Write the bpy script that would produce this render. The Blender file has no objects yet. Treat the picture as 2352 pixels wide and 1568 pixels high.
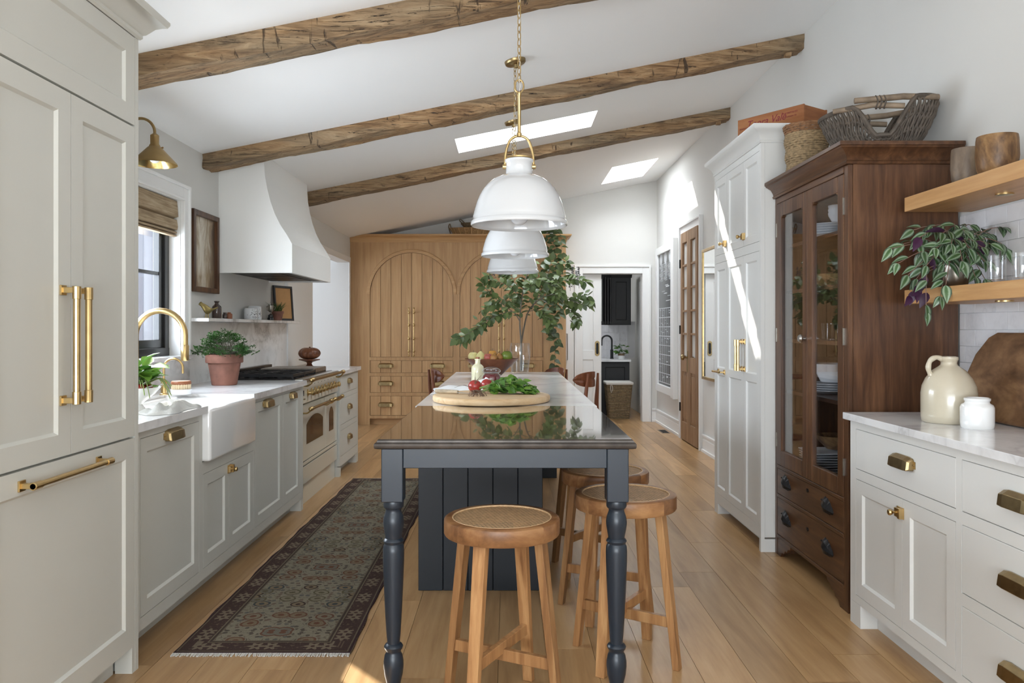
import bpy, bmesh, math, random
from mathutils import Vector, Matrix, Euler
R = math.radians
PI = math.pi
random.seed(7)
SC = bpy.context.scene
COL = SC.collection

# ------------------------------------------------------------------ camera, sky, sun, exposure
F = 1829.0                      # focal length in pixels of the 2352 x 1568 frame (28 mm lens)
VX, VY, HC = 1168.0, 753.0, 1.30
cam = bpy.data.cameras.new('camera')
cam.sensor_width = 36.0
cam.lens = 36.0 * F / 2352.0
cam.shift_x = (1176.0 - VX) / 2352.0
cam.shift_y = (VY - 784.0) / 2352.0
cam.clip_start = 0.05
cam_o = bpy.data.objects.new('camera', cam)
cam_o.location = (0, 0, HC)
cam_o.rotation_euler = (PI / 2, 0, 0)
COL.objects.link(cam_o)
SC.camera = cam_o

vs = SC.view_settings
vs.view_transform = 'Standard'
vs.look = 'None'
vs.gamma = 1.0
vs.exposure = EXPOSURE = 0.0
vs.use_curve_mapping = False

w = bpy.data.worlds.new('world')
SC.world = w
w.use_nodes = True
w.node_tree.nodes['Background'].inputs[0].default_value = (0.80, 0.89, 1.0, 1)
w.node_tree.nodes['Background'].inputs[1].default_value = 2.2

def light(name, kind, loc, power, col=(1, 1, 1), size=None, direction=None, **kw):
    l = bpy.data.lights.new(name, kind)
    l.energy = power
    l.color = col
    o = bpy.data.objects.new(name, l)
    o.location = loc
    if direction is not None:
        o.rotation_euler = Vector(direction).to_track_quat('-Z', 'Y').to_euler()
    if size is not None:
        l.shape = 'RECTANGLE'
        l.size, l.size_y = size
    for k, v in kw.items():
        setattr(l, k, v)
    COL.objects.link(o)
    return o

SUN_DIR = (1.0, -1.2, -1.10)
light('sun', 'SUN', (-6, 14, 9), 15.0, (1.0, 0.94, 0.84), direction=SUN_DIR, angle=R(0.6))
# daylight from skylights, sink window and side room, then two added fill lamps
light('skylight_daylight', 'AREA', (0.14, 6.79, 3.42), 62, (0.93, 0.97, 1.0), (1.16, 0.5), (0, 0, -1))
light('skylight_daylight', 'AREA', (1.48, 9.87, 3.66), 62, (0.93, 0.97, 1.0), (0.54, 1.05), (0, 0, -1))
light('window_daylight', 'AREA', (-2.42, 4.2, 1.56), 110, (0.86, 0.93, 1.0), (1.9, 0.9), (1, 0, -0.1))
light('side_room_daylight', 'AREA', (-4.6, 9.3, 1.5), 80, (0.74, 0.85, 1.0), (2.6, 2.0), (1, 0.25, -0.05))
light('rear_fill_uplight', 'AREA', (-0.4, -2.6, 1.0), 270, (0.88, 0.945, 1.0), (3.2, 1.4), (0.05, 0.55, 0.90))  # unseen fill lamp behind the camera, tilted up to brighten the ceiling
light('laundry_ceiling_fill', 'AREA', (1.1, 12.2, 2.35), 10, (0.92, 0.96, 1.0), (0.5, 0.8), (0, 0, -1))  # unseen lamp added under the ceiling to light the laundry

# ------------------------------------------------------------------ materials
class Mat:
    def __init__(self, name):
        self.m = bpy.data.materials.new(name)
        self.m.use_nodes = True
        self.t = self.m.node_tree
        self.b = self.t.nodes['Principled BSDF']
    def n(self, kind, props=None, **ins):
        nd = self.t.nodes.new('ShaderNode' + kind)
        for k, v in (props or {}).items():
            setattr(nd, k, v)
        for k, v in ins.items():
            self.set(nd, k, v)
        return nd
    def set(self, nd, key, v):
        key = key.replace('_', ' ') if isinstance(key, str) else key
        if isinstance(key, str) and key.startswith('i') and key[1:].isdigit():
            key = int(key[1:])
        s = nd.inputs[key]
        if isinstance(v, bpy.types.NodeSocket):
            self.t.links.new(v, s)
        else:
            s.default_value = v
    def bs(self, **ins):
        for k, v in ins.items():
            self.set(self.b, k, v)
        return self
    def math(self, op, a, b=0.0, c=0.0, clamp=False):
        nd = self.n('Math', {'operation': op, 'use_clamp': clamp})
        for i, v in enumerate((a, b, c)):
            self.set(nd, 'i%d' % i, v)
        return nd.outputs[0]
    def ramp(self, fac, stops, interp='LINEAR'):
        nd = self.n('ValToRGB')
        e = nd.color_ramp.elements
        nd.color_ramp.interpolation = interp
        while len(e) < len(stops):
            e.new(0.5)
        for el, (p, c) in zip(e, stops):
            el.position = p
            el.color = (c, c, c, 1) if isinstance(c, (int, float)) else (*c, 1)
        self.t.links.new(fac, nd.inputs[0])
        return nd.outputs[0]
    def mix(self, fac, a, b, mode='MIX'):
        nd = self.n('Mix', {'data_type': 'RGBA', 'blend_type': mode})
        for i, v in ((0, fac), (6, a), (7, b)):
            s = nd.inputs[i]
            if isinstance(v, bpy.types.NodeSocket):
                self.t.links.new(v, s)
            else:
                s.default_value = (*v, 1) if isinstance(v, tuple) and len(v) == 3 else v
        return nd.outputs[2]
    def coord(self, scale=(1, 1, 1), rand=False, kind='Object'):
        tc = self.n('TexCoord').outputs[kind]
        if rand:
            r = self.n('ObjectInfo').outputs['Random']
            v = self.n('VectorMath', {'operation': 'SCALE'})
            v.inputs[0].default_value = (13.1, 7.7, 29.3)
            self.t.links.new(r, v.inputs['Scale'])
            a = self.n('VectorMath', {'operation': 'ADD'})
            self.t.links.new(tc, a.inputs[0])
            self.t.links.new(v.outputs[0], a.inputs[1])
            tc = a.outputs[0]
        mp = self.n('Mapping')
        mp.inputs['Scale'].default_value = scale
        self.t.links.new(tc, mp.inputs[0])
        return mp.outputs[0]
    def noise(self, vec, scale=5, detail=4, rough=0.5, dist=0.0):
        return self.n('TexNoise', Vector=vec, Scale=scale, Detail=detail, Roughness=rough, Distortion=dist).outputs[0]
    def bump(self, h, strength=0.2, dist=0.01):
        self.set(self.b, 'Normal', self.n('Bump', Height=h, Strength=strength, Distance=dist).outputs[0])

def plain(name, col, rough=0.5, metal=0.0, spec=None, var=0.0, vscale=6, bump=0.0, bscale=40, coat=0.0):
    M = Mat(name)
    M.bs(Base_Color=(*col, 1), Roughness=rough, Metallic=metal)
    if spec is not None:
        M.bs(Specular_IOR_Level=spec)
    if coat:
        M.bs(Coat_Weight=coat, Coat_Roughness=0.06)
    if var or bump:
        v = M.coord()
    if var:
        f = M.noise(v, vscale, 4)
        lo = tuple(c * (1 - var) for c in col)
        hi = tuple(min(1, c * (1 + var)) for c in col)
        M.bs(Base_Color=M.ramp(f, [(0.3, lo), (0.7, hi)]))
    if bump:
        M.bump(M.noise(v, bscale, 3), bump, 0.004)
    return M.m

def wood(name, dark, mid, lite, scale=(14, 14, 1.2), rough=0.42, rand=0.12, bump=0.12, contrast=1.0, coat=0.0, knots=0.0, spec=0.4):
    M = Mat(name)
    v = M.coord(scale, True)
    f1 = M.noise(v, 1.0, 6, 0.55, 1.2)
    v2 = M.coord(tuple(s * 5 for s in scale[:3]), True)
    f2 = M.noise(v2, 1.0, 3, 0.6, 0.3)
    f = M.math('ADD', M.math('MULTIPLY', f1, 0.72), M.math('MULTIPLY', f2, 0.28))
    d = 0.17 / contrast
    col = M.ramp(f, [(0.5 - d, dark), (0.5, mid), (0.5 + d, lite)])
    if knots:
        vk = M.coord(tuple(s * 0.30 for s in scale), True)
        k = M.noise(vk, 1.0, 2, 0.5, 0.4)
        col = M.mix(M.ramp(k, [(0.645, 0.0), (0.75, knots)]), col, tuple(c * 0.42 for c in dark))
    r = M.n('ObjectInfo').outputs['Random']
    val = M.math('MULTIPLY_ADD', r, 2 * rand, 1 - rand)
    hs = M.n('HueSaturation', Value=val, Color=col)
    M.bs(Base_Color=hs.outputs[0], Roughness=rough, Specular_IOR_Level=spec)
    if coat:
        M.bs(Coat_Weight=coat, Coat_Roughness=0.04)
    if bump:
        M.bump(f, bump, 0.003)
    return M.m

def marble(name, base=(0.80, 0.80, 0.80), vein=(0.38, 0.37, 0.37), scale=1.6, rough=0.16, amount=0.75):
    M = Mat(name)
    v = M.coord((1, 1, 1), True)
    d = M.n('TexNoise', Vector=v, Scale=1.3, Detail=5.0, Roughness=0.6)
    ad = M.n('VectorMath', {'operation': 'MULTIPLY_ADD'})
    M.t.links.new(d.outputs['Color'], ad.inputs[0])
    ad.inputs[1].default_value = (0.9, 0.9, 0.9)
    M.t.links.new(v, ad.inputs[2])
    n1 = M.noise(ad.outputs[0], scale, 6, 0.55, 0.6)
    a = M.math('ABSOLUTE', M.math('SUBTRACT', n1, 0.5))
    k = M.ramp(a, [(0.0, 1.0), (0.018, 0.55), (0.075, 0.0)])
    n2 = M.noise(v, scale * 1.4, 5, 0.6, 0.4)
    cloud = M.ramp(n2, [(0.42, 0.0), (0.75, 0.45)])
    fac = M.math('MULTIPLY', M.math('ADD', M.math('MULTIPLY', k, M.ramp(n2, [(0.38, 0.15), (0.6, 1.0)])), cloud), amount, clamp=True)
    M.bs(Base_Color=M.mix(fac, base, vein), Roughness=rough)
    return M.m

MT = {}
MT['wall'] = plain('wall_paint', (0.71, 0.70, 0.67), 0.75, var=0.015, vscale=1.5)
MT['ceiling'] = plain('ceiling_paint', (0.93, 0.93, 0.925), 0.8)  # wall paint made paler, standing in for light thrown on the ceiling
MT['trim'] = plain('trim_paint', (0.86, 0.86, 0.85), 0.4)
MT['cream'] = plain('cream_paint', (0.615, 0.61, 0.56), 0.42, var=0.01, vscale=2)
MT['plaster'] = plain('plaster', (0.88, 0.875, 0.85), 0.8, bump=0.06, bscale=14)
MT['gap'] = plain('shadow_gap', (0.03, 0.028, 0.025), 0.8)
MT['oak'] = wood('oak_vertical', (0.44, 0.255, 0.115), (0.53, 0.32, 0.15), (0.61, 0.39, 0.195), (16, 16, 0.9), 0.45, 0.07, 0.05)
MT['oakh'] = wood('oak_horizontal', (0.42, 0.24, 0.107), (0.51, 0.305, 0.14), (0.59, 0.375, 0.185), (0.9, 16, 16), 0.45, 0.05, 0.05)
MT['oaky'] = wood('oak_shelf', (0.42, 0.225, 0.085), (0.52, 0.29, 0.12), (0.60, 0.36, 0.165), (14, 1.0, 14), 0.4, 0.05, 0.05)
MT['floor'] = wood('floor_oak', (0.31, 0.17, 0.070), (0.42, 0.25, 0.112), (0.51, 0.325, 0.16), (9, 0.7, 9), 0.30, 0.19, 0.05, knots=0.9, spec=0.5)
MT['walnut'] = wood('hutch_wood', (0.040, 0.017, 0.008), (0.088, 0.038, 0.017), (0.16, 0.075, 0.034), (15, 15, 1.3), 0.38, 0.08, 0.06)
MT['walnuty'] = wood('hutch_wood_across', (0.040, 0.017, 0.008), (0.083, 0.036, 0.016), (0.145, 0.068, 0.031), (15, 1.3, 15), 0.38, 0.08, 0.06)
MT['chair'] = wood('chair_wood', (0.10, 0.032, 0.014), (0.19, 0.062, 0.026), (0.27, 0.10, 0.045), (10, 10, 1.5), 0.35, 0.1, 0.04)
MT['stool'] = wood('acacia', (0.20, 0.088, 0.034), (0.36, 0.18, 0.072), (0.50, 0.285, 0.125), (16, 16, 1.0), 0.38, 0.22, 0.05)
MT['stoolseat'] = wood('acacia_seat', (0.12, 0.050, 0.020), (0.25, 0.115, 0.046), (0.39, 0.205, 0.088), (3, 9, 9), 0.36, 0.12, 0.05)
MT['board'] = wood('board_wood', (0.50, 0.31, 0.15), (0.66, 0.46, 0.26), (0.74, 0.56, 0.35), (2.0, 12, 12), 0.5, 0.05, 0.08)
MT['oldboard'] = wood('old_board', (0.07, 0.034, 0.016), (0.19, 0.10, 0.048), (0.34, 0.20, 0.10), (4, 4, 7), 0.5, 0.03, 0.2, contrast=0.8)
MT['bowlwood'] = wood('bowl_wood', (0.07, 0.022, 0.010), (0.15, 0.05, 0.022), (0.22, 0.085, 0.038), (6, 6, 6), 0.3, 0.05, 0.03)
MT['mango'] = wood('mango_wood', (0.09, 0.045, 0.02), (0.23, 0.125, 0.052), (0.36, 0.22, 0.095), (9, 9, 4), 0.4, 0.1, 0.05, contrast=1.5)
MT['mangogrey'] = wood('mango_wood_grey', (0.09, 0.065, 0.045), (0.19, 0.14, 0.10), (0.30, 0.23, 0.16), (9, 9, 3), 0.45, 0.05, 0.05)
MT['offwhite'] = plain('offwhite_paint', (0.70, 0.698, 0.675), 0.40)
MT['crate'] = wood('crate_wood', (0.21, 0.075, 0.026), (0.31, 0.115, 0.04), (0.38, 0.16, 0.06), (2, 2, 14), 0.6, 0.06, 0.08)
MT['pine'] = wood('stripped_pine', (0.20, 0.105, 0.052), (0.31, 0.18, 0.095), (0.44, 0.29, 0.17), (14, 14, 1.0), 0.5, 0.08, 0.06)
MT['brass'] = plain('brass', (0.56, 0.40, 0.185), 0.30, 1.0, var=0.12, vscale=25)
MT['brassdark'] = plain('aged_brass', (0.34, 0.25, 0.125), 0.33, 1.0, var=0.18, vscale=30)
MT['iron'] = plain('black_iron', (0.018, 0.018, 0.02), 0.4, 0.6)
MT['black'] = plain('black_enamel', (0.012, 0.012, 0.013), 0.25)
MT['blackmatt'] = plain('black_paint', (0.016, 0.017, 0.019), 0.5)
MT['steel'] = plain('steel', (0.55, 0.55, 0.54), 0.3, 1.0)
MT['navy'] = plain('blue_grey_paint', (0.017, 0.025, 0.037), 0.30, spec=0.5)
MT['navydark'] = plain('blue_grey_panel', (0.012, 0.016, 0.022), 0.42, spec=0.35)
MT['marble'] = marble('marble', (0.83, 0.83, 0.835), (0.42, 0.41, 0.41), 1.6, 0.15, 0.52)
MT['marblewall'] = marble('marble_slab', (0.83, 0.83, 0.825), (0.40, 0.385, 0.37), 1.3, 0.2, 0.72)
MT['tile'] = marble('marble_tile', (0.80, 0.80, 0.83), (0.60, 0.60, 0.63), 2.2, 0.18, 0.6)
MT['grout'] = plain('grout', (0.66, 0.66, 0.67), 0.9)
MT['white'] = plain('white_glaze', (0.84, 0.84, 0.83), 0.08, coat=0.5)
MT['shade'] = plain('white_enamel', (0.665, 0.668, 0.675), 0.07, coat=0.6)
MT['china'] = plain('white_china', (0.78, 0.80, 0.84), 0.12)
MT['stoneware'] = plain('stoneware', (0.56, 0.50, 0.385), 0.22, var=0.06, vscale=9, coat=0.3)
MT['stonejar'] = plain('white_stoneware', (0.78, 0.79, 0.80), 0.15, var=0.02, coat=0.4)
MT['terracotta'] = plain('terracotta', (0.215, 0.092, 0.064), 0.78, var=0.42, vscale=9, bump=0.15, bscale=60)
MT['soil'] = plain('soil', (0.03, 0.02, 0.013), 0.9)
MT['cloth'] = plain('white_cloth', (0.80, 0.80, 0.79), 0.9, bump=0.25, bscale=160)
MT['greycloth'] = plain('grey_towel', (0.60, 0.60, 0.585), 0.95, bump=0.5, bscale=220)
MT['linen'] = plain('linen', (0.62, 0.60, 0.56), 0.9)
MT['mirror'] = plain('mirror_glass', (0.86, 0.89, 0.90), 0.02, 1.0)
MT['slate'] = plain('chalk_board', (0.035, 0.04, 0.045), 0.25)
MT['chalk'] = plain('chalk', (0.62, 0.64, 0.66), 0.8)
MT['red'] = plain('radish_red', (0.36, 0.035, 0.028), 0.25, var=0.15, vscale=20)
MT['jam'] = plain('red_jam', (0.15, 0.008, 0.014), 0.15)
MT['creamglaze'] = plain('cream_glaze', (0.76, 0.72, 0.50), 0.12, coat=0.4)
MT['brownglaze'] = plain('brown_glaze', (0.045, 0.024, 0.018), 0.14, var=0.2, coat=0.5)
MT['bronze'] = plain('bronze', (0.34, 0.27, 0.11), 0.38, 1.0, var=0.25, vscale=40)
MT['pewter'] = plain('pewter', (0.33, 0.30, 0.26), 0.35, 1.0, var=0.2, vscale=20)
MT['ink'] = plain('black_ink', (0.05, 0.05, 0.055), 0.5)
MT['redink'] = plain('red_stencil', (0.20, 0.018, 0.028), 0.7)
MT['stem'] = plain('stem_bark', (0.13, 0.11, 0.085), 0.8)
MT['greenstem'] = plain('green_stem', (0.22, 0.30, 0.10), 0.6)
MT['purplestem'] = plain('purple_stem', (0.20, 0.12, 0.09), 0.6)
MT['root'] = plain('root', (0.14, 0.085, 0.055), 0.9)
MT['bristle'] = plain('bristle', (0.70, 0.58, 0.40), 0.9)
MT['woodred'] = plain('brush_wood', (0.28, 0.10, 0.045), 0.4, var=0.1, vscale=20)
MT['lampshade'] = plain('aged_brass_shade', (0.36, 0.25, 0.115), 0.42, 1.0, var=0.12, vscale=14)
MT['lampinner'] = plain('polished_brass', (0.82, 0.63, 0.28), 0.22, 1.0)
MT['rangecream'] = plain('range_enamel', (0.70, 0.68, 0.58), 0.16, coat=0.4)
MT['ovenglass'] = plain('oven_glass', (0.06, 0.032, 0.018), 0.06)
MT['cane'] = plain('cane', (0.62, 0.41, 0.225), 0.55, var=0.2, vscale=60)
MT['canedark'] = plain('cane_backing', (0.20, 0.11, 0.05), 0.8)
MT['willow'] = plain('grey_willow', (0.085, 0.066, 0.050), 0.7, var=0.35, vscale=30)
MT['willowstick'] = plain('willow_stick', (0.21, 0.155, 0.105), 0.65, var=0.3, vscale=18)
MT['seagrass'] = plain('seagrass', (0.31, 0.215, 0.115), 0.8, var=0.35, vscale=70, bump=0.6, bscale=150)
MT['seagrassrim'] = plain('seagrass_rim', (0.24, 0.12, 0.055), 0.8, var=0.35, vscale=60, bump=0.6, bscale=150)
MT['wicker'] = plain('tan_wicker', (0.38, 0.23, 0.10), 0.75, var=0.3, vscale=50, bump=0.5, bscale=120)
MT['wickerdark'] = plain('brown_wicker', (0.17, 0.115, 0.062), 0.8, var=0.4, vscale=60, bump=0.6, bscale=130)
MT['siding'] = plain('painted_siding', (0.50, 0.52, 0.60), 0.6)
MT['earth'] = plain('yard', (0.20, 0.20, 0.18), 0.9)

def make_glass(name, col=(1, 1, 1), rough=0.0, tint=0.97):
    M = Mat(name)
    t = M.t
    tr = t.nodes.new('ShaderNodeBsdfTransparent')
    tr.inputs[0].default_value = (tint * col[0], tint * col[1], tint * col[2], 1)
    gl = t.nodes.new('ShaderNodeBsdfGlossy')
    gl.inputs['Roughness'].default_value = rough
    gl.inputs['Color'].default_value = (1, 1, 1, 1)
    fc = M.n('LayerWeight').outputs['Facing']
    fr = M.math('MULTIPLY_ADD', M.math('POWER', fc, 5.0), 0.94, 0.045)
    mx = t.nodes.new('ShaderNodeMixShader')
    t.links.new(fr, mx.inputs[0])
    t.links.new(tr.outputs[0], mx.inputs[1])
    t.links.new(gl.outputs[0], mx.inputs[2])
    t.links.new(mx.outputs[0], t.nodes['Material Output'].inputs[0])
    return M.m
MT['glass'] = make_glass('clear_glass')
MT['paneglass'] = make_glass('window_glass', (0.96, 0.98, 1.0))
MT['water'] = make_glass('water', (0.93, 0.97, 0.97), tint=0.95)

def leafmat(name, a, b, rough=0.42, trans=0.25):
    M = Mat(name)
    r = M.n('ObjectInfo').outputs['Random']
    f = M.noise(M.coord((1, 1, 1), True), 9, 3)
    k = M.math('ADD', M.math('MULTIPLY', r, 0.75), M.math('MULTIPLY', f, 0.3), clamp=True)
    col = M.mix(k, a, b)
    M.bs(Base_Color=col, Roughness=rough)
    tl = M.t.nodes.new('ShaderNodeBsdfTranslucent')
    M.t.links.new(col, tl.inputs[0])
    mx = M.t.nodes.new('ShaderNodeMixShader')
    mx.inputs[0].default_value = trans
    M.t.links.new(M.b.outputs[0], mx.inputs[1])
    M.t.links.new(tl.outputs[0], mx.inputs[2])
    M.t.links.new(mx.outputs[0], M.t.nodes['Material Output'].inputs[0])
    return M.m
MT['leaf'] = leafmat('branch_leaf', (0.036, 0.066, 0.019), (0.150, 0.200, 0.065))
MT['ivy'] = leafmat('ivy_leaf', (0.026, 0.050, 0.020), (0.105, 0.150, 0.055))
MT['fern'] = leafmat('fern_leaf', (0.025, 0.085, 0.018), (0.085, 0.19, 0.035))
MT['green'] = leafmat('salad_green', (0.075, 0.19, 0.022), (0.21, 0.38, 0.06))
MT['greendark'] = leafmat('radish_leaf', (0.03, 0.11, 0.018), (0.11, 0.24, 0.04))
MT['grass'] = leafmat('chive_green', (0.035, 0.085, 0.016), (0.10, 0.18, 0.04))
MT['purple'] = leafmat('purple_leaf', (0.028, 0.010, 0.032), (0.070, 0.020, 0.062))

def stripe_leaf():
    M = Mat('striped_leaf')
    sx = M.n('SeparateXYZ', Vector=M.n('TexCoord').outputs['Object'])
    # leaf mesh: half width 0.22 at the middle, length 1 along y
    y = sx.outputs[1]
    wd = M.math('MULTIPLY', M.math('SINE', M.math('MULTIPLY', M.math('POWER', M.math('MAXIMUM', y, 0.001), 0.75), PI)), 0.27)
    q = M.math('DIVIDE', M.math('ABSOLUTE', sx.outputs[0]), M.math('MAXIMUM', wd, 0.02))
    n = M.math('MULTIPLY_ADD', M.noise(M.coord((1, 1, 1), True), 14, 2), 0.16, -0.08)
    col = M.ramp(M.math('ADD', q, n), [(0.0, (0.045, 0.10, 0.03)), (0.22, (0.05, 0.11, 0.035)), (0.38, (0.19, 0.27, 0.17)), (0.60, (0.24, 0.31, 0.22)), (0.76, (0.05, 0.09, 0.045)), (1.0, (0.035, 0.055, 0.035))])
    r = M.n('ObjectInfo').outputs['Random']
    hs = M.n('HueSaturation', Value=M.math('MULTIPLY_ADD', r, 0.5, 0.75), Color=col)
    M.bs(Base_Color=hs.outputs[0], Roughness=0.36)
    return M.m
MT['stripe'] = stripe_leaf()

def beam_mat():
    M = Mat('hewn_beam')
    v = M.coord((1.6, 13, 13), True)
    f = M.noise(v, 1.2, 8, 0.66, 2.2)
    col = M.ramp(f, [(0.30, (0.10, 0.050, 0.022)), (0.42, (0.23, 0.128, 0.056)), (0.54, (0.35, 0.21, 0.10)), (0.70, (0.48, 0.32, 0.175))])
    g = M.noise(M.coord((0.35, 2.2, 2.2), True), 1.5, 4, 0.6, 0.8)
    col = M.mix(M.ramp(g, [(0.40, 0.0), (0.62, 0.8)]), col, M.ramp(f, [(0.3, (0.085, 0.062, 0.036)), (0.7, (0.33, 0.25, 0.155))]))
    c = M.noise(M.coord((1.6, 30, 30), True), 1.0, 6, 0.72, 3.5)
    crack = M.ramp(c, [(0.36, 1.0), (0.41, 0.0)])
    # short cross-grain axe cuts
    x = M.noise(M.coord((11, 2.6, 2.6), True), 1.0, 4, 0.6, 1.4)
    cut = M.ramp(x, [(0.63, 0.0), (0.67, 1.0)])
    k = M.math('MAXIMUM', crack, M.math('MULTIPLY', cut, 0.8))
    M.bs(Base_Color=M.mix(k, col, (0.022, 0.012, 0.007)), Roughness=0.75)
    M.bump(M.math('SUBTRACT', f, k), 0.7, 0.012)
    return M.m
MT['beam'] = beam_mat()

def metal_top():
    M = Mat('bronzed_table_top')
    v = M.coord((1.2, 8, 8))
    f = M.noise(v, 1.0, 6, 0.6, 0.8)
    col = M.ramp(f, [(0.3, (0.030, 0.019, 0.012)), (0.5, (0.060, 0.039, 0.023)), (0.7, (0.10, 0.068, 0.044))])
    M.bs(Base_Color=col, Roughness=0.10, Specular_IOR_Level=0.4, Coat_Weight=1.0, Coat_Roughness=0.02, Coat_IOR=1.45)
    return M.m
MT['bronzetop'] = metal_top()

# ------------------------------------------------------------------ mesh helpers
class MB:
    def __init__(self):
        self.v, self.f = [], []
        self.nb = 0          # boxes so far: each is grown by a hair so that no two faces coincide
        self.hair = 0.00016
    def add(self, vs_, fs_):
        o = len(self.v)
        self.v += [tuple(p) for p in vs_]
        self.f += [tuple(i + o for i in f) for f in fs_]
        return self
    def box(self, x0, x1, y0, y1, z0, z1):
        x0, x1 = min(x0, x1), max(x0, x1)
        y0, y1 = min(y0, y1), max(y0, y1)
        z0, z1 = min(z0, z1), max(z0, z1)
        e = (self.nb % 8) * self.hair
        self.nb += 1
        x0, x1, y0, y1, z0, z1 = x0 - e, x1 + e, y0 - e, y1 + e, z0 - e, z1 + e
        return self.add([(x0, y0, z0), (x1, y0, z0), (x1, y1, z0), (x0, y1, z0), (x0, y0, z1), (x1, y0, z1), (x1, y1, z1), (x0, y1, z1)],
                        [(0, 3, 2, 1), (4, 5, 6, 7), (0, 1, 5, 4), (1, 2, 6, 5), (2, 3, 7, 6), (3, 0, 4, 7)])
    def obox(self, c, s, rot):
        m = rot if isinstance(rot, Matrix) else Euler(rot).to_matrix()
        t = MB().box(-s[0] / 2, s[0] / 2, -s[1] / 2, s[1] / 2, -s[2] / 2, s[2] / 2)
        return self.add([Vector(c) + m @ Vector(p) for p in t.v], t.f)
    def bar(self, a, b, wd, hd, up=(0, 0, 1)):
        a, b = Vector(a), Vector(b)
        d = (b - a)
        y = d.normalized()
        x = y.cross(Vector(up)).normalized()
        z = x.cross(y)
        return self.obox((a + b) / 2, (wd, d.length, hd), Matrix((x, y, z)).transposed())
    def prism(self, poly, axis, a0, a1):
        # poly: 2-D points in the two remaining axes (cyclic order: x->(y,z), y->(x,z), z->(x,y))
        n = len(poly)
        def P(p, a):
            return {'x': (a, p[0], p[1]), 'y': (p[0], a, p[1]), 'z': (p[0], p[1], a)}[axis]
        vs_ = [P(p, a0) for p in poly] + [P(p, a1) for p in poly]
        fs_ = [tuple(range(n))[::-1], tuple(range(n, 2 * n))]
        fs_ += [(i, (i + 1) % n, n + (i + 1) % n, n + i) for i in range(n)]
        return self.add(vs_, fs_)
    def loft(self, rings, caps=True, closed=True, wrap=False):
        n = len(rings[0])
        o = [p for r in rings for p in r]
        fs_ = []
        m = len(rings)
        for i in range(m if wrap else m - 1):
            a, b = i * n, ((i + 1) % m) * n
            for j in range(n if closed else n - 1):
                k = (j + 1) % n
                fs_.append((a + j, a + k, b + k, b + j))
        if caps and not wrap:
            fs_.append(tuple(range(n))[::-1])
            fs_.append(tuple(range((m - 1) * n, m * n)))
        return self.add(o, fs_)
    def lathe(self, prof, n=24, c=(0, 0, 0), caps=True, sx=1.0, sy=1.0):
        rings = [[(c[0] + r * sx * math.cos(2 * PI * j / n), c[1] + r * sy * math.sin(2 * PI * j / n), c[2] + z) for j in range(n)] for r, z in prof]
        return self.loft(rings, caps)
    def tube(self, pts, r=0.01, n=8, wrap=False, caps=True):
        pts = [Vector(p) for p in pts]
        m = len(pts)
        rs = r if isinstance(r, (list, tuple)) else [r] * m
        rings = []
        prev = None
        for i, p in enumerate(pts):
            if wrap:
                d = pts[(i + 1) % m] - pts[i - 1]
            else:
                d = pts[min(i + 1, m - 1)] - pts[max(i - 1, 0)]
            d = d.normalized() if d.length > 1e-9 else Vector((0, 0, 1))
            if prev is None:
                up = Vector((0, 0, 1)) if abs(d.z) < 0.9 else Vector((1, 0, 0))
                x = d.cross(up).normalized()
            else:
                x = (prev - d * prev.dot(d))
                x = x.normalized() if x.length > 1e-6 else d.orthogonal().normalized()
            prev = x
            y = d.cross(x)
            rings.append([p + (x * math.cos(2 * PI * j / n) + y * math.sin(2 * PI * j / n)) * rs[i] for j in range(n)])
        return self.loft(rings, caps, True, wrap)
    def sphere(self, c, rx, ry=None, rz=None, nu=16, nv=10):
        ry = rx if ry is None else ry
        rz = rx if rz is None else rz
        prof = []
        for i in range(nv + 1):
            a = -PI / 2 + PI * i / nv
            prof.append((max(math.cos(a), 1e-4), math.sin(a)))
        rings = [[(c[0] + q * rx * math.cos(2 * PI * j / nu), c[1] + q * ry * math.sin(2 * PI * j / nu), c[2] + s * rz) for j in range(nu)] for q, s in prof]
        return self.loft(rings, True)
    def xf(self, M):
        self.v = [tuple(M @ Vector(p)) for p in self.v]
        return self
    def merge(self, other):
        return self.add(other.v, other.f)

def mesh_of(name, mb, mat=None, smooth=False, bevel=0.0, seg=1, angle=40, off=(0, 0, 0)):
    me = bpy.data.meshes.new(name)
    ox, oy, oz = off
    me.from_pydata([(p[0] - ox, p[1] - oy, p[2] - oz) for p in mb.v], [], mb.f)
    bm = bmesh.new()
    bm.from_mesh(me)
    bmesh.ops.recalc_face_normals(bm, faces=bm.faces[:])
    if bevel:
        es = [e for e in bm.edges if len(e.link_faces) == 2 and e.calc_face_angle(0) > R(35)]
        bmesh.ops.bevel(bm, geom=es, offset=bevel, segments=seg, affect='EDGES', profile=0.5, clamp_overlap=True)
    bm.to_mesh(me)
    bm.free()
    if mat is not None:
        me.materials.append(MT[mat] if isinstance(mat, str) else mat)
    if smooth:
        me.polygons.foreach_set('use_smooth', [True] * len(me.polygons))
        me.set_sharp_from_angle(angle=R(angle))
    me.update()
    return me

WL = {}
def worldloc(o):
    p = Vector((0, 0, 0))
    while o is not None:
        p += o.location
        o = o.parent
    return p

def obj(name, mb, mat, parent=None, smooth=False, bevel=0.0, seg=1, local=False, angle=40, label=None, kind=None):
    off = (0, 0, 0) if (parent is None or local) else worldloc(parent)
    me = mesh_of(name, mb, mat, smooth, bevel, seg, angle, off)
    o = bpy.data.objects.new(name, me)
    COL.objects.link(o)
    if parent is not None:
        o.parent = parent
    if label:
        o['label'] = label
    if kind:
        o['kind'] = kind
    return o

def tag(o, label, cat, group=None, kind=None):
    o['label'] = label
    o['category'] = cat
    if group:
        o['group'] = group
    if kind:
        o['kind'] = kind
    return o

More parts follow.
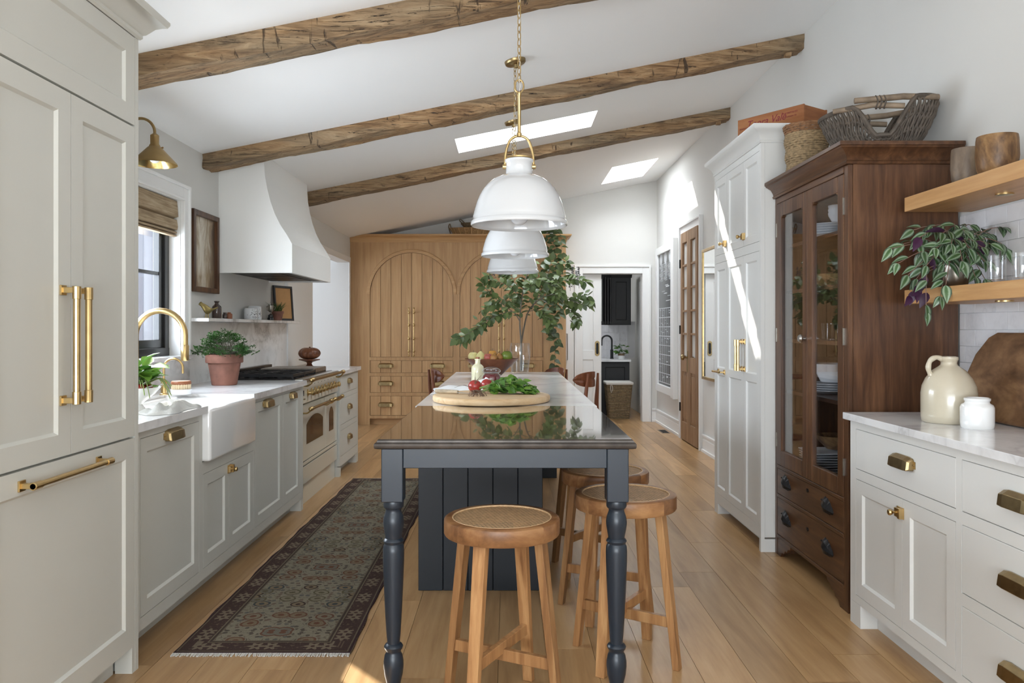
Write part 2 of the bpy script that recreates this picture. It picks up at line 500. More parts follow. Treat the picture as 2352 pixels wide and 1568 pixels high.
def thing(name, label, cat, loc=(0, 0, 0), rz=0.0, group=None):
    o = bpy.data.objects.new(name, None)
    o.empty_display_size = 0.1
    o.location = loc
    o.rotation_euler = (0, 0, rz)
    COL.objects.link(o)
    return tag(o, label, cat, group)

def struct(name, mb, mat, parent=None, **kw):
    o = obj(name, mb, mat, parent, **kw)
    if parent is None:
        o['kind'] = 'structure'
    return o

def solo(name, mb, mat, label, cat, base, smooth=False, bevel=0.0, seg=1, group=None, kind=None, angle=40):
    """a thing that is one mesh, its origin at its base"""
    me = mesh_of(name, mb, mat, smooth, bevel, seg, angle, base)
    o = bpy.data.objects.new(name, me)
    o.location = base
    COL.objects.link(o)
    return tag(o, label, cat, group, kind)

def inst(name, me, parent, loc, rz=0.0, rot=None, scale=None, matrix=None, local=False):
    o = bpy.data.objects.new(name, me)
    COL.objects.link(o)
    if parent is not None:
        o.parent = parent
    if matrix is not None:
        o.matrix_local = matrix
        return o
    off = Vector((0, 0, 0)) if (parent is None or local) else worldloc(parent)
    o.location = Vector(loc) - off
    o.rotation_euler = rot if rot is not None else (0, 0, rz)
    if scale is not None:
        o.scale = scale if isinstance(scale, (tuple, list)) else (scale,) * 3
    return o

def dup(root, loc, rz=None, label=None, group=None):
    def cp(o, parent):
        c = o.copy()
        COL.objects.link(c)
        c.parent = parent
        for ch in list(o.children):
            cp(ch, c)
        return c
    c = cp(root, None)
    c.location = loc
    if rz is not None:
        c.rotation_euler = (0, 0, rz)
    if label:
        c['label'] = label
    if group:
        c['group'] = group
    return c

def cells(mb, a, b, holes, emit):
    """grid of rectangles covering a=(u0,u1), b=(v0,v1) except the holes (u0,u1,v0,v1)"""
    mb.hair = 0.0
    us = sorted({a[0], a[1], *[h[0] for h in holes], *[h[1] for h in holes]})
    vs_ = sorted({b[0], b[1], *[h[2] for h in holes], *[h[3] for h in holes]})
    us = [u for u in us if a[0] <= u <= a[1]]
    vs_ = [v for v in vs_ if b[0] <= v <= b[1]]
    for i in range(len(us) - 1):
        for j in range(len(vs_) - 1):
            cu, cv = (us[i] + us[i + 1]) / 2, (vs_[j] + vs_[j + 1]) / 2
            if any(h[0] < cu < h[1] and h[2] < cv < h[3] for h in holes):
                continue
            emit(mb, us[i], us[i + 1], vs_[j], vs_[j + 1])
    return mb

def spline(pts, n=8):
    """Catmull-Rom through points"""
    pts = [Vector(p) for p in pts]
    out = []
    for i in range(len(pts) - 1):
        p0, p1, p2, p3 = pts[max(i - 1, 0)], pts[i], pts[i + 1], pts[min(i + 2, len(pts) - 1)]
        for k in range(n):
            t = k / n
            out.append(0.5 * ((2 * p1) + (p2 - p0) * t + (2 * p0 - 5 * p1 + 4 * p2 - p3) * t * t + (3 * p1 - p0 - 3 * p2 + p3) * t ** 3))
    out.append(pts[-1])
    return out

def px(u, v, Y):
    """a photo pixel taken to depth Y"""
    return Vector(((u - VX) * Y / F, Y, HC - (v - VY) * Y / F))

def text_mesh(name, body, size, mat, shear=0.0, extrude=0.0004):
    cu = bpy.data.curves.new(name, 'FONT')
    cu.body = body
    cu.size = size
    cu.shear = shear
    cu.extrude = extrude
    cu.align_x = 'CENTER'
    cu.align_y = 'CENTER'
    o = bpy.data.objects.new(name + '_curve', cu)
    COL.objects.link(o)
    bpy.context.view_layer.update()
    dg = bpy.context.evaluated_depsgraph_get()
    me = bpy.data.meshes.new_from_object(o.evaluated_get(dg))
    bpy.data.objects.remove(o)
    me.materials.clear()
    me.materials.append(MT[mat])
    return me

# ------------------------------------------------------------------ room shell
XL, XR, YB, YF = -2.13, 2.06, 11.06, -3.0
def CZ(x):
    return 2.936 + 0.2 * x

SKY1 = (-0.44, 0.73, 6.53, 7.05)
SKY2 = (1.215, 1.755, 9.32, 10.42)

m = MB()
def cell_ceil(mb, x0, x1, y0, y1):
    t = 0.32
    mb.add([(x0, y0, CZ(x0)), (x1, y0, CZ(x1)), (x1, y1, CZ(x1)), (x0, y1, CZ(x0)),
            (x0, y0, CZ(x0) + t), (x1, y0, CZ(x1) + t), (x1, y1, CZ(x1) + t), (x0, y1, CZ(x0) + t)],
           [(0, 1, 2, 3), (4, 7, 6, 5), (0, 4, 5, 1), (1, 5, 6, 2), (2, 6, 7, 3), (3, 7, 4, 0)])
cells(m, (XL - 0.15, XR + 0.15), (YF - 0.15, YB + 0.15), [SKY1, SKY2], cell_ceil)
struct('ceiling', m, 'ceiling')

# skylights: a thin liner and a pane on the roof
for i, (x0, x1, y0, y1) in enumerate((SKY1, SKY2)):
    xm = (x0 + x1) / 2
    g = MB()
    e = 0.025
    for (a0, a1, b0, b1) in ((x0, x1, y0, y0 + e), (x0, x1, y1 - e, y1), (x0, x0 + e, y0, y1), (x1 - e, x1, y0, y1)):
        g.add([(a0, b0, CZ(a0) + 0.32), (a1, b0, CZ(a1) + 0.32), (a1, b1, CZ(a1) + 0.32), (a0, b1, CZ(a0) + 0.32),
               (a0, b0, CZ(a0) + 0.35), (a1, b0, CZ(a1) + 0.35), (a1, b1, CZ(a1) + 0.35), (a0, b1, CZ(a0) + 0.35)],
              [(0, 3, 2, 1), (4, 5, 6, 7), (0, 1, 5, 4), (1, 2, 6, 5), (2, 3, 7, 6), (3, 0, 4, 7)])
    o = struct('window_%d' % (i + 2), g, 'trim')
    p = MB().add([(x0, y0, CZ(x0) + 0.335), (x1, y0, CZ(x1) + 0.335), (x1, y1, CZ(x1) + 0.335), (x0, y1, CZ(x0) + 0.335)], [(0, 1, 2, 3)])
    obj('pane', p, 'paneglass', o)

# walls
WIN = (3.24, 5.17, 1.12, 2.13)          # y0, y1, z0, z1 of the window over the sink
OPEN = (8.54, 10.58, 0.0, 2.17)         # cased opening into the side room
m = cells(MB(), (YF - 0.15, YB + 0.15), (0.0, CZ(XL)), [WIN, OPEN], lambda b, y0, y1, z0, z1: b.box(XL - 0.15, XL, y0, y1, z0, z1))
struct('wall_left', m, 'wall')
m = MB().box(XR, XR + 0.15, YF - 0.15, YB + 0.15, 0, CZ(XR))
struct('wall_right', m, 'wall')
DR = (1.03, 1.86, 0.0, 2.056)           # sliding door opening
zt = 2.45
m = cells(MB(), (XL, XR), (0.0, zt), [DR], lambda b, x0, x1, z0, z1: b.box(x0, x1, YB, YB + 0.14, z0, z1))
m.prism([(XL, zt), (XR, zt), (XR, CZ(XR)), (XL, CZ(XL))], 'y', YB, YB + 0.14)
struct('wall_back', m, 'wall')
m = cells(MB(), (XL, XR), (0.0, zt), [(-2.05, 1.3, 0.2, 2.4)], lambda b, x0, x1, z0, z1: b.box(x0, x1, YF - 0.14, YF, z0, z1))
m.prism([(XL, zt), (XR, zt), (XR, CZ(XR)), (XL, CZ(XL))], 'y', YF - 0.14, YF)
struct('wall_front', m, 'wall')

# floor with its boards
m = MB().box(-5.2, 3.0, YF - 0.15, 13.6, -0.08, -0.004)
floor = struct('floor', m, 'floor')
PW = 0.19
plank_mesh = {}
rnd = random.Random(3)
row = 0
x = XL
while x < XR - 0.01:
    x1 = min(x + PW, XR)
    y = YF - rnd.uniform(0, 2.0)
    while y < YB + 2.4:
        L = rnd.choice((1.6, 1.9, 2.2, 2.5))
        y0, y1 = max(y, YF), y + L
        lim = YB + (2.3 if x > 0.8 else 0.0)
        y1 = min(y1, lim)
        if y1 - y0 > 0.05:
            b = MB().box(x + 0.0009, x1 - 0.0009, y0 + 0.0009, y1 - 0.0009, -0.003, 0.0)
            o = obj('plank', b, 'floor', floor)
        y += L
        if y >= lim:
            break
    x = x1
    row += 1

# side room behind the cased opening, and the laundry room behind the sliding door
m = MB().box(-2.60, XL - 0.15, 10.58, 10.72, 0, 2.75)
struct('wall_side_room_return', m, 'wall')
m = MB().box(-5.2, -2.60, 12.6, 12.74, 0, 2.75)
struct('wall_side_room_far', m, 'wall')
m = MB().box(-5.2, XL - 0.15, 7.4, 7.54, 0, 2.75)
struct('wall_side_room_near', m, 'wall')
m = MB()
for i in range(13):
    xa = -5.2 + i * 0.225
    m.box(xa + 0.004, xa + 0.221, 7.375, 7.398, -0.1, 2.95)
    m.box(xa - 0.02, xa + 0.02, 7.355, 7.376, -0.1, 2.95)
struct('wall_outside_siding', m, 'siding')
m = MB().box(-2.74, -2.60, 10.72, 12.6, 0, 2.75)
struct('wall_side_room_inner', m, 'wall')
m = MB().box(-5.2, XL - 0.15, 7.4, 12.74, 2.75, 2.85)
struct('ceiling_side_room', m, 'ceiling')
m = MB().box(0.55, 0.67, YB + 0.14, 13.3, 0, 2.45).box(XR - 0.06, XR + 0.15, YB + 0.15, 13.3, 0, 2.45).box(0.55, XR + 0.15, 13.3, 13.4, 0, 2.45)
struct('wall_laundry', m, 'wall')
m = MB().box(0.55, XR + 0.15, YB + 0.14, 13.4, 2.45, 2.55)
struct('ceiling_laundry', m, 'ceiling')

# casing of the cased opening
m = MB()
cw = 0.075
m.box(XL, XL + 0.018, OPEN[1], OPEN[1] + cw, 0, OPEN[3] + cw).box(XL, XL + 0.018, OPEN[0] - 0.02, OPEN[1], OPEN[3], OPEN[3] + cw)
struct('trim_1', m, 'trim', bevel=0.003)

# baseboards
def baseboard(name, segs, axis, at, sgn):
    b = MB()
    for a0, a1 in segs:
        for t, z0, z1 in ((0.018, 0.0, 0.135), (0.012, 0.135, 0.165), (0.022, 0.165, 0.185), (0.03, 0.0, 0.03)):
            if axis == 'y':
                b.box(at, at + sgn * t, a0, a1, z0, z1)
            else:
                b.box(a0, a1, at, at + sgn * t, z0, z1)
    return struct(name, b, 'trim', bevel=0.002)
baseboard('baseboard_right', [(5.70, 8.40), (9.46, YB)], 'y', XR, -1)
baseboard('baseboard_back', [(0.80, 0.94), (1.985, XR)], 'x', YB, -1)

# ------------------------------------------------------------------ window over the sink
y0, y1, z0, z1 = WIN
win = bpy.data.objects.new('window_1', None)
win.location = (XL, (y0 + y1) / 2, z0)
win['kind'] = 'structure'
COL.objects.link(win)
m = MB()
c = 0.10
m.box(XL, XL + 0.02, y1, y1 + c, z0 - 0.02, z1 + c).box(XL, XL + 0.02, y0 - c, y0, z0 - 0.02, z1 + c).box(XL, XL + 0.02, y0, y1, z1, z1 + c)
m.box(XL, XL + 0.032, y1 + c - 0.02, y1 + c, z0 - 0.02, z1 + c).box(XL, XL + 0.032, y0 - c, y1 + c, z1 + c - 0.02, z1 + c)
m.box(XL, XL + 0.028, y1, y1 + 0.014, z0, z1).box(XL, XL + 0.028, y0, y1, z1, z1 + 0.014)
obj('casing', m, 'trim', win, bevel=0.003)
m = MB().box(XL - 0.15, XL, y1 - 0.005, y1, z0, z1).box(XL - 0.15, XL, y0, y0 + 0.005, z0, z1).box(XL - 0.15, XL, y0, y1, z1 - 0.005, z1)
obj('jamb', m, 'trim', win)
m = MB().box(XL - 0.15, XL + 0.045, y0 - 0.02, y1 + 0.1, z0 - 0.025, z0 + 0.002)
obj('sill', m, 'marble', win, bevel=0.003)
xf0, xf1 = -2.262, -2.200
m = MB()
m.box(xf0, xf1, y1 - 0.07, y1 - 0.005, z0, z1).box(xf0, xf1, y0 + 0.005, y0 + 0.07, z0, z1).box(xf0, xf1, y0, y1, z0, z0 + 0.055).box(xf0, xf1, y0, y1, z1 - 0.06, z1)
obj('window_frame', m, 'black', win, bevel=0.004)
sx0, sx1 = -2.255, -2.215
for (a0, a1) in ((y0 + 0.07, (y0 + y1) / 2 - 0.02), ((y0 + y1) / 2 + 0.02, y1 - 0.07)):
    m = MB()
    zb, zt2 = z0 + 0.055, z1 - 0.06
    m.box(sx0, sx1, a0, a0 + 0.05, zb, zt2).box(sx0, sx1, a1 - 0.05, a1, zb, zt2).box(sx0, sx1, a0, a1, zb, zb + 0.05).box(sx0, sx1, a0, a1, zt2 - 0.05, zt2)
    am = (a0 + a1) / 2
    m.box(sx0 + 0.01, sx1 - 0.004, a0, a1, 1.635, 1.655)
    s = obj('sash', m, 'black', win, bevel=0.002)
    for zz0, zz1 in ((zb + 0.05, 1.635), (1.655, zt2 - 0.05)):
        obj('pane', MB().box(-2.239, -2.235, a0 + 0.05, a1 - 0.05, zz0, zz1), 'paneglass', s)
m = MB().box(sx0, sx1 + 0.02, (y0 + y1) / 2 - 0.02, (y0 + y1) / 2 + 0.02, z0 + 0.05, z1 - 0.06)
obj('mullion', m, 'black', win)

# neighbour's painted siding seen through the window
m = MB()
for i in range(66):
    ya = 0.0 + i * 0.32
    m.box(-5.62, -5.55, ya + 0.006, ya + 0.314, -0.1, 3.3)
    m.box(-5.55, -5.525, ya - 0.03, ya + 0.03, -0.1, 3.3)
o = struct('wall_neighbour', m, 'siding')
o['label'] = 'bluish vertical board siding seen outside the kitchen window'
m = MB().box(-9, -2.3, -3, 22, -0.25, -0.1)
struct('ground_outside', m, 'earth')

# ------------------------------------------------------------------ sliding door in the back wall
dr = bpy.data.objects.new('door_1', None)
dr.location = ((DR[0] + DR[1]) / 2, YB, 0)
dr['kind'] = 'structure'
COL.objects.link(dr)
m = MB()
cw = 0.115
for x0, x1, z0, z1 in ((DR[1], DR[1] + cw, 0, DR[3] + cw), (DR[0] - cw, DR[0], 0, DR[3] + cw), (DR[0], DR[1], DR[3], DR[3] + cw)):
    m.box(x0, x1, YB - 0.018, YB, z0, z1)
m.box(DR[1] + cw - 0.025, DR[1] + cw, YB - 0.032, YB, 0, DR[3] + cw).box(DR[0] - cw, DR[0] - cw + 0.025, YB - 0.032, YB, 0, DR[3] + cw).box(DR[0] - cw, DR[1] + cw, YB - 0.032, YB, DR[3] + cw - 0.025, DR[3] + cw)
obj('casing', m, 'trim', dr, bevel=0.003)
m = MB().box(DR[1] - 0.004, DR[1], YB, YB + 0.14, 0, DR[3]).box(DR[0], DR[1], YB, YB + 0.14, DR[3] - 0.004, DR[3])
obj('jamb', m, 'trim', dr)
m = MB()
dx0, dx1, dy0, dy1 = 1.032, 1.295, YB + 0.05, YB + 0.09
m.box(dx0, dx1, dy0 + 0.010, dy1, 0.012, 2.05)
for a0, a1, b0, b1 in ((dx1 - 0.115, dx1, 0.012, 2.05), (dx0, dx1, 1.94, 2.05), (dx0, dx1, 0.012, 0.22), (dx0, dx1, 0.86, 0.99)):
    m.box(a0, a1, dy0, dy1, b0, b1)
leaf = obj('door_leaf', m, 'trim', dr, bevel=0.003)
pull = MB()
pr = [(0.033 * math.cos(a), (0.073 if math.sin(a) > 0 else -0.073) + 0.033 * math.sin(a)) for a in [2 * PI * i / 24 for i in range(24)]]
pull.prism([(1.238 + p[0], 1.015 + p[1]) for p in pr], 'y', dy0 - 0.006, dy0)
obj('recessed_pull', pull, 'brassdark', leaf, bevel=0.002)
inner = MB().prism([(1.238 + p[0] * 0.55, 1.015 + p[1] * 0.75) for p in pr], 'y', dy0 - 0.0065, dy0 - 0.004)
obj('pull_recess', inner, 'iron', leaf)

# ------------------------------------------------------------------ stripped pine double doors in the right wall
d2 = bpy.data.objects.new('door_2', None)
d2.location = (XR, 8.93, 0)
d2['kind'] = 'structure'
COL.objects.link(d2)
DA, DB, DT = 8.52, 9.34, 2.40
m = MB()
cw = 0.10
for a0, a1, b0, b1 in ((DB, DB + cw, 0, DT + cw), (DA - cw, DA, 0, DT + cw), (DA, DB, DT, DT + cw)):
    m.box(XR - 0.028, XR, a0, a1, b0, b1)
m.box(XR - 0.045, XR, DB + cw - 0.025, DB + cw, 0, DT + cw).box(XR - 0.045, XR, DA - cw, DA - cw + 0.025, 0, DT + cw).box(XR - 0.045, XR, DA - cw, DB + cw, DT + cw - 0.025, DT + cw)
obj('casing', m, 'trim', d2, bevel=0.003)
mid = (DA + DB) / 2
for k, (a0, a1) in enumerate(((DA + 0.004, mid - 0.002), (mid + 0.002, DB - 0.004))):
    x0, x1 = XR - 0.042, XR - 0.004
    st = 0.085
    b = MB()
    b.box(x0, x1, a0, a0 + st, 0.012, DT).box(x0, x1, a1 - st, a1, 0.012, DT)
    b.box(x0, x1, a0 + st, a1 - st, DT - 0.12, DT).box(x0, x1, a0 + st, a1 - st, 0.012, 0.22).box(x0, x1, a0 + st, a1 - st, 0.80, 0.97)
    zs = [0.97 + (DT - 0.12 - 0.97) * i / 5 for i in range(6)]
    lf = obj('door_leaf', b, 'pine', d2, bevel=0.003)
    for zz in zs[1:-1]:
        obj('muntin', MB().box(x0 + 0.004, x1, a0 + st, a1 - st, zz - 0.012, zz + 0.012), 'pine', lf, bevel=0.003)
    for i in range(5):
        obj('pane', MB().box(x0 + 0.024, x0 + 0.028, a0 + st, a1 - st, zs[i] + 0.012, zs[i + 1] - 0.012), 'linen', lf)
    p = MB().box(x0 + 0.012, x1, a0 + st, a1 - st, 0.22, 0.80).box(x0 + 0.004, x1, a0 + st + 0.035, a1 - st - 0.035, 0.26, 0.76)
    obj('panel', p, 'pine', lf, bevel=0.004)
    if k == 1:
        kb = MB().box(x0 - 0.006, x0, a0 + 0.022, a0 + 0.062, 0.80, 1.04)
        obj('backplate', kb, 'brassdark', lf, bevel=0.002)
        kb = MB().lathe([(0.010, 0.0), (0.010, 0.03), (0.03, 0.04), (0.034, 0.055), (0.028, 0.07), (0.006, 0.076)], 16)
        kb.xf(Matrix.Translation((x0 - 0.004, a0 + 0.042, 0.97)) @ Euler((0, -PI / 2, 0)).to_matrix().to_4x4())
        obj('knob', kb, 'brassdark', lf, smooth=True)
        for zz in (0.38, 1.28, 2.05):
            obj('hinge', MB().box(x0 - 0.012, x0, a1 - 0.004, a1 + 0.03, zz - 0.05, zz + 0.05), 'iron', lf)

# flat white tall panel with a bracket handle beside the oak cabinet
t = thing('tall_white_panel', 'plain white full height cupboard door between oak cabinet and sliding door', 'cupboard door', (0.86, YB, 0))
obj('door', MB().box(0.795, 0.905, YB - 0.03, YB, 0.012, 2.05), 'trim', t, bevel=0.003)
h = MB().tube(spline([(0.812, YB - 0.03, 0.86), (0.812, YB - 0.07, 0.86), (0.812, YB - 0.07, 1.22), (0.812, YB - 0.03, 1.22)], 1), 0.008, 8)
obj('handle', h, 'steel', t)

# ------------------------------------------------------------------ hewn ceiling beams
def beam(yn, yf, hh, seed, label, x0=XL, x1=XR):
    rr = random.Random(seed)
    nx = 90
    prof = [(yn, 0.0), (yn, -0.33), (yn, -0.66), (yn, -0.93), (yn + 0.012, -1.0), (yn + (yf - yn) * 0.35, -1.0), (yn + (yf - yn) * 0.7, -1.0), (yf - 0.012, -1.0), (yf, -0.93), (yf, -0.5), (yf, 0.0)]
    ph = [[rr.uniform(0, 6.28) for _ in range(4)] for _ in prof]
    rings = []
    for i in range(nx + 1):
        x = x0 + (x1 - x0) * i / nx
        ring = []
        for j, (y, f) in enumerate(prof):
            a = 0.006 * math.sin(x * 2.1 + ph[j][0]) + 0.004 * math.sin(x * 5.3 + ph[j][1]) + 0.0035 * math.sin(x * 13 + ph[j][2]) + rr.uniform(-0.0025, 0.0025)
            b = 0.006 * math.sin(x * 1.7 + ph[j][1]) + 0.004 * math.sin(x * 7.3 + ph[j][3]) + rr.uniform(-0.0025, 0.0025)
            if f == 0.0:
                a = b = 0
            ring.append((x, y + a, CZ(x) + f * hh + b))
        rings.append(ring)
    o = solo('ceiling_beam', MB().loft(rings), 'beam', label, 'beam', ((x0 + x1) / 2, (yn + yf) / 2, CZ(0) - hh), smooth=True, angle=50, group='rough timber ceiling beams')
    if not label.endswith('top'):
        xe = XR - 0.10
        obj('support_peg', MB().box(xe - 0.02, xe + 0.02, yn + 0.03, yn + 0.07, CZ(xe) - hh - 0.03, CZ(xe) - hh + 0.01), 'beam', o)
    return o
beam(3.74, 3.93, 0.105, 1, 'brown hewn timber beam crossing the ceiling above the fridge, cut off by the picture top')
beam(5.54, 5.715, 0.098, 2, 'brown hewn timber ceiling beam passing in front of the range hood')
beam(7.39, 7.56, 0.10, 5, 'greyer hewn timber ceiling beam just beyond the long skylight')

# ------------------------------------------------------------------ cabinet helpers
def planeX(face, sgn):
    return lambda a, z, d: (face - sgn * d, a, z)
def planeY(face):
    return lambda a, z, d: (a, face + d, z)

def shaker(P, a0, a1, z0, z1, fw=0.057, t=0.022, rec=0.010, fb=None, ft=None):
    fb = fw if fb is None else fb
    ft = fw if ft is None else ft
    def rect(i, b, c, d):
        return [P(a0 + i, z0 + b, d), P(a1 - i, z0 + b, d), P(a1 - i, z1 - c, d), P(a0 + i, z1 - c, d)]
    e = 0.009
    return MB().loft([rect(0, 0, 0, t), rect(0, 0, 0, 0), rect(fw, fb, ft, 0), rect(fw + e, fb + e, ft + e, rec)])
def slab(P, a0, a1, z0, z1, t=0.022):
    def rect(i, d):
        return [P(a0 + i, z0 + i, d), P(a1 - i, z0 + i, d), P(a1 - i, z1 - i, d), P(a0 + i, z1 - i, d)]
    return MB().loft([rect(0, t), rect(0, 0.0015), rect(0.0015, 0)])
def pbox(mb, P, a0, a1, z0, z1, d0, d1):
    q = [P(a0, z0, d0), P(a1, z1, d1)]
    return mb.box(q[0][0], q[1][0], q[0][1], q[1][1], q[0][2], q[1][2])
def face_frame(P, a, z, holes, t=0.022):
    return cells(MB(), a, z, holes, lambda b, u0, u1, v0, v1: pbox(b, P, u0, u1, v0, v1, 0.0, t))
G = 0.0022   # gap around an inset front

# cup pull: projects along +x, length along y
def cup_pull_mesh(L, H, O, mat='brassdark'):
    prof = [(0.0, 0.50), (0.28, 0.54), (0.86, 0.26), (1.0, -0.44), (0.97, -0.5), (0.05, -0.5)]
    st = [(-0.5, 0.62, 0.80), (-0.47, 0.92, 0.96), (-0.30, 1.0, 1.0), (0.30, 1.0, 1.0), (0.47, 0.92, 0.96), (0.5, 0.62, 0.80)]
    arch = [0.0, 0.02, 0.10, 0.10, 0.02, 0.0]
    rings = []
    for (s, o, h), ar in zip(st, arch):
        rings.append([(p[0] * O * o, s * L, (p[1] + (ar if p[1] > 0 else 0)) * H * h) for p in prof])
    b = MB().loft(rings)
    for s in (-1, 1):
        b.box(0, 0.003, s * (L * 0.5 - 0.004), s * (L * 0.5 + 0.012), -0.30 * H, 0.30 * H)
        b.sphere((0.003, s * (L * 0.5 + 0.005), 0), 0.0035, nu=8, nv=5)
    return mesh_of('cup_pull', b, mat, bevel=0.0012)
PULL = cup_pull_mesh(0.150, 0.046, 0.034)
PULLS = cup_pull_mesh(0.105, 0.042, 0.032)
PULLX = cup_pull_mesh(0.185, 0.056, 0.036)

def latch_mesh():
    b = MB().box(0, 0.004, -0.026, 0.026, -0.022, 0.022)
    b.box(0.004, 0.016, -0.022, 0.006, -0.017, 0.017)
    b.box(0.004, 0.020, 0.010, 0.026, -0.020, 0.020)
    k = MB().lathe([(0.005, 0.0), (0.005, 0.014), (0.010, 0.018), (0.013, 0.025), (0.010, 0.032), (0.002, 0.034)], 12)
    k.xf(Matrix.Translation((0.014, -0.008, 0)) @ Euler((0, PI / 2, 0)).to_matrix().to_4x4())
    b.merge(k)
    return mesh_of('latch', b, 'brass', bevel=0.001)
LATCH = latch_mesh()

def bar_handle(name, a, b, out, r, parent, mat='brass'):
    """bar between a and b held off the face by two squared posts; out = vector to the room"""
    a, b, out = Vector(a), Vector(b), Vector(out)
    d = (b - a).normalized()
    m_ = MB().tube([a + out - d * 0.012, b + out + d * 0.012], r, 12)
    for p in (a, b):
        m_.bar(p, p + out * 1.15, r * 1.7, r * 1.7, up=d)
        m_.bar(p, p + out.normalized() * 0.006, 0.032, 0.032, up=d)
    for p, s in ((a, 1), (b, -1)):
        m_.tube([p + out - d * 0.012 * s, p + out + d * 0.028 * s], r * 1.25, 12)
    return obj(name, m_, mat, parent, bevel=0.001)

XLc = XL + 0.004
XF = -1.415       # fridge face
XB = -1.475       # base cabinet face
CT = 0.925        # counter height

# ------------------------------------------------------------------ panelled fridge tower
P = planeX(XF, 1)
t = thing('fridge_tower', 'tall cream panelled fridge tower with long brass bar handles', 'fridge', (-1.77, 2.58, 0))
holes = [(2.13, 3.016, 0.11, 0.887), (2.13, 3.016, 0.893, 2.06), (2.13, 3.016, 2.066, 2.40)]
body = MB().box(XLc, XF - 0.0226, 2.07, 3.0175, 0.10, 2.42)
body.merge(face_frame(P, (2.07, 3.0175), (0.10, 2.42), [(2.13, 3.016, 0.11, 2.40)]))
obj('carcass', body, 'cream', t)
obj('toe_kick', MB().box(XLc, XF - 0.07, 2.07, 2.99, 0.0, 0.0995), 'cream', t)
obj('end_panel', MB().box(XLc, XF, 3.018, 3.044, 0.0, 2.42).box(XF - 0.065, XF - 0.001, 2.995, 3.019, 0.0, 0.0995), 'cream', t)
fz = obj('freezer_drawer', shaker(P, 2.13 + G, 3.016 - G, 0.11, 0.887 - G, 0.07), 'cream', t)
bar_handle('handle', (XF, 2.31, 0.842), (XF, 2.745, 0.842), (0.042, 0, 0), 0.0095, fz)
dl = obj('door', shaker(P, 2.13 + G, 2.575 - G, 0.893, 2.06 - G, 0.07), 'cream', t)
bar_handle('handle', (XF, 2.525, 1.07), (XF, 2.525, 1.42), (0.046, 0, 0), 0.0105, dl)
d_r = obj('door', shaker(P, 2.575 + G, 3.016 - G, 0.893, 2.06 - G, 0.07), 'cream', t)
bar_handle('handle', (XF, 2.597, 1.07), (XF, 2.597, 1.42), (0.046, 0, 0), 0.0105, d_r)
obj('upper_panel', shaker(P, 2.13 + G, 3.016 - G, 2.066, 2.40 - G, 0.07), 'cream', t)
# cornice: stepped cove profile mitred round the corner
def cornice(prof, xin, sgn, y0, y1, far=True, near=True, back=None):
    """prof: (projection, z) list; runs along y at face xin and returns along the ends"""
    n = len(prof)
    rings = []
    ends = []
    if near:
        ends.append([(back, y0 - p, z) for p, z in prof])
        ends.append([(xin + sgn * p, y0 - p, z) for p, z in prof])
    else:
        ends.append([(xin + sgn * p, y0, z) for p, z in prof])
    if far:
        ends.append([(xin + sgn * p, y1 + p, z) for p, z in prof])
        ends.append([(back, y1 + p, z) for p, z in prof])
    else:
        ends.append([(xin + sgn * p, y1, z) for p, z in prof])
    return MB().loft(ends, caps=True, closed=True)
cp = [(-0.03, 2.40), (0.004, 2.40), (0.012, 2.408), (0.012, 2.420), (0.020, 2.424), (0.030, 2.436), (0.046, 2.456), (0.066, 2.468), (0.078, 2.472), (0.086, 2.486), (0.086, 2.496), (-0.03, 2.496)]
obj('cornice', cornice(cp, XF, 1, 2.07, 3.044, True, False, XLc), 'cream', t, smooth=True, angle=30)

# ------------------------------------------------------------------ base units along the window wall
P = planeX(XB, 1)
def base_unit(name, label, y0, y1, holes, cat='cabinet', ctop=CT - 0.035):
    t = thing(name, label, cat, ((XL + XB) / 2, (y0 + y1) / 2, 0))
    b = MB().box(XLc, XB - 0.0226, y0, y1, 0.09, ctop)
    b.merge(face_frame(P, (y0, y1), (0.085, ctop), holes))
    obj('carcass', b, 'cream', t)
    obj('toe_kick', MB().box(XLc, XB - 0.075, y0, y1, 0.0, 0.0895), 'cream', t)
    return t

h1 = (3.19, 3.795, 0.137, 0.857)
t = base_unit('dishwasher_cabinet', 'cream panelled dishwasher front with one wide brass cup pull', 3.046, 3.835, [h1], 'dishwasher')
d = obj('door', shaker(P, h1[0] + G, h1[1] - G, h1[2] + G, h1[3] - G), 'cream', t)
inst('cup_pull', PULL, d, (XB, 3.49, 0.835))
obj('vent_grille', MB().box(XB - 0.076, XB - 0.066, 3.1, 3.32, 0.02, 0.07), 'cream', t, bevel=0.004)

h2, h3 = (3.845, 4.200, 0.137, 0.594), (4.200, 4.605, 0.137, 0.594)
t = base_unit('sink_cabinet', 'low cream cabinet with two doors under the white sink', 3.835, 4.62, [(3.845, 4.605, 0.137, 0.594)], ctop=0.653)
d = obj('door', shaker(P, 3.845 + G, 4.200 - G / 2, 0.137 + G, 0.594 - G), 'cream', t)
d_b = obj('door', shaker(P, 4.200 + G / 2, 4.605 - G, 0.137 + G, 0.594 - G), 'cream', t)
inst('latch', LATCH, d_b, (XB, 4.205, 0.557))

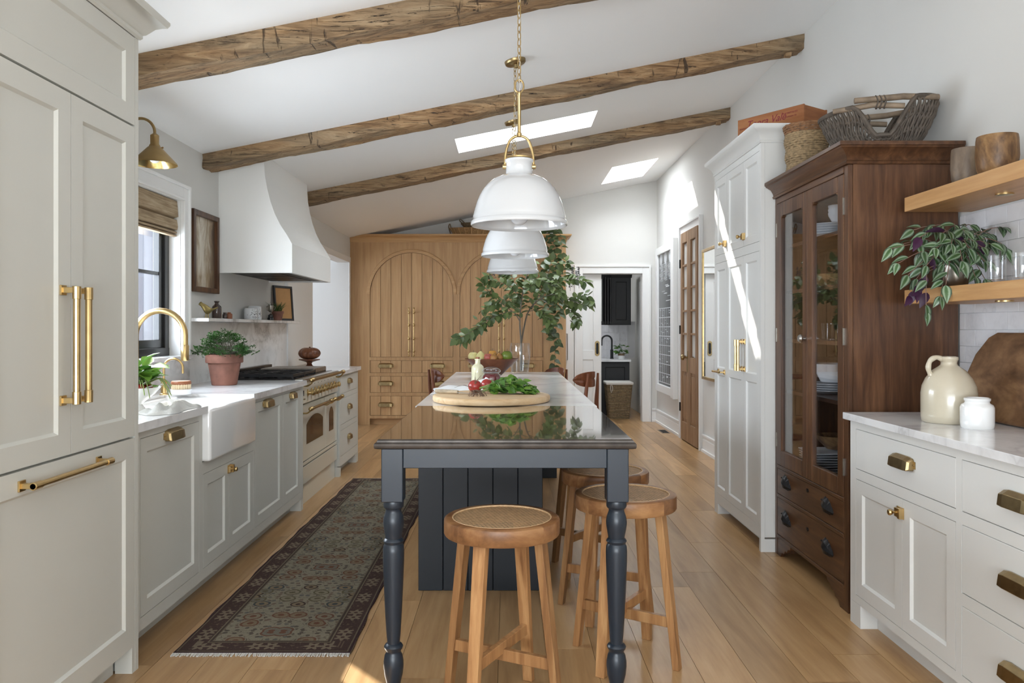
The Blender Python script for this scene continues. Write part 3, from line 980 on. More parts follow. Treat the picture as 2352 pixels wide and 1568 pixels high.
h4 = (4.632, 5.195, 0.137, 0.865)
t = base_unit('pull_out_cabinet', 'cream full height pull-out cabinet just past the sink with brass cup pull', 4.62, 5.205, [h4])
d = obj('door', shaker(P, h4[0] + G, h4[1] - G, h4[2] + G, h4[3] - G), 'cream', t)
inst('cup_pull', PULL, d, (XB, 4.86, 0.842))
h5 = (5.215, 5.635, 0.137, 0.865)
t = base_unit('narrow_cabinet', 'narrow cream cabinet with small cup pull next to the range', 5.205, 5.715, [h5])
d = obj('door', shaker(P, h5[0] + G, h5[1] - G, h5[2] + G, h5[3] - G), 'cream', t)
inst('cup_pull', PULLS, d, (XB, 5.42, 0.842))
obj('foot', MB().box(XB - 0.08, XB, 5.655, 5.715, 0, 0.09), 'cream', t)

h6 = [(6.99, 7.75, 0.717, 0.872), (6.99, 7.75, 0.444, 0.674), (6.99, 7.75, 0.168, 0.398)]
t = base_unit('drawer_cabinet', 'cream three drawer cabinet beyond the range with brass cup pulls', 6.95, 7.80, h6)
for y0, y1, z0, z1 in h6:
    d = obj('drawer', slab(P, y0 + G, y1 - G, z0 + G, z1 - G), 'cream', t)
    inst('cup_pull', PULLS, d, (XB, (y0 + y1) / 2 - 0.02, (z0 + z1) / 2 + 0.02))
obj('foot', MB().box(XB - 0.08, XB, 7.70, 7.80, 0, 0.09), 'cream', t)
obj('foot', MB().box(XB - 0.08, XB, 6.95, 7.0, 0, 0.09), 'cream', t)

# counters
XC = XB + 0.028
SK = (3.838, 4.53)
m = cells(MB(), (XL + 0.021, XC), (3.046, 5.715), [(-1.957, XC + 0.1, SK[0] - 0.001, SK[1] + 0.001)], lambda b, x0, x1, y0, y1: b.box(x0, x1, y0, y1, CT - 0.035, CT))
solo('worktop', m, 'marble', 'white veined marble worktop running from fridge past sink to the range', 'worktop', (-1.8, 4.4, CT - 0.035))
m = MB().box(XL + 0.032, XC, 6.945, 7.82, CT - 0.035, CT)
solo('worktop', m, 'marble', 'short marble worktop on the three drawer cabinet beyond the range', 'worktop', (-1.8, 7.4, CT - 0.035), bevel=0.002)
# marble slab behind the counter and low upstand under the window
m = MB().box(XL, XL + 0.02, 5.272, 7.58, CT - 0.03, 1.342)
struct('wall_backsplash', m, 'marblewall')
m = MB().box(XL, XL + 0.02, 3.05, 5.27, CT - 0.03, 1.094)
struct('wall_backsplash_low', m, 'marblewall')
m = MB().box(XL, XL + 0.03, 7.585, 8.54, CT + 0.002, 2.30)
struct('wall_end_panel', m, 'trim')
m = MB().box(XL, -1.985, 5.272, 7.58, 1.343, 1.366)
solo('marble_ledge', m, 'marblewall', 'long thin marble ledge shelf on the wall under the hood', 'shelf', (-2.06, 6.4, 1.343), bevel=0.002)

# apron sink
bm_ = MB()
x0, x1, y0, y1, z0, z1 = -1.955, -1.435, SK[0], SK[1], 0.655, 0.908
def rect_ring(i, z, r=0.0):
    return [(x0 + i, y0 + i, z), (x1 - i, y0 + i, z), (x1 - i, y1 - i, z), (x0 + i, y1 - i, z)]
bm_.loft([rect_ring(0, z0), rect_ring(0, z1), rect_ring(0.032, z1), rect_ring(0.045, z0 + 0.035)])
obj_fill = None
t = thing('apron_sink', 'deep white fireclay apron front sink set into the marble worktop', 'sink', (-1.7, 4.184, 0.655))
obj('basin', bm_, 'white', t, smooth=True, bevel=0.018, seg=4, angle=60)
obj('drain', MB().lathe([(0.04, 0.0), (0.04, 0.004), (0.02, 0.002)], 20, (-1.7, 4.184, z0 + 0.036)), 'brass', t, smooth=True)

# faucets
def faucet(name, label, base, top, reach, r, tipz, body_r, body_h, spray):
    t = thing(name, label, 'tap', base)
    bx_, by_, bz_ = base
    obj('base', MB().lathe([(body_r * 1.45, 0), (body_r * 1.45, 0.006), (body_r, 0.01), (body_r, body_h), (body_r * 0.9, body_h + 0.004)], 20, base), 'brass', t, smooth=True)
    R0 = reach / 2
    zc = top - R0
    pts = [(bx_, by_, bz_ + body_h * 0.6), (bx_, by_, zc - 0.04), (bx_, by_, zc)]
    pts += [(bx_ + R0 - R0 * math.cos(a), by_, zc + R0 * math.sin(a)) for a in [PI * i / 16 for i in range(1, 17)]]
    pts += [(bx_ + reach, by_, tipz + spray)]
    obj('spout', MB().tube(pts, r, 14), 'brass', t, smooth=True)
    if spray > 0.02:
        obj('spray_head', MB().lathe([(r * 1.12, 0), (r * 1.3, 0.004), (r * 1.3, spray - 0.006), (r * 1.1, spray)], 18, (bx_ + reach, by_, tipz)), 'brass', t, smooth=True)
        lv = MB().tube([(bx_, by_ + body_r, bz_ + body_h * 0.7), (bx_, by_ + body_r + 0.03, bz_ + body_h * 0.7), (bx_ + 0.01, by_ + body_r + 0.05, bz_ + body_h * 1.25)], 0.006, 10)
        obj('lever', lv, 'brass', t, smooth=True)
    else:
        obj('nozzle', MB().lathe([(r, 0), (r, 0.012)], 12, (bx_ + reach, by_, tipz)), 'brass', t, smooth=True)
    return t
faucet('kitchen_tap', 'tall arched brushed brass kitchen tap with pull-down spray over sink', (-1.985, 4.24, CT), 1.392, 0.262, 0.0155, 1.125, 0.027, 0.10, 0.085)
faucet('filter_tap', 'small slim brass filter tap beside the scrubbing brush', (-1.935, 4.47, CT), 1.128, 0.107, 0.0065, 1.045, 0.0155, 0.075, 0.012)

# ------------------------------------------------------------------ range cooker
Y0, Y1 = 5.722, 6.940
XR_ = -1.495
t = thing('range_cooker', 'wide cream range cooker with brass rails, knobs and arched oven windows', 'cooker', (-1.8, (Y0 + Y1) / 2, 0))
P = planeX(XR_, 1)
obj('body', MB().box(XL + 0.02, XR_ - 0.03, Y0, Y1, 0.15, 0.90), 'rangecream', t)
obj('kick_panel', MB().box(XL + 0.02, XR_ - 0.02, Y0, Y1, 0.0, 0.150), 'rangecream', t)
obj('storage_drawer', slab(P, Y0, Y1, 0.158, 0.284), 'rangecream', t)
obj('lower_rail', slab(P, Y0, Y1, 0.294, 0.318, 0.03), 'rangecream', t)
split = 6.515
def arch_win(y0, y1, z0, zs, rise, n=14):
    pts = [(y0, z0), (y1, z0)]
    for i in range(n + 1):
        s = i / n
        pts.append((y1 + (y0 - y1) * s, zs + rise * math.sin(PI * s) ** 0.8))
    return pts
for (a0, a1, w0, w1, rise) in ((Y0, split, 5.89, 6.41, 0.055), (split, Y1, 6.63, 6.79, 0.055)):
    dd = obj('oven_door', slab(P, a0 + 0.004, a1 - 0.004, 0.325, 0.738, 0.03), 'rangecream', t)
    obj('oven_window', MB().prism(arch_win(w0, w1, 0.44, 0.585, rise), 'x', XR_ - 0.002, XR_ + 0.002), 'ovenglass', dd, smooth=True, angle=20)
    q = MB().tube([(XR_ + 0.06, a0 + 0.05, 0.712), (XR_ + 0.06, a1 - 0.05, 0.712)], 0.011, 12)
    hd = obj('handle_rail', q, 'woodred' if False else 'brassdark', dd, smooth=True)
    q = MB()
    for yy in (a0 + 0.07, a1 - 0.07):
        q.tube(spline([(XR_, yy, 0.680), (XR_ + 0.03, yy, 0.680), (XR_ + 0.055, yy, 0.700), (XR_ + 0.06, yy, 0.712)], 4), 0.006, 8)
        for dy in (-0.02, 0.0, 0.02):
            q.sphere((XR_ + 0.06, yy + dy, 0.712), 0.016, nu=12, nv=8)
    obj('rail_bracket', q, 'brass', hd, smooth=True)
# control panel
q = MB().loft([[(XR_ - 0.03, y, 0.752), (XR_ + 0.012, y, 0.752), (XR_ + 0.002, y, 0.905), (XR_ - 0.03, y, 0.905)] for y in (Y0, Y1)])
cpn = obj('control_panel', q, 'rangecream', t, bevel=0.002)
for i in range(9):
    yy = 5.90 + i * 0.112
    kb = MB().lathe([(0.026, 0.0), (0.026, 0.006), (0.016, 0.010), (0.014, 0.03), (0.021, 0.034), (0.021, 0.05), (0.012, 0.056), (0.003, 0.057)], 16)
    kb.xf(Matrix.Translation((XR_ + 0.006, yy, 0.822)) @ Euler((0, PI / 2, 0)).to_matrix().to_4x4())
    obj('knob', kb, 'brass', cpn, smooth=True)
    obj('indicator', MB().box(XR_ + 0.004, XR_ + 0.006, yy - 0.003, yy + 0.003, 0.872, 0.878), 'ink', cpn)
obj('rocker_switch', MB().box(XR_ + 0.005, XR_ + 0.009, 5.775, 5.795, 0.805, 0.845), 'ink', cpn, bevel=0.001)
obj('brand_plate', MB().box(XR_ + 0.008, XR_ + 0.011, 5.77, 5.82, 0.776, 0.786), 'brassdark', cpn)
q = MB().box(XR_ - 0.04, XR_ + 0.016, Y0, Y1, 0.905, 0.930)
obj('front_trim', q, 'steel', t, bevel=0.003)
q = MB().tube([(XR_ + 0.065, Y0 + 0.05, 0.922), (XR_ + 0.065, Y1 - 0.03, 0.922)], 0.012, 12)
hd = obj('towel_rail', q, 'brassdark', t, smooth=True)
q = MB()
for yy in (Y0 + 0.08, Y1 - 0.06):
    q.tube(spline([(XR_, yy, 0.880), (XR_ + 0.03, yy, 0.878), (XR_ + 0.06, yy, 0.900), (XR_ + 0.065, yy, 0.922)], 4), 0.007, 8)
    for dy in (-0.02, 0.0, 0.02):
        q.sphere((XR_ + 0.065, yy + dy, 0.922), 0.017, nu=12, nv=8)
obj('rail_bracket', q, 'brass', hd, smooth=True)
obj('hob_top', MB().box(XL + 0.02, XR_ - 0.04, Y0, Y1, 0.895, 0.932), 'black', t, bevel=0.003)
obj('backguard', MB().box(XL + 0.02, XL + 0.07, Y0, Y1, 0.93, 0.985), 'black', t, bevel=0.003)
for gy0, gy1 in ((Y0 + 0.03, 6.08), (6.09, 6.42)):
    q = MB()
    gx0, gx1 = XL + 0.09, XR_ - 0.06
    for xx in (gx0, (gx0 + gx1) / 2 - 0.005, gx1 - 0.012):
        q.box(xx, xx + 0.012, gy0, gy1, 0.946, 0.964)
    for yy in (gy0, (gy0 + gy1) / 2 - 0.006, gy1 - 0.012):
        q.box(gx0, gx1, yy, yy + 0.012, 0.946, 0.964)
    for cx in (gx0 + 0.14, gx1 - 0.14):
        cy = (gy0 + gy1) / 2
        for a in range(4):
            aa = PI / 4 + a * PI / 2
            q.bar((cx + 0.03 * math.cos(aa), cy + 0.03 * math.sin(aa), 0.956), (cx + 0.13 * math.cos(aa), cy + 0.13 * math.sin(aa), 0.956), 0.010, 0.016)
    for xx in (gx0, gx1 - 0.012):
        for yy in (gy0, gy1 - 0.012):
            q.box(xx, xx + 0.012, yy, yy + 0.012, 0.93, 0.95)
    gr = obj('grate', q, 'iron', t)
    for cx in (gx0 + 0.14, gx1 - 0.14):
        obj('burner', MB().lathe([(0.05, 0), (0.05, 0.008), (0.038, 0.010), (0.038, 0.018), (0.01, 0.02)], 18, (cx, (gy0 + gy1) / 2, 0.931)), 'iron', gr, smooth=True)
obj('griddle', MB().box(XL + 0.12, XR_ - 0.08, 6.45, 6.88, 0.93, 0.972), 'pewter', t, bevel=0.008, seg=2)

# ------------------------------------------------------------------ plaster range hood
pz = [(-1.59, 1.705), (-1.59, 1.918), (-1.632, 1.990), (-1.678, 2.06), (-1.718, 2.14), (-1.748, 2.225), (-1.772, 2.32), (-1.790, 2.42), (-1.800, CZ(-1.80) + 0.002)]
YH0, YH1 = 5.85, 7.11
poly = [(XL, 1.705)] + pz + [(XL, CZ(XL) + 0.002)]
hd = thing('range_hood', 'white plaster range hood with concave flared front rising to the ceiling', 'cooker hood', (-1.86, 6.48, 1.70))
q = MB()
th = 0.035
# shell: cheeks and curved front, open below
def sheet(pts, y0, y1):
    pass
q.prism(poly, 'y', YH0, YH0 + th)
q.prism(poly, 'y', YH1 - th, YH1)
for i in range(len(pz) - 1):
    (xa, za), (xb, zb) = pz[i], pz[i + 1]
    q.prism([(xa, za), (xb, zb), (xb - th, zb), (xa - th, za)], 'y', YH0 + th, YH1 - th)
obj('shell', q, 'plaster', hd)
q = MB().box(XL + 0.022, -1.642, YH0 + th + 0.001, YH1 - th - 0.001, 1.716, 1.76)
obj('liner', q, 'blackmatt', hd)
q = MB()
for k in range(3):
    ya = YH0 + 0.1 + k * 0.37
    q.box(XL + 0.10, -1.74, ya, ya + 0.33, 1.712, 1.722)
obj('grease_filter', q, 'iron', hd)

# ------------------------------------------------------------------ wall lamp over the sink
lx, ly = -1.875, 4.22
t = thing('wall_lamp', 'aged brass gooseneck wall lamp with cone shade over the window', 'wall lamp', (XL, ly, 2.30))
obj('backplate', MB().lathe([(0.055, 0), (0.055, 0.012), (0.02, 0.02)], 20).xf(Matrix.Translation((XL, ly, 2.36)) @ Euler((0, PI / 2, 0)).to_matrix().to_4x4()), 'lampshade', t, smooth=True)
pts = [(XL, ly, 2.36), (XL + 0.06, ly, 2.38)] + [(lx - 0.075 + 0.075 * math.sin(a), ly, 2.335 + 0.075 * math.cos(a)) for a in [R(-20 + 11 * i) for i in range(11)]] + [(lx, ly, 2.30)]
obj('arm', MB().tube(spline(pts, 3), 0.0075, 10), 'lampshade', t, smooth=True)
obj('socket', MB().lathe([(0.010, 0.085), (0.022, 0.075), (0.022, 0.03), (0.028, 0.02), (0.028, 0.0)], 18, (lx, ly, 2.245)), 'lampshade', t, smooth=True)
sh = obj('shade', MB().lathe([(0.030, 0.095), (0.036, 0.09), (0.112, 0.008), (0.114, 0.0)], 32, (lx, ly, 2.165), caps=False), 'lampshade', t, smooth=True)
obj('shade_lining', MB().lathe([(0.029, 0.092), (0.034, 0.088), (0.110, 0.008), (0.1135, 0.0002)], 32, (lx, ly, 2.165), caps=False), 'lampinner', sh, smooth=True)
obj('set_screw', MB().tube([(lx + 0.028, ly, 2.255), (lx + 0.042, ly, 2.255)], 0.003, 8).sphere((lx + 0.043, ly, 2.255), 0.005, nu=8, nv=6), 'lampshade', t)
obj('bulb', MB().sphere((lx, ly, 2.20), 0.028, nu=14, nv=8), 'china', t, smooth=True)

# woven roman shade at the top of the window
def shade_mat():
    M = Mat('woven_shade')
    v = M.coord((1, 3, 90))
    f = M.noise(v, 1.5, 4, 0.6, 0.3)
    v2 = M.coord((1, 0.8, 2.5))
    g = M.noise(v2, 6, 4, 0.5, 0.5)
    k = M.math('ADD', M.math('MULTIPLY', f, 0.7), M.math('MULTIPLY', g, 0.3))
    M.bs(Base_Color=M.ramp(k, [(0.32, (0.20, 0.135, 0.075)), (0.5, (0.38, 0.28, 0.17)), (0.68, (0.55, 0.44, 0.30))]), Roughness=0.85)
    M.bump(f, 0.5, 0.004)
    return M.m
MT['woven'] = shade_mat()
t = thing('roman_shade', 'folded natural woven roman shade at the top of the window', 'blind', (XL - 0.03, 4.2, 1.95))
prof = [(0.0, 2.125), (0.028, 2.12), (0.034, 2.06), (0.036, 2.02), (0.012, 2.012), (0.004, 2.005), (0.028, 1.998), (0.034, 1.955), (0.030, 1.935), (0.008, 1.93), (0.026, 1.922), (0.028, 1.912), (0.010, 1.908), (0.025, 1.902), (0.026, 1.892), (0.006, 1.888), (-0.004, 1.90), (-0.004, 2.125)]
q = MB().prism([(XL - 0.045 + p[0], p[1]) for p in prof], 'y', WIN[0] + 0.02, WIN[1] - 0.012)
obj('woven_folds', q, 'woven', t, smooth=True, angle=25)
obj('headrail', MB().box(XL - 0.06, XL - 0.045, WIN[0] + 0.02, WIN[1] - 0.012, 2.09, 2.125), 'trim', t)

# ------------------------------------------------------------------ base cabinets along the right wall
XW = 1.52
XRc = XR - 0.004
P = planeX(XW, -1)
RT = 0.925
def right_unit(name, label, y0, y1, holes, foot=None):
    t = thing(name, label, 'cabinet', ((XW + XR) / 2, (y0 + y1) / 2, 0))
    b = MB().box(XW + 0.0226, XRc, y0, y1, 0.10, RT - 0.03)
    b.merge(face_frame(P, (y0, y1), (0.10, RT - 0.03), holes))
    obj('carcass', b, 'offwhite', t)
    obj('toe_kick', MB().box(XW + 0.075, XRc, y0, y1, 0.0, 0.0995), 'offwhite', t)
    if foot:
        obj('foot', MB().box(XW, XW + 0.074, foot[0], foot[1], 0, 0.0995), 'offwhite', t)
    return t
a0, a1 = 2.705, 3.485
t = right_unit('two_door_cabinet', 'white base cabinet with one drawer above two doors, next to the wooden hutch', 2.69, 3.54, [(a0, a1, 0.685, 0.860), (a0, a1, 0.135, 0.642)], (3.44, 3.54))
d = obj('drawer', slab(P, a0 + G, a1 - G, 0.685 + G, 0.860 - G), 'offwhite', t)
inst('cup_pull', PULL, d, (XW, 3.06, 0.785), PI)
am = 3.075
d = obj('door', shaker(P, a0 + G, am - G / 2, 0.135 + G, 0.642 - G), 'offwhite', t)
d = obj('door', shaker(P, am + G / 2, a1 - G, 0.135 + G, 0.642 - G), 'offwhite', t)
inst('latch', LATCH, d, (XW, am + 0.01, 0.585), PI)
b0, b1 = 1.92, 2.672
hs = [(b0, b1, 0.685, 0.860), (b0, b1, 0.412, 0.642), (b0, b1, 0.135, 0.370)]
t = right_unit('three_drawer_cabinet', 'white base cabinet of three wide drawers nearest the camera', 1.88, 2.69, hs)
for q in hs:
    d = obj('drawer', slab(P, q[0] + G, q[1] - G, q[2] + G, q[3] - G), 'offwhite', t)
    inst('cup_pull', PULL, d, (XW, 2.36, (q[2] + q[3]) / 2 + 0.01), PI)
m = MB().box(XW - 0.028, XR - 0.008, 1.85, 3.556, RT - 0.03, RT)
solo('worktop', m, 'marble', 'white marble worktop under the stoneware jug and floating shelves', 'worktop', (1.78, 2.7, RT - 0.03), bevel=0.002)

# marble brick tiles on the wall above it
tw = struct('wall_tiles', MB().box(XR - 0.004, XR, 1.85, 3.62, RT, 1.815), 'grout')
tl, th = 0.150, 0.0735
tile = {}
def tile_mesh(L):
    key = round(L, 3)
    if key not in tile:
        tile[key] = mesh_of('tile', MB().box(-0.0055, 0.0, 0.001, L - 0.001, 0.001, th - 0.001), 'tile', bevel=0.0008)
    return tile[key]
for r_ in range(12):
    z = RT + r_ * th
    y = 1.85 - (tl / 2 if r_ % 2 else 0)
    while y < 3.62:
        ya, yb = max(y, 1.85), min(y + tl, 3.62)
        if yb - ya > 0.02:
            inst('tile', tile_mesh(yb - ya), tw, (XR - 0.004, ya, z))
        y += tl

# floating oak shelves
for zz, lab in ((1.814, 'upper floating oak shelf holding two turned wooden cups'), (1.405, 'lower floating oak shelf holding the striped trailing plant')):
    t = thing('floating_shelf', lab, 'shelf', (1.9, 2.7, zz))
    obj('board', MB().box(1.755, XR - 0.0095, 1.85, 3.53, zz, zz + 0.062), 'oaky', t, bevel=0.0015)
    for yy in (2.2, 3.05):
        obj('puck_light', MB().lathe([(0.032, 0.0), (0.032, -0.005), (0.024, -0.006)], 20, (1.90, yy, zz)), 'brass', t, smooth=True)

# ------------------------------------------------------------------ glazed wooden hutch
HX, HB = 1.545, 2.045
HY0, HY1 = 3.622, 4.612
P = planeX(HX, -1)
t = thing('glazed_hutch', 'dark wooden glazed hutch with two drawers below and moulded cornice', 'cabinet', (1.8, 4.12, 0))
obj('side_panel', MB().box(HX + 0.0225, HB, HY0, HY0 + 0.025, 0.0, 2.045), 'walnut', t)
obj('side_panel', MB().box(HX + 0.0225, HB, HY1 - 0.025, HY1, 0.0, 2.045), 'walnut', t)
obj('back_panel', MB().box(HB - 0.015, HB, HY0 + 0.025, HY1 - 0.025, 0.1, 2.045), 'walnut', t)
obj('top_panel', MB().box(HX + 0.023, HB, HY0 + 0.025, HY1 - 0.025, 2.02, 2.045), 'walnuty', t)
obj('bottom_panel', MB().box(HX + 0.02, HB - 0.015, HY0 + 0.025, HY1 - 0.025, 0.095, 0.115), 'walnuty', t)
obj('cabinet_floor', MB().box(HX + 0.022, HB - 0.015, HY0 + 0.025, HY1 - 0.025, 0.502, 0.522), 'walnuty', t)
hshelf = [0.98, 1.47]
SHZ = [0.522, 1.000, 1.490]
for zz in (0.925, 1.215, 1.495, 1.755):
    obj('shelf', MB().box(HX + 0.06, HB - 0.015, HY0 + 0.025, HY1 - 0.025, zz, zz + 0.02), 'walnuty', t)
# face frame: posts and rails
q = MB()
pbox(q, P, HY0, HY0 + 0.045, 0.0, 2.045, 0, 0.022)
obj('front_post', q, 'walnut', t, bevel=0.002)
q = MB()
pbox(q, P, HY1 - 0.035, HY1, 0.0, 2.045, 0, 0.022)
obj('front_post', q, 'walnut', t, bevel=0.002)
for z0, z1 in ((2.012, 2.045), (0.500, 0.518), (0.333, 0.352), (0.098, 0.118)):
    q = MB()
    pbox(q, P, HY0 + 0.045, HY1 - 0.035, z0, z1, -0.003, 0.022)
    obj('rail', q, 'walnuty', t, bevel=0.002)
# doors
HM = 4.115
for (y0, y1, knob) in ((HY0 + 0.047, HM - 0.001, False), (HM + 0.001, HY1 - 0.037, True)):
    z0, z1 = 0.520, 2.010
    st, bt, tp = 0.066, 0.085, 0.075
    q = MB()
    for c0, c1, e0, e1 in ((y0, y0 + st, z0, z1), (y1 - st, y1, z0, z1), (y0 + st, y1 - st, z0, z0 + bt), (y0 + st, y1 - st, z1 - tp, z1)):
        pbox(q, P, c0, c1, e0, e1, -0.002, 0.022)
    # shaped head: small ears in the upper corners
    for s, yy in ((1, y0 + st), (-1, y1 - st)):
        q.prism([(yy, z1 - tp), (yy + s * 0.022, z1 - tp), (yy + s * 0.020, z1 - tp - 0.006), (yy + s * 0.006, z1 - tp - 0.009), (yy, z1 - tp - 0.016)], 'x', HX - 0.002, HX + 0.022)
    d = obj('door', q, 'walnut', t, bevel=0.0025)
    obj('pane', MB().box(HX + 0.010, HX + 0.013, y0 + st - 0.004, y1 - st + 0.004, z0 + bt - 0.004, z1 - tp + 0.004), 'glass', d)
    hy = y0 - 0.003 if not knob else y1 + 0.003
    for zz in (0.66, 1.26, 1.86):
        obj('hinge', MB().box(HX - 0.007, HX + 0.002, hy - 0.004, hy + 0.004, zz - 0.04, zz + 0.04), 'pewter', d, bevel=0.001)
    if knob:
        kb = MB().lathe([(0.008, 0), (0.008, 0.012), (0.020, 0.016), (0.022, 0.024), (0.016, 0.034), (0.003, 0.037)], 16)
        kb.xf(Matrix.Translation((HX - 0.002, y0 + 0.03, 1.245)) @ Euler((0, -PI / 2, 0)).to_matrix().to_4x4())
        obj('knob', kb, 'steel', d, smooth=True)
# drawers with carved leaf pulls
def leaf_pull():
    b = MB()
    rings = []
    n = 9
    for i in range(n):
        s = i / (n - 1)
        wz = 0.030 * math.sin(PI * (0.22 + 0.78 * s) ** 0.9) + 0.003
        xo = 0.006 + 0.026 * math.sin(PI * min(1, s * 0.9 + 0.1))
        yy = -0.055 + 0.11 * s
        zc = 0.012 - 0.030 * s
        jag = 0.006 * (i % 2)
        rings.append([(0.0, yy, zc + wz + jag), (xo * 0.6, yy, zc + wz * 0.7), (xo, yy, zc), (xo * 0.8, yy, zc - wz * 0.7), (0.0, yy, zc - wz - jag)])
    b.loft(rings)
    b.tube([(0.004, -0.06, 0.016), (0.014, -0.065, 0.024)], 0.004, 6)
    return mesh_of('leaf_pull', b, 'iron')
LP = leaf_pull()
for z0, z1 in ((0.354, 0.498), (0.120, 0.331)):
    d = obj('drawer', slab(P, HY0 + 0.048, HY1 - 0.038, z0, z1, 0.03), 'walnuty', t)
    zc = (z0 + z1) / 2
    for yy in (3.84, 4.41):
        inst('leaf_pull', LP, d, (HX, yy, zc + 0.012), PI)
    obj('keyhole_plate', MB().lathe([(0.010, 0), (0.010, 0.004), (0.004, 0.005)], 14, sy=1.5).xf(Matrix.Translation((HX, 4.115, zc + 0.035)) @ Euler((0, -PI / 2, 0)).to_matrix().to_4x4()), 'iron', d, smooth=True)
# bracket base
for s, yy in ((1, HY0 + 0.045), (-1, HY1 - 0.035)):
    q = MB().prism([(yy, 0.098), (yy + s * 0.21, 0.098), (yy + s * 0.20, 0.078), (yy + s * 0.165, 0.070), (yy + s * 0.15, 0.050), (yy + s * 0.12, 0.052), (yy + s * 0.105, 0.030), (yy + s * 0.07, 0.026), (yy + s * 0.05, 0.0), (yy, 0.0)], 'x', HX + 0.002, HX + 0.022)
    obj('bracket_foot', q, 'walnuty', t)
cpn = [(-0.01, 2.045), (0.012, 2.045), (0.016, 2.056), (0.010, 2.062), (0.014, 2.075), (0.026, 2.095), (0.046, 2.108), (0.054, 2.112), (0.056, 2.118), (0.062, 2.120), (0.062, 2.136), (-0.01, 2.136)]
obj('cornice', cornice(cpn, HX, -1, HY0, HY1 + 0.002, False, True, HB), 'walnuty', t, smooth=True, angle=28)
obj('cornice_top', MB().box(HX - 0.06, HB, HY0 - 0.06, HY1, 2.1345, 2.138), 'walnuty', t)

# crockery inside the hutch
def plate_mesh(r, h=0.018, sides=28):
    return mesh_of('plate', MB().lathe([(r * 0.55, 0), (r * 0.62, 0.003), (r, h), (r * 1.0, h + 0.003), (r * 0.62, 0.008), (0.001, 0.007)], sides), 'china', smooth=True, angle=50)
def place(name, me, loc, label, cat, group=None, rz=0.0, scale=None):
    o = inst(name, me, None, loc, rz, scale=scale)
    return tag(o, label, cat, group)
ORD8 = ['lowest', 'second from the bottom', 'third from the bottom', 'fourth from the bottom', 'fifth from the bottom', 'third from the top', 'second from the top', 'topmost']
ORD5 = ['lowest', 'second from the bottom', 'middle one', 'second from the top', 'topmost']
ORD4 = ['lowest', 'second from the bottom', 'second from the top', 'topmost']
ORD3 = ['lowest', 'middle one', 'topmost']
sq = MB()
def rsq(a, z, k=0.12):
    pts = []
    for cx, cy, st in ((1, 1, 0), (-1, 1, 90), (-1, -1, 180), (1, -1, 270)):
        for j in range(4):
            an = R(st + j * 30)
            pts.append((cx * a * (1 - k) + a * k * math.cos(an), cy * a * (1 - k) + a * k * math.sin(an), z))
    return pts
sq.loft([rsq(0.085, 0), rsq(0.125, 0.014), rsq(0.125, 0.017), rsq(0.085, 0.006)])
SQP = mesh_of('square_plate', sq, 'china', smooth=True, angle=30)
for i in range(8):
    place('square_plate', SQP, (1.745, 4.335, 0.5225 + i * 0.0135), 'white square plate, %s in the stack at the bottom of the hutch' % ORD8[i], 'plate', 'square plates in the hutch', 0.05 * math.sin(i))
PLT = plate_mesh(0.13)
for i in range(4):
    place('dinner_plate', PLT, (1.75, 4.335, 0.9455 + i * 0.012), 'white round plate, %s in the stack under the fluted bowl' % ORD4[i], 'plate', 'round plates in the hutch')
q = MB().lathe([(0.06, 0), (0.065, 0.004), (0.085, 0.045), (0.118, 0.085), (0.122, 0.10), (0.117, 0.10), (0.082, 0.05), (0.05, 0.012), (0.001, 0.010)], 40)
for i, p in enumerate(q.v):
    an = math.atan2(p[1], p[0])
    k = 1 + 0.035 * math.cos(an * 10) * min(1, p[2] / 0.05)
    q.v[i] = (p[0] * k, p[1] * k, p[2])
place('fluted_bowl', mesh_of('fluted_bowl', q, 'china', smooth=True, angle=60), (1.77, 4.345, 1.006), 'white fluted bowl on top of the round plates in hutch', 'bowl')
q = MB().lathe([(0.05, 0), (0.055, 0.004), (0.10, 0.05), (0.115, 0.075), (0.111, 0.076), (0.095, 0.052), (0.045, 0.010), (0.001, 0.009)], 30)
place('wooden_bowl', mesh_of('wooden_bowl', q, 'mango', smooth=True), (1.80, 4.37, 0.637), 'small wooden bowl resting on the square plates in hutch', 'bowl')
PLB = plate_mesh(0.14, 0.03)
for i in range(5):
    place('serving_plate', PLB, (1.76, 4.35, 1.7755 + i * 0.013), 'large white plate, %s in the stack on the top hutch shelf' % ORD5[i], 'plate', 'large plates in the hutch')
q = MB().lathe([(0.03, 0), (0.032, 0.003), (0.055, 0.045), (0.058, 0.06), (0.055, 0.06), (0.03, 0.008), (0.001, 0.007)], 24)
SB = mesh_of('small_bowl', q, 'china', smooth=True)
for i in range(3):
    place('small_bowl', SB, (1.79, 4.31, 1.862 + i * 0.02), 'small white bowl, %s of those nested on the large hutch plates' % ORD3[i], 'bowl', 'small bowls in the hutch')
GL = mesh_of('tumbler', MB().lathe([(0.028, 0), (0.028, 0.004), (0.033, 0.09), (0.0315, 0.09), (0.0265, 0.007), (0.001, 0.006)], 20), 'glass', smooth=True)
TLAB = ['clear glass tumbler at the door side of the hutch shelf above the fluted bowl', 'clear glass tumbler next to the tan cup in the hutch', 'clear glass tumbler deepest on the hutch shelf above the fluted bowl']
for i, (dx, dy) in enumerate(((0, 0), (0.05, 0.09), (0.12, 0.16))):
    place('tumbler', GL, (1.69 + dx, 4.22 + dy, 1.2355), TLAB[i], 'glass', 'tumblers in the hutch')

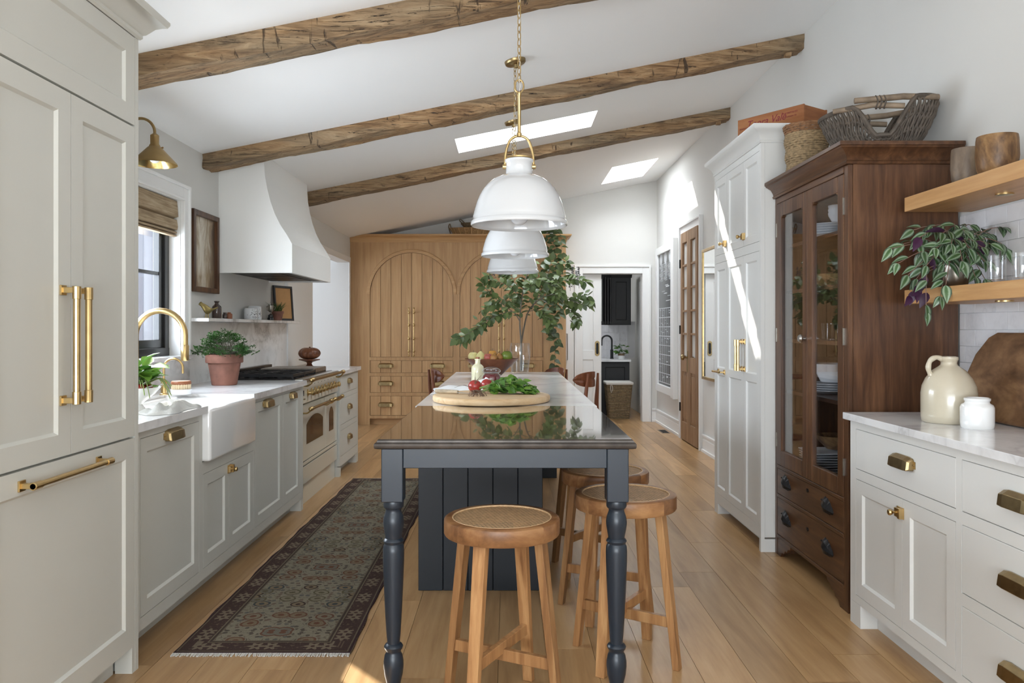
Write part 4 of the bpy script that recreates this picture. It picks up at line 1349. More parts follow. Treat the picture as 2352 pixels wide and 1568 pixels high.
q = MB().lathe([(0.035, 0), (0.038, 0.003), (0.046, 0.10), (0.043, 0.10), (0.034, 0.006), (0.001, 0.005)], 24)
place('tan_cup', mesh_of('tan_cup', q, 'creamglaze', smooth=True), (1.80, 4.16, 1.2355), 'tan ceramic cup beside the tumblers in the hutch', 'cup')
q = MB().lathe([(0.05, 0), (0.055, 0.004), (0.12, 0.06), (0.125, 0.075), (0.12, 0.075), (0.05, 0.012), (0.001, 0.010)], 30)
place('amber_bowl', mesh_of('amber_bowl', q, 'mango', smooth=True), (1.77, 4.35, 1.5155), 'amber brown bowl on the hutch shelf under the large plates', 'bowl')
# ------------------------------------------------------------------ tall cream pantry cabinet beyond the hutch
TX, TY0, TY1 = 1.465, 4.622, 5.66
P = planeX(TX, -1)
t = thing('tall_pantry', 'tall cream pantry cabinet with stacked panelled doors beyond the hutch', 'cabinet', (1.76, 5.14, 0))
y1_, y2_, y3_, y4_ = 4.650, 4.965, 5.345, 5.635
hl = [(y1_, y4_, 0.10, 1.752), (y1_, y4_, 1.806, 2.30)]
b = MB().box(TX + 0.0226, XRc, TY0, TY1, 0.085, 2.39)
b.merge(face_frame(P, (TY0, TY1), (0.075, 2.39), [(y1_, y4_, 0.145, 1.752), (y1_, y4_, 1.806, 2.335)]))
obj('carcass', b, 'offwhite', t)
obj('toe_kick', MB().box(TX + 0.086, XRc, TY0, TY1, 0, 0.0845), 'offwhite', t)
obj('foot', MB().box(TX, XRc, TY0, TY0 + 0.03, 0, 0.0745), 'offwhite', t)
obj('foot', MB().box(TX, TX + 0.085, TY1 - 0.09, TY1, 0, 0.075), 'offwhite', t)
def two_panel(a0, a1, z0, z1, zm):
    q = MB()
    fw = 0.048
    q.merge(shaker(P, a0, a1, zm, z1, fw, fb=fw / 2))
    q.merge(shaker(P, a0, a1, z0, zm, fw, ft=fw / 2))
    return q
lo = []
for a0, a1 in ((y1_, y2_), (y2_, y3_), (y3_, y4_)):
    d = obj('lower_door', two_panel(a0 + G / 2, a1 - G / 2, 0.147, 1.750, 1.0), 'offwhite', t)
    lo.append(d)
    d = obj('upper_door', shaker(P, a0 + G / 2, a1 - G / 2, 1.808, 2.333, 0.048), 'offwhite', t)
    if a0 == y1_:
        inst('latch', LATCH, d, (TX, a1 - 0.01, 1.868), PI)
    if a0 == y3_:
        inst('latch', LATCH, d, (TX, a0 + 0.03, 1.868), PI)
bar_handle('handle', (TX, y2_ - 0.028, 1.045), (TX, y2_ - 0.028, 1.215), (-0.042, 0, 0), 0.008, lo[0])
bar_handle('handle', (TX, y2_ + 0.030, 1.045), (TX, y2_ + 0.030, 1.215), (-0.042, 0, 0), 0.008, lo[1])
bar_handle('handle', (TX, y3_ + 0.05, 1.00), (TX, y3_ + 0.20, 1.00), (-0.042, 0, 0), 0.006, lo[2])
cpp = [(-0.03, 2.375), (0.006, 2.375), (0.010, 2.386), (0.006, 2.390), (0.010, 2.400), (0.020, 2.420), (0.036, 2.438), (0.052, 2.447), (0.056, 2.452), (0.060, 2.466), (0.060, 2.474), (-0.03, 2.474)]
obj('cornice', cornice(cpp, TX, -1, TY0, TY1, True, True, XRc), 'offwhite', t, smooth=True, angle=30)
obj('cornice_top', MB().box(TX - 0.058, XRc, TY0 - 0.058, TY1 + 0.058, 2.470, 2.4745), 'offwhite', t)

# ------------------------------------------------------------------ mirror and wall calendar
t = thing('wall_mirror', 'large brass framed mirror on the wall beside the pine doors', 'mirror', (2.02, 7.6, 0.77))
obj('mirror_glass', MB().box(2.022, 2.03, 6.96, 8.28, 0.79, 2.09), 'mirror', t)
q = MB()
for a0, a1, z0, z1 in ((8.27, 8.30, 0.77, 2.11), (6.94, 6.97, 0.77, 2.11), (6.94, 8.30, 0.77, 0.80), (6.94, 8.30, 2.08, 2.11)):
    q.box(2.012, XR - 0.012, a0, a1, z0, z1)
obj('frame', q, 'brass', t, bevel=0.003)

t = thing('wall_calendar', 'tall dark glass wall calendar with chalk grid in a white frame', 'calendar', (XR, 10.3, 0.45))
cy0, cy1, cz0, cz1 = 9.68, 10.93, 0.45, 2.38
q = MB()
for a0, a1, z0, z1 in ((cy0, cy0 + 0.24, cz0 - 0.02, cz1 + 0.02), (cy1 - 0.13, cy1, cz0, cz1), (cy0, cy1, cz0, cz0 + 0.10), (cy0, cy1, cz1 - 0.10, cz1)):
    q.box(XR - 0.045, XR, a0, a1, z0, z1)
q.box(XR - 0.06, XR, cy0, cy0 + 0.05, cz0 - 0.02, cz1 + 0.02)
obj('frame', q, 'trim', t, bevel=0.006, seg=2)
bd = obj('board', MB().box(XR - 0.02, XR, cy0 + 0.2, cy1 - 0.1, cz0 + 0.08, cz1 - 0.08), 'slate', t)
by0, by1 = cy0 + 0.245, cy1 - 0.135
q = MB()
zz = 0.60
rows = [0.58 + 0.122 * i for i in range(9)]
for z in rows:
    q.box(XR - 0.0215, XR - 0.02, by0, by1, z, z + 0.008)
for k in range(8):
    yy = by0 + (by1 - by0) * k / 7
    q.box(XR - 0.0212, XR - 0.02, yy - 0.003, yy + 0.003, rows[0], rows[-1])
obj('chalk_grid', q, 'chalk', bd)
q = MB()
rr = random.Random(5)
for i in range(46):
    z = rr.choice(rows[:-1]) + rr.uniform(0.02, 0.1)
    ya = rr.uniform(by0, by1 - 0.12)
    q.box(XR - 0.0212, XR - 0.02, ya, ya + rr.uniform(0.04, 0.12), z, z + 0.006)
for i in range(16):
    for j in range(3):
        z = 1.92 + i * 0.0145
        ya = by0 + 0.03 + j * 0.28
        q.box(XR - 0.0212, XR - 0.02, ya, ya + rr.uniform(0.12, 0.24), z, z + 0.005)
for i in range(8):
    ya = rr.uniform(by0, by1 - 0.3)
    z = rr.uniform(1.62, 1.86)
    q.box(XR - 0.0212, XR - 0.02, ya, ya + rr.uniform(0.1, 0.3), z, z + 0.006)
obj('chalk_writing', q, 'chalk', bd, kind='stuff')
for j in range(3):
    yy = by0 + 0.12 + j * 0.30
    obj('white_disc', MB().lathe([(0.085, 0), (0.085, 0.002)], 24).xf(Matrix.Translation((XR - 0.02, yy, 2.215)) @ Euler((0, -PI / 2, 0)).to_matrix().to_4x4()), 'chalk', bd)

# ------------------------------------------------------------------ arched oak cabinet on the far wall
OY = 10.70
G0, G = G, 0.0045
P = planeY(OY)
t = thing('oak_cabinet', 'wide oak cabinet wall with two arched plank doors bays and drawers', 'cabinet', (-0.69, 10.88, 0))
AX = [(-1.863, -0.741), (-0.657, 0.465)]
OX0, OX1 = -2.128, 0.765
DRW = [(0.697, 0.865), (0.432, 0.654), (0.125, 0.389)]
ZD, ZS = 0.908, 1.752
# face frame with the arched openings
holes = []
for x0, x1 in AX:
    holes.append((x0, x1, ZD, 2.36))
    for z0, z1 in DRW:
        holes.append((x0, x1, z0, z1))
    holes.append((x0, x1, -0.1, 0.085))
fr = face_frame(P, (OX0, OX1), (0.0, 2.46), holes)
NA = 28
for x0, x1 in AX:
    cx, r = (x0 + x1) / 2, (x1 - x0) / 2
    pts = [(cx - r * math.cos(PI * i / NA), ZS + r * math.sin(PI * i / NA)) for i in range(NA + 1)]
    for i in range(NA):
        (xa, za), (xb, zb) = pts[i], pts[i + 1]
        fr.prism([(xa, za), (xb, zb), (xb, 2.36), (xa, 2.36)], 'y', OY, OY + 0.022)
obj('face_frame', fr, 'oak', t)
obj('carcass', MB().box(OX0, OX1, OY + 0.03, YB - 0.005, 0.08, 2.449), 'oak', t)
obj('side_panel', MB().box(OX1 + 0.0005, OX1 + 0.006, OY, YB - 0.004, 0.0, 2.449), 'oak', t)
obj('toe_board', MB().box(OX0 + 0.02, OX1 - 0.02, OY + 0.06, OY + 0.075, 0.0, 0.09), 'oakh', t)
cpo = [(-0.02, 2.45), (0.008, 2.45), (0.012, 2.458), (0.014, 2.475), (0.030, 2.505), (0.055, 2.525), (0.072, 2.53), (0.078, 2.538), (0.078, 2.555), (-0.02, 2.555)]
rings = [[(OX0, OY - p, z) for p, z in cpo], [(OX1 + p, OY - p, z) for p, z in cpo], [(OX1 + p, YB - 0.002, z) for p, z in cpo]]
obj('cornice', MB().loft(rings), 'oakh', t, smooth=True, angle=28)
obj('top_board', MB().box(OX0, OX1 + 0.05, OY - 0.05, YB - 0.002, 2.545, 2.556), 'oakh', t)
for x0, x1 in AX:
    cx, r = (x0 + x1) / 2, (x1 - x0) / 2
    q = MB()
    ro = r + 0.047
    rings = []
    for i in range(NA + 1):
        a = PI * i / NA
        c_, s_ = -math.cos(a), math.sin(a)
        def pt(rad, d):
            return (cx + rad * c_, OY - d, ZS + rad * s_)
        rings.append([pt(r, -0.004), pt(r, 0.010), pt(r + 0.018, 0.014), pt(ro - 0.008, 0.012), pt(ro, 0.0), pt(ro, -0.004)])
    q.loft(rings)
    obj('arch_trim', q, 'oakh', t, smooth=True, angle=30)
    # doors of four planks each
    n = 8
    for side in (0, 1):
        h = MB()
        door = bpy.data.objects.new('door', None)
        door.empty_display_size = 0.05
        COL.objects.link(door)
        door.parent = t
        door.location = Vector((cx, OY, ZD)) - worldloc(t)
        for k in range(4):
            kk = side * 4 + k
            xa = x0 + G + (x1 - x0 - 2 * G) * kk / n + 0.003
            xb = x0 + G + (x1 - x0 - 2 * G) * (kk + 1) / n - 0.003
            rr_ = r - G
            pts = [(xa, ZD + G), (xb, ZD + G)]
            for i in range(7):
                xx = xb + (xa - xb) * i / 6
                pts.append((xx, ZS + math.sqrt(max(rr_ * rr_ - (xx - cx) ** 2, 0.0))))
            obj('plank', MB().prism(pts, 'y', OY + 0.001, OY + 0.022), 'oak', door)
        hx = cx - 0.034 if side == 0 else cx + 0.034
        q = MB().tube([(hx, OY - 0.04, 0.945), (hx, OY - 0.04, 1.555)], 0.0065, 10)
        for zz in (0.93, 1.565):
            q.sphere((hx, OY - 0.04, zz), 0.012, nu=10, nv=8)
        for zz in (0.99, 1.16, 1.34, 1.51):
            q.lathe([(0.006, -0.022), (0.012, -0.012), (0.0125, 0.0), (0.012, 0.012), (0.006, 0.022)], 10, (hx, OY - 0.04, zz))
            q.tube([(hx, OY, zz), (hx, OY - 0.04, zz)], 0.005, 8)
            q.box(hx - 0.010, hx + 0.010, OY - 0.003, OY, zz - 0.014, zz + 0.014)
        obj('handle', q, 'brass', door, smooth=True)
    for z0, z1 in DRW:
        dw = bpy.data.objects.new('drawer', None)
        dw.empty_display_size = 0.05
        COL.objects.link(dw)
        dw.parent = t
        dw.location = Vector((cx, OY, z0)) - worldloc(t)
        for kk in range(8):
            xa = x0 + G + (x1 - x0 - 2 * G) * kk / 8 + 0.003
            xb = x0 + G + (x1 - x0 - 2 * G) * (kk + 1) / 8 - 0.003
            obj('plank', MB().box(xa, xb, OY + 0.001, OY + 0.022, z0 + G, z1 - G), 'oak', dw)
        for f in (0.19, 0.81):
            inst('cup_pull', PULLX, dw, (x0 + (x1 - x0) * f, OY, (z0 + z1) / 2 + 0.012), -PI / 2)

G = G0
# ------------------------------------------------------------------ laundry room seen through the sliding door
t = thing('laundry_counter', 'black laundry base cabinet with white counter behind the sliding door', 'cabinet', (1.3, 12.1, 0))
obj('carcass', MB().box(0.68, 1.80, 11.85, 12.45, 0.0, 0.80), 'blackmatt', t)
PQ = planeY(11.83)
obj('door', shaker(PQ, 0.95, 1.37, 0.10, 0.78, 0.06), 'blackmatt', t)
obj('door', shaker(PQ, 1.38, 1.79, 0.10, 0.78, 0.06), 'blackmatt', t)
obj('counter', MB().box(0.68, 1.815, 11.80, 12.45, 0.80, 0.83), 'marble', t)
t = thing('laundry_wall_cabinet', 'black laundry wall cabinet hung above the tiled splashback', 'cabinet', (1.55, 12.3, 1.34))
obj('carcass', MB().box(1.56, 1.86, 12.10, 12.45, 1.345, 2.12), 'blackmatt', t)
obj('door', shaker(planeY(12.08), 1.565, 1.855, 1.36, 2.06, 0.06), 'blackmatt', t)
obj('cornice', MB().prism([(12.08, 2.06), (12.05, 2.10), (12.04, 2.14), (12.12, 2.14), (12.12, 2.06)], 'x', 1.55, 1.87), 'blackmatt', t)
q = MB()
for k in range(4):
    a = Vector((1.385 + k * 0.05, 11.80 + k * 0.08, 0))
    q.box(a.x, a.x + 0.020, a.y, a.y + 0.03, 1.36, 2.06)
q.prism([(1.37, 11.78), (1.56, 12.08), (1.56, 12.14), (1.29, 11.84)], 'z', 2.03, 2.12)
q.prism([(1.37, 11.78), (1.56, 12.08), (1.56, 12.14), (1.29, 11.84)], 'z', 1.345, 1.40)
obj('glazing_bars', q, 'blackmatt', t)
obj('pane', MB().prism([(1.385, 11.83), (1.56, 12.11), (1.55, 12.115), (1.375, 11.835)], 'z', 1.40, 2.03), 'mirror', t)
sp = struct('wall_laundry_tiles', MB().box(0.68, 1.98, 12.455, 12.47, 0.83, 1.40), 'grout')
ST = mesh_of('tile', MB().box(0.0005, 0.0245, -0.008, 0.0, 0.001, 0.129), 'tile')
for r_ in range(4):
    for k in range(22):
        inst('tile', ST, sp, (1.30 + k * 0.0255, 12.455, 0.832 + 0.1325 * r_))
t = thing('laundry_tap', 'black arched tap on the laundry counter', 'tap', (1.58, 12.18, 0.83))
obj('base', MB().lathe([(0.03, 0), (0.03, 0.01), (0.024, 0.012), (0.024, 0.14)], 14, (1.58, 12.18, 0.83)), 'blackmatt', t, smooth=True)
pts = [(1.58, 12.18, 0.95), (1.58, 12.18, 1.105)] + [(1.58 - 0.078 + 0.078 * math.cos(a), 12.18, 1.105 + 0.078 * math.sin(a)) for a in [PI * i / 12 for i in range(1, 13)]] + [(1.424, 12.18, 1.03)]
obj('spout', MB().tube(pts, 0.014, 10), 'blackmatt', t, smooth=True)

t = thing('laundry_side_door', 'pale grey panelled door inside the laundry room', 'door', (1.99, 11.8, 0))
obj('door_leaf', shaker(planeX(1.985, -1), 11.30, 12.15, 0.01, 2.0, 0.11, 0.014, 0.008), 'trim', t)
obj('knob', MB().sphere((1.955, 11.38, 1.0), 0.026, nu=12, nv=8), 'pewter', t, smooth=True)

# ------------------------------------------------------------------ island
MT['bronzeedge'] = plain('bronzed_edge', (0.065, 0.055, 0.048), 0.33, 0.6, var=0.35, vscale=16)
IZ = 0.91
t = thing('kitchen_island', 'long blue-grey island table with turned legs, bronzed end and marble top', 'island', (0.0, 4.9, 0))
IX0, IX1, IYN, IYM, IYF = -0.470, 0.447, 2.776, 3.985, 7.06
# bronzed top with a stepped moulded edge
def rimring(i, z):
    return [(IX0 + i, IYN + i, z), (IX1 - i, IYN + i, z), (IX1 - i, IYM, z), (IX0 + i, IYM, z)]
q = MB().loft([rimring(0.010, IZ - 0.034), rimring(0.002, IZ - 0.031), rimring(0.0, IZ - 0.026), rimring(0.0, IZ - 0.016), rimring(0.004, IZ - 0.011), rimring(0.009, IZ - 0.010), rimring(0.010, IZ - 0.004), rimring(0.014, IZ)])
obj('moulded_edge', q, 'bronzeedge', t, smooth=True, angle=25)
obj('bronzed_top', MB().box(IX0 + 0.015, IX1 - 0.015, IYN + 0.015, IYM, IZ - 0.004, IZ + 0.0004), 'bronzetop', t)
obj('marble_top', MB().box(IX0 + 0.004, IX1 - 0.004, IYM, IYF, IZ - 0.034, IZ), 'marble', t, bevel=0.002)
# apron rails
LW = 0.0765
lx0, lx1 = IX0 + 0.022, IX1 - 0.024
ly0 = IYN + 0.024
az0, az1 = 0.806, IZ - 0.034
obj('apron', MB().box(lx0 + LW, lx1 - LW, ly0 + 0.004, ly0 + 0.026, az0, az1), 'navy', t, bevel=0.002)
obj('apron', MB().box(lx0 + 0.004, lx0 + 0.026, ly0 + LW, 3.945, az0, az1), 'navy', t, bevel=0.002)
obj('apron', MB().box(lx1 - 0.026, lx1 - 0.004, ly0 + LW, 6.90, az0, az1), 'navy', t, bevel=0.002)
legp = [(0.0353, 0.686), (0.0362, 0.680), (0.0362, 0.668), (0.034, 0.662), (0.0285, 0.657), (0.0275, 0.651), (0.029, 0.645), (0.0345, 0.630), (0.0370, 0.611), (0.0365, 0.600), (0.0335, 0.580), (0.0300, 0.562), (0.0290, 0.553), (0.0335, 0.549), (0.0365, 0.543), (0.0335, 0.537), (0.0320, 0.533), (0.0365, 0.524), (0.0380, 0.505), (0.0375, 0.47), (0.0350, 0.40), (0.0300, 0.29), (0.0250, 0.21), (0.0225, 0.185), (0.0225, 0.179), (0.030, 0.175), (0.0340, 0.168), (0.0320, 0.160), (0.0265, 0.153), (0.0260, 0.147), (0.031, 0.138), (0.0355, 0.115), (0.0360, 0.098), (0.033, 0.07), (0.027, 0.045), (0.0225, 0.02), (0.020, 0.0)]
for lx in (lx0 + LW / 2, lx1 - LW / 2):
    lyc = ly0 + LW / 2
    q = MB().box(lx - LW / 2, lx + LW / 2, lyc - LW / 2, lyc + LW / 2, 0.686, az1)
    lg = obj('leg', q, 'navy', t, bevel=0.003)
    obj('turned_shaft', MB().lathe(legp, 28, (lx, lyc, 0.0)), 'navy', lg, smooth=True, angle=35)
# cabinet body faced with vertical boards
bx0, bx1, by = -0.448, 0.170, 3.943
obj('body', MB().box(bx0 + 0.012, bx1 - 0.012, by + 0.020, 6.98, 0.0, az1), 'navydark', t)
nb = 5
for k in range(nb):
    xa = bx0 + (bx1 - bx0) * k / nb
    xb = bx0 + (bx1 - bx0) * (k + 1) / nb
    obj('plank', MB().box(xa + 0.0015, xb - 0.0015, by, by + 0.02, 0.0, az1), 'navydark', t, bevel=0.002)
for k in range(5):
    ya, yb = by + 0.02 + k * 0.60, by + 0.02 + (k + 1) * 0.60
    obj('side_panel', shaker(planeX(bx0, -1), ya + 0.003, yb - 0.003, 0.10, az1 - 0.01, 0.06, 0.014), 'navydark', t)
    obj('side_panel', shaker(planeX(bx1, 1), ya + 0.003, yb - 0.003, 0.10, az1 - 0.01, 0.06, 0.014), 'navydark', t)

obj('end_panel', MB().box(bx1 + 0.002, lx1 - 0.004, 6.90, 6.98, 0.0, az1), 'navydark', t, bevel=0.002)
# ------------------------------------------------------------------ counter stools with woven cane seats
SR, SH = 0.200, 0.650
def make_stool():
    t = thing('counter_stool', 'x', 'stool', (0, 0, 0), group='wooden stools with cane seats')
    rg = MB()
    prof = [(0.168, SH - 0.006), (0.172, SH), (0.192, SH), (0.198, SH - 0.004), (SR, SH - 0.010), (SR, SH - 0.052), (0.196, SH - 0.058), (0.150, SH - 0.058), (0.150, SH - 0.02), (0.168, SH - 0.006)]
    n = 40
    # ring of curved wooden segments
    for k in range(4):
        rings = []
        for i in range(11):
            a = 2 * PI * (k + i / 10.0) / 4 + 0.45
            rings.append([(r * math.cos(a), r * math.sin(a), z) for r, z in prof[:-1]])
        obj('seat_ring_segment', MB().loft(rings), 'stoolseat', t, smooth=True, local=True, angle=35)
    # cane: two straight directions in pairs and two diagonals
    c = MB()
    rad = 0.172
    z0 = SH - 0.006
    def strip(px_, py_, ang, half, w_, z):
        d = Vector((math.cos(ang), math.sin(ang), 0))
        nrm = Vector((-d.y, d.x, 0))
        p = Vector((px_, py_, 0))
        q_ = [p - d * half - nrm * w_, p + d * half - nrm * w_, p + d * half + nrm * w_, p - d * half + nrm * w_]
        c.add([(v.x, v.y, z) for v in q_], [(0, 1, 2, 3)])
    pit = 0.0128
    k = -int(rad / pit)
    while k * pit < rad:
        for off in (-0.0019, 0.0019):
            s = k * pit + off
            if abs(s) < rad:
                hf = math.sqrt(rad * rad - s * s)
                strip(s, 0, PI / 2, hf, 0.00125, z0)
                strip(0, s, 0, hf, 0.00125, z0 + 0.0006)
        k += 1
    pd = pit / math.sqrt(2) * 1.0
    k = -int(rad / pd)
    while k * pd < rad:
        s = k * pd + pd / 2
        if abs(s) < rad:
            hf = math.sqrt(rad * rad - s * s)
            for an in (PI / 4, -PI / 4):
                strip(-math.sin(an) * s, math.cos(an) * s, an, hf, 0.0014, z0 + 0.0012 + (0.0004 if an > 0 else 0))
        k += 1
    obj('cane_seat', c, 'cane', t, local=True, kind='stuff')
    obj('binding', MB().tube([((rad - 0.002) * math.cos(2 * PI * i / 48), (rad - 0.002) * math.sin(2 * PI * i / 48), SH - 0.002) for i in range(48)], 0.0032, 6, wrap=True), 'cane', t, smooth=True, local=True)
    legs = []
    for k in range(4):
        a = PI / 4 + k * PI / 2
        top = Vector((0.145 * math.cos(a), 0.145 * math.sin(a), SH - 0.05))
        bot = Vector((0.215 * math.cos(a), 0.215 * math.sin(a), 0.0))
        rr_ = Matrix.Rotation(a, 3, 'Z')
        def sq_(c0, s1, s2):
            return [c0 + rr_ @ Vector(v) for v in ((-s1, -s2, 0), (s1, -s2, 0), (s1, s2, 0), (-s1, s2, 0))]
        q = MB().loft([sq_(bot, 0.013, 0.0185), sq_(top, 0.015, 0.0235)])
        obj('leg', q, 'stool', t, local=True, bevel=0.002)
        legs.append((top, bot))
    for k, z in ((0, 0.20), (1, 0.175)):
        pa = [legs[k], legs[k + 2]]
        ends = []
        for top, bot in pa:
            f = z / (SH - 0.05)
            ends.append(bot + (top - bot) * f)
        obj('stretcher', MB().bar(ends[0], ends[1], 0.022, 0.040), 'stool', t, local=True, bevel=0.002)
    return t
s0 = make_stool()
s0.location = (-0.023, 2.752, 0)
s0.rotation_euler = (0, 0, R(18))
s0['label'] = 'wooden cane seat stool standing alone at the bronzed end of the island'
dup(s0, (0.462, 3.150, 0), R(12), 'wooden cane seat stool right behind the second turned table leg')
dup(s0, (0.444, 3.665, 0), R(20), 'wooden cane seat stool tucked beneath the island overhang, next one beyond it')
dup(s0, (0.430, 4.300, 0), R(8), 'wooden cane seat stool almost hidden behind the other stools under the overhang')

# ------------------------------------------------------------------ breakfast table and walnut chairs beyond the island
t = thing('breakfast_table', 'small round wooden breakfast table hidden behind the island end', 'table', (-0.135, 9.45, 0))
obj('table_top', MB().lathe([(0.32, 0.712), (0.34, 0.72), (0.34, 0.735), (0.33, 0.742)], 48, (-0.135, 9.45, 0)), 'chair', t, smooth=True, angle=30)
obj('pedestal', MB().lathe([(0.27, 0.0), (0.27, 0.02), (0.06, 0.06), (0.045, 0.2), (0.045, 0.6), (0.10, 0.712)], 28, (-0.135, 9.45, 0)), 'chair', t, smooth=True)
def make_chair():
    t = thing('dining_chair', 'x', 'chair', (0, 0, 0), group='walnut dining chairs round the breakfast table')
    # the chair faces +y, its back at -y
    q = MB()
    rings = []
    for z, s in ((0.425, 0.97), (0.432, 1.0), (0.445, 1.0), (0.452, 0.96)):
        rings.append([(0.22 * s * math.copysign(abs(math.cos(a)) ** 0.6, math.cos(a)), 0.21 * s * math.copysign(abs(math.sin(a)) ** 0.6, math.sin(a)), z) for a in [2 * PI * i / 28 for i in range(28)]])
    obj('seat', q.loft(rings), 'blackmatt', t, smooth=True, local=True, angle=40)
    # curved oval back plate
    nx_, nz_ = 14, 8
    front, back = [], []
    for i in range(nx_ + 1):
        u = -1 + 2 * i / nx_
        hw = 0.085 * math.sqrt(max(1 - abs(u) ** 2.6, 0.02))
        x_ = 0.225 * u
        y_ = -0.225 + 0.10 * u * u
        front.append([(x_, y_ + 0.006 + (0.012 if abs(j / nz_ - 0.5) < 0.01 else 0), 0.735 - hw + 2 * hw * j / nz_) for j in range(nz_ + 1)])
    rings = [[(p[0], p[1] + 0.006, p[2]) for p in col] + [(p[0], p[1] - 0.008, p[2]) for p in reversed(col)] for col in front]
    obj('backrest', MB().loft(rings), 'chair', t, smooth=True, local=True, angle=60)
    for s in (-1, 1):
        pts = spline([(s * 0.17, -0.235, 0.0), (s * 0.155, -0.215, 0.25), (s * 0.14, -0.205, 0.44), (s * 0.125, -0.222, 0.62), (s * 0.115, -0.236, 0.80)], 4)
        q = MB().tube(pts, [0.013 + 0.012 * math.sin(PI * min(1, (i / (len(pts) - 1)) * 1.05)) for i in range(len(pts))], 10)
        obj('leg', q, 'chair', t, smooth=True, local=True)
        obj('leg', MB().tube([(s * 0.19, 0.18, 0.0), (s * 0.165, 0.16, 0.44)], [0.012, 0.019], 10), 'chair', t, smooth=True, local=True)
        obj('rail', MB().bar((s * 0.15, -0.2, 0.40), (s * 0.17, 0.165, 0.40), 0.018, 0.045), 'chair', t, local=True)
    obj('rail', MB().bar((-0.17, 0.165, 0.405), (0.17, 0.165, 0.405), 0.018, 0.04), 'chair', t, local=True)
    obj('rail', MB().bar((-0.15, -0.2, 0.405), (0.15, -0.2, 0.405), 0.018, 0.04), 'chair', t, local=True)
    return t
c0 = make_chair()
def put(o, p, face):
    o.location = p
    o.rotation_euler = (0, 0, math.atan2(face[1], face[0]) - PI / 2)
put(c0, (0.735, 8.90, 0), (-0.80, 0.55))
c0['label'] = 'walnut dining chair with curved back, in front of the white sliding door'
c1 = dup(c0, (0, 0, 0), 0, 'walnut dining chair with curved back, in front of the oak drawers')
put(c1, (-0.70, 9.52, 0), (0.90, 0.25))
c2 = dup(c0, (0, 0, 0), 0, 'walnut dining chair whose round back shows above the marble beside the trailing ivy')
put(c2, (0.44, 9.62, 0), (-0.85, -0.45))

# ------------------------------------------------------------------ pendants in a row over the island
def make_pendant():
    t = thing('pendant_lamp', 'x', 'pendant lamp', (0, 0, 0), group='white dome pendants over the island')
    # z measured from the rim
    out = [(0.058, 0.210), (0.060, 0.224), (0.060, 0.268), (0.066, 0.272), (0.066, 0.280)]
    dome = [(0.209, 0.0), (0.2085, 0.008), (0.203, 0.014), (0.199, 0.018), (0.200, 0.030), (0.197, 0.042), (0.192, 0.062), (0.184, 0.090), (0.173, 0.118), (0.158, 0.146), (0.138, 0.170), (0.113, 0.190), (0.085, 0.203), (0.066, 0.209), (0.059, 0.214), (0.057, 0.228), (0.057, 0.262), (0.062, 0.266), (0.062, 0.276), (0.050, 0.280), (0.003, 0.281)]
    inn = [(0.003, 0.262), (0.052, 0.258), (0.054, 0.210), (0.080, 0.197), (0.109, 0.184), (0.133, 0.165), (0.153, 0.142), (0.168, 0.115), (0.179, 0.088), (0.187, 0.060), (0.194, 0.030), (0.198, 0.004), (0.203, -0.006), (0.209, 0.0)]
    obj('shade', MB().lathe(dome[::-1] + [(0.2095, -0.003), (0.2065, -0.0075)] + [(0.202, -0.006), (0.197, 0.004)] + inn[::-1][2:], 56, caps=False), 'shade', t, smooth=True, local=True, angle=60)
    obj('cap', MB().lathe([(0.056, 0.280), (0.056, 0.286), (0.050, 0.288), (0.004, 0.289)], 28), 'brass', t, smooth=True, local=True)
    arch = [(-0.064, 0, 0.245), (-0.064, 0, 0.30)] + [(-0.046 * math.cos(a) - 0.0, 0, 0.332 + 0.046 * math.sin(a)) for a in [PI * i / 14 for i in range(15)]] + [(0.064, 0, 0.30), (0.064, 0, 0.245)]
    ya = [(-0.062, 0, 0.250), (-0.060, 0, 0.295), (-0.054, 0, 0.325)] + [(-0.048 * math.cos(a), 0, 0.335 + 0.045 * math.sin(a)) for a in [PI * i / 14 for i in range(1, 14)]] + [(0.054, 0, 0.325), (0.060, 0, 0.295), (0.062, 0, 0.250)]
    yk = obj('yoke', MB().tube(ya, 0.0058, 10), 'brass', t, smooth=True, local=True)
    for s in (-1, 1):
        kb = MB().lathe([(0.011, 0), (0.011, 0.014), (0.007, 0.016), (0.002, 0.0165)], 14)
        kb.xf(Matrix.Translation((s * 0.056, 0, 0.247)) @ Euler((0, s * PI / 2, 0)).to_matrix().to_4x4())
        obj('pivot_screw', kb, 'brass', yk, smooth=True, local=True)
    obj('stem', MB().lathe([(0.011, 0.376), (0.011, 0.392), (0.0075, 0.396), (0.0075, 0.552), (0.010, 0.556), (0.010, 0.566), (0.004, 0.57)], 14), 'brass', t, smooth=True, local=True)
    obj('ring', MB().tube([(0.019 * math.cos(a), 0, 0.594 + 0.028 * math.sin(a)) for a in [2 * PI * i / 24 for i in range(24)]], 0.0038, 8, wrap=True), 'brass', t, smooth=True, local=True)
    obj('bulb', MB().sphere((0, 0, 0.035), 0.040, nu=18, nv=12).lathe([(0.018, 0.06), (0.018, 0.12)], 14), 'china', t, smooth=True, local=True)
    obj('lamp_holder', MB().lathe([(0.022, 0.10), (0.024, 0.19), (0.03, 0.25)], 16), 'brass', t, smooth=True, local=True)
    return t
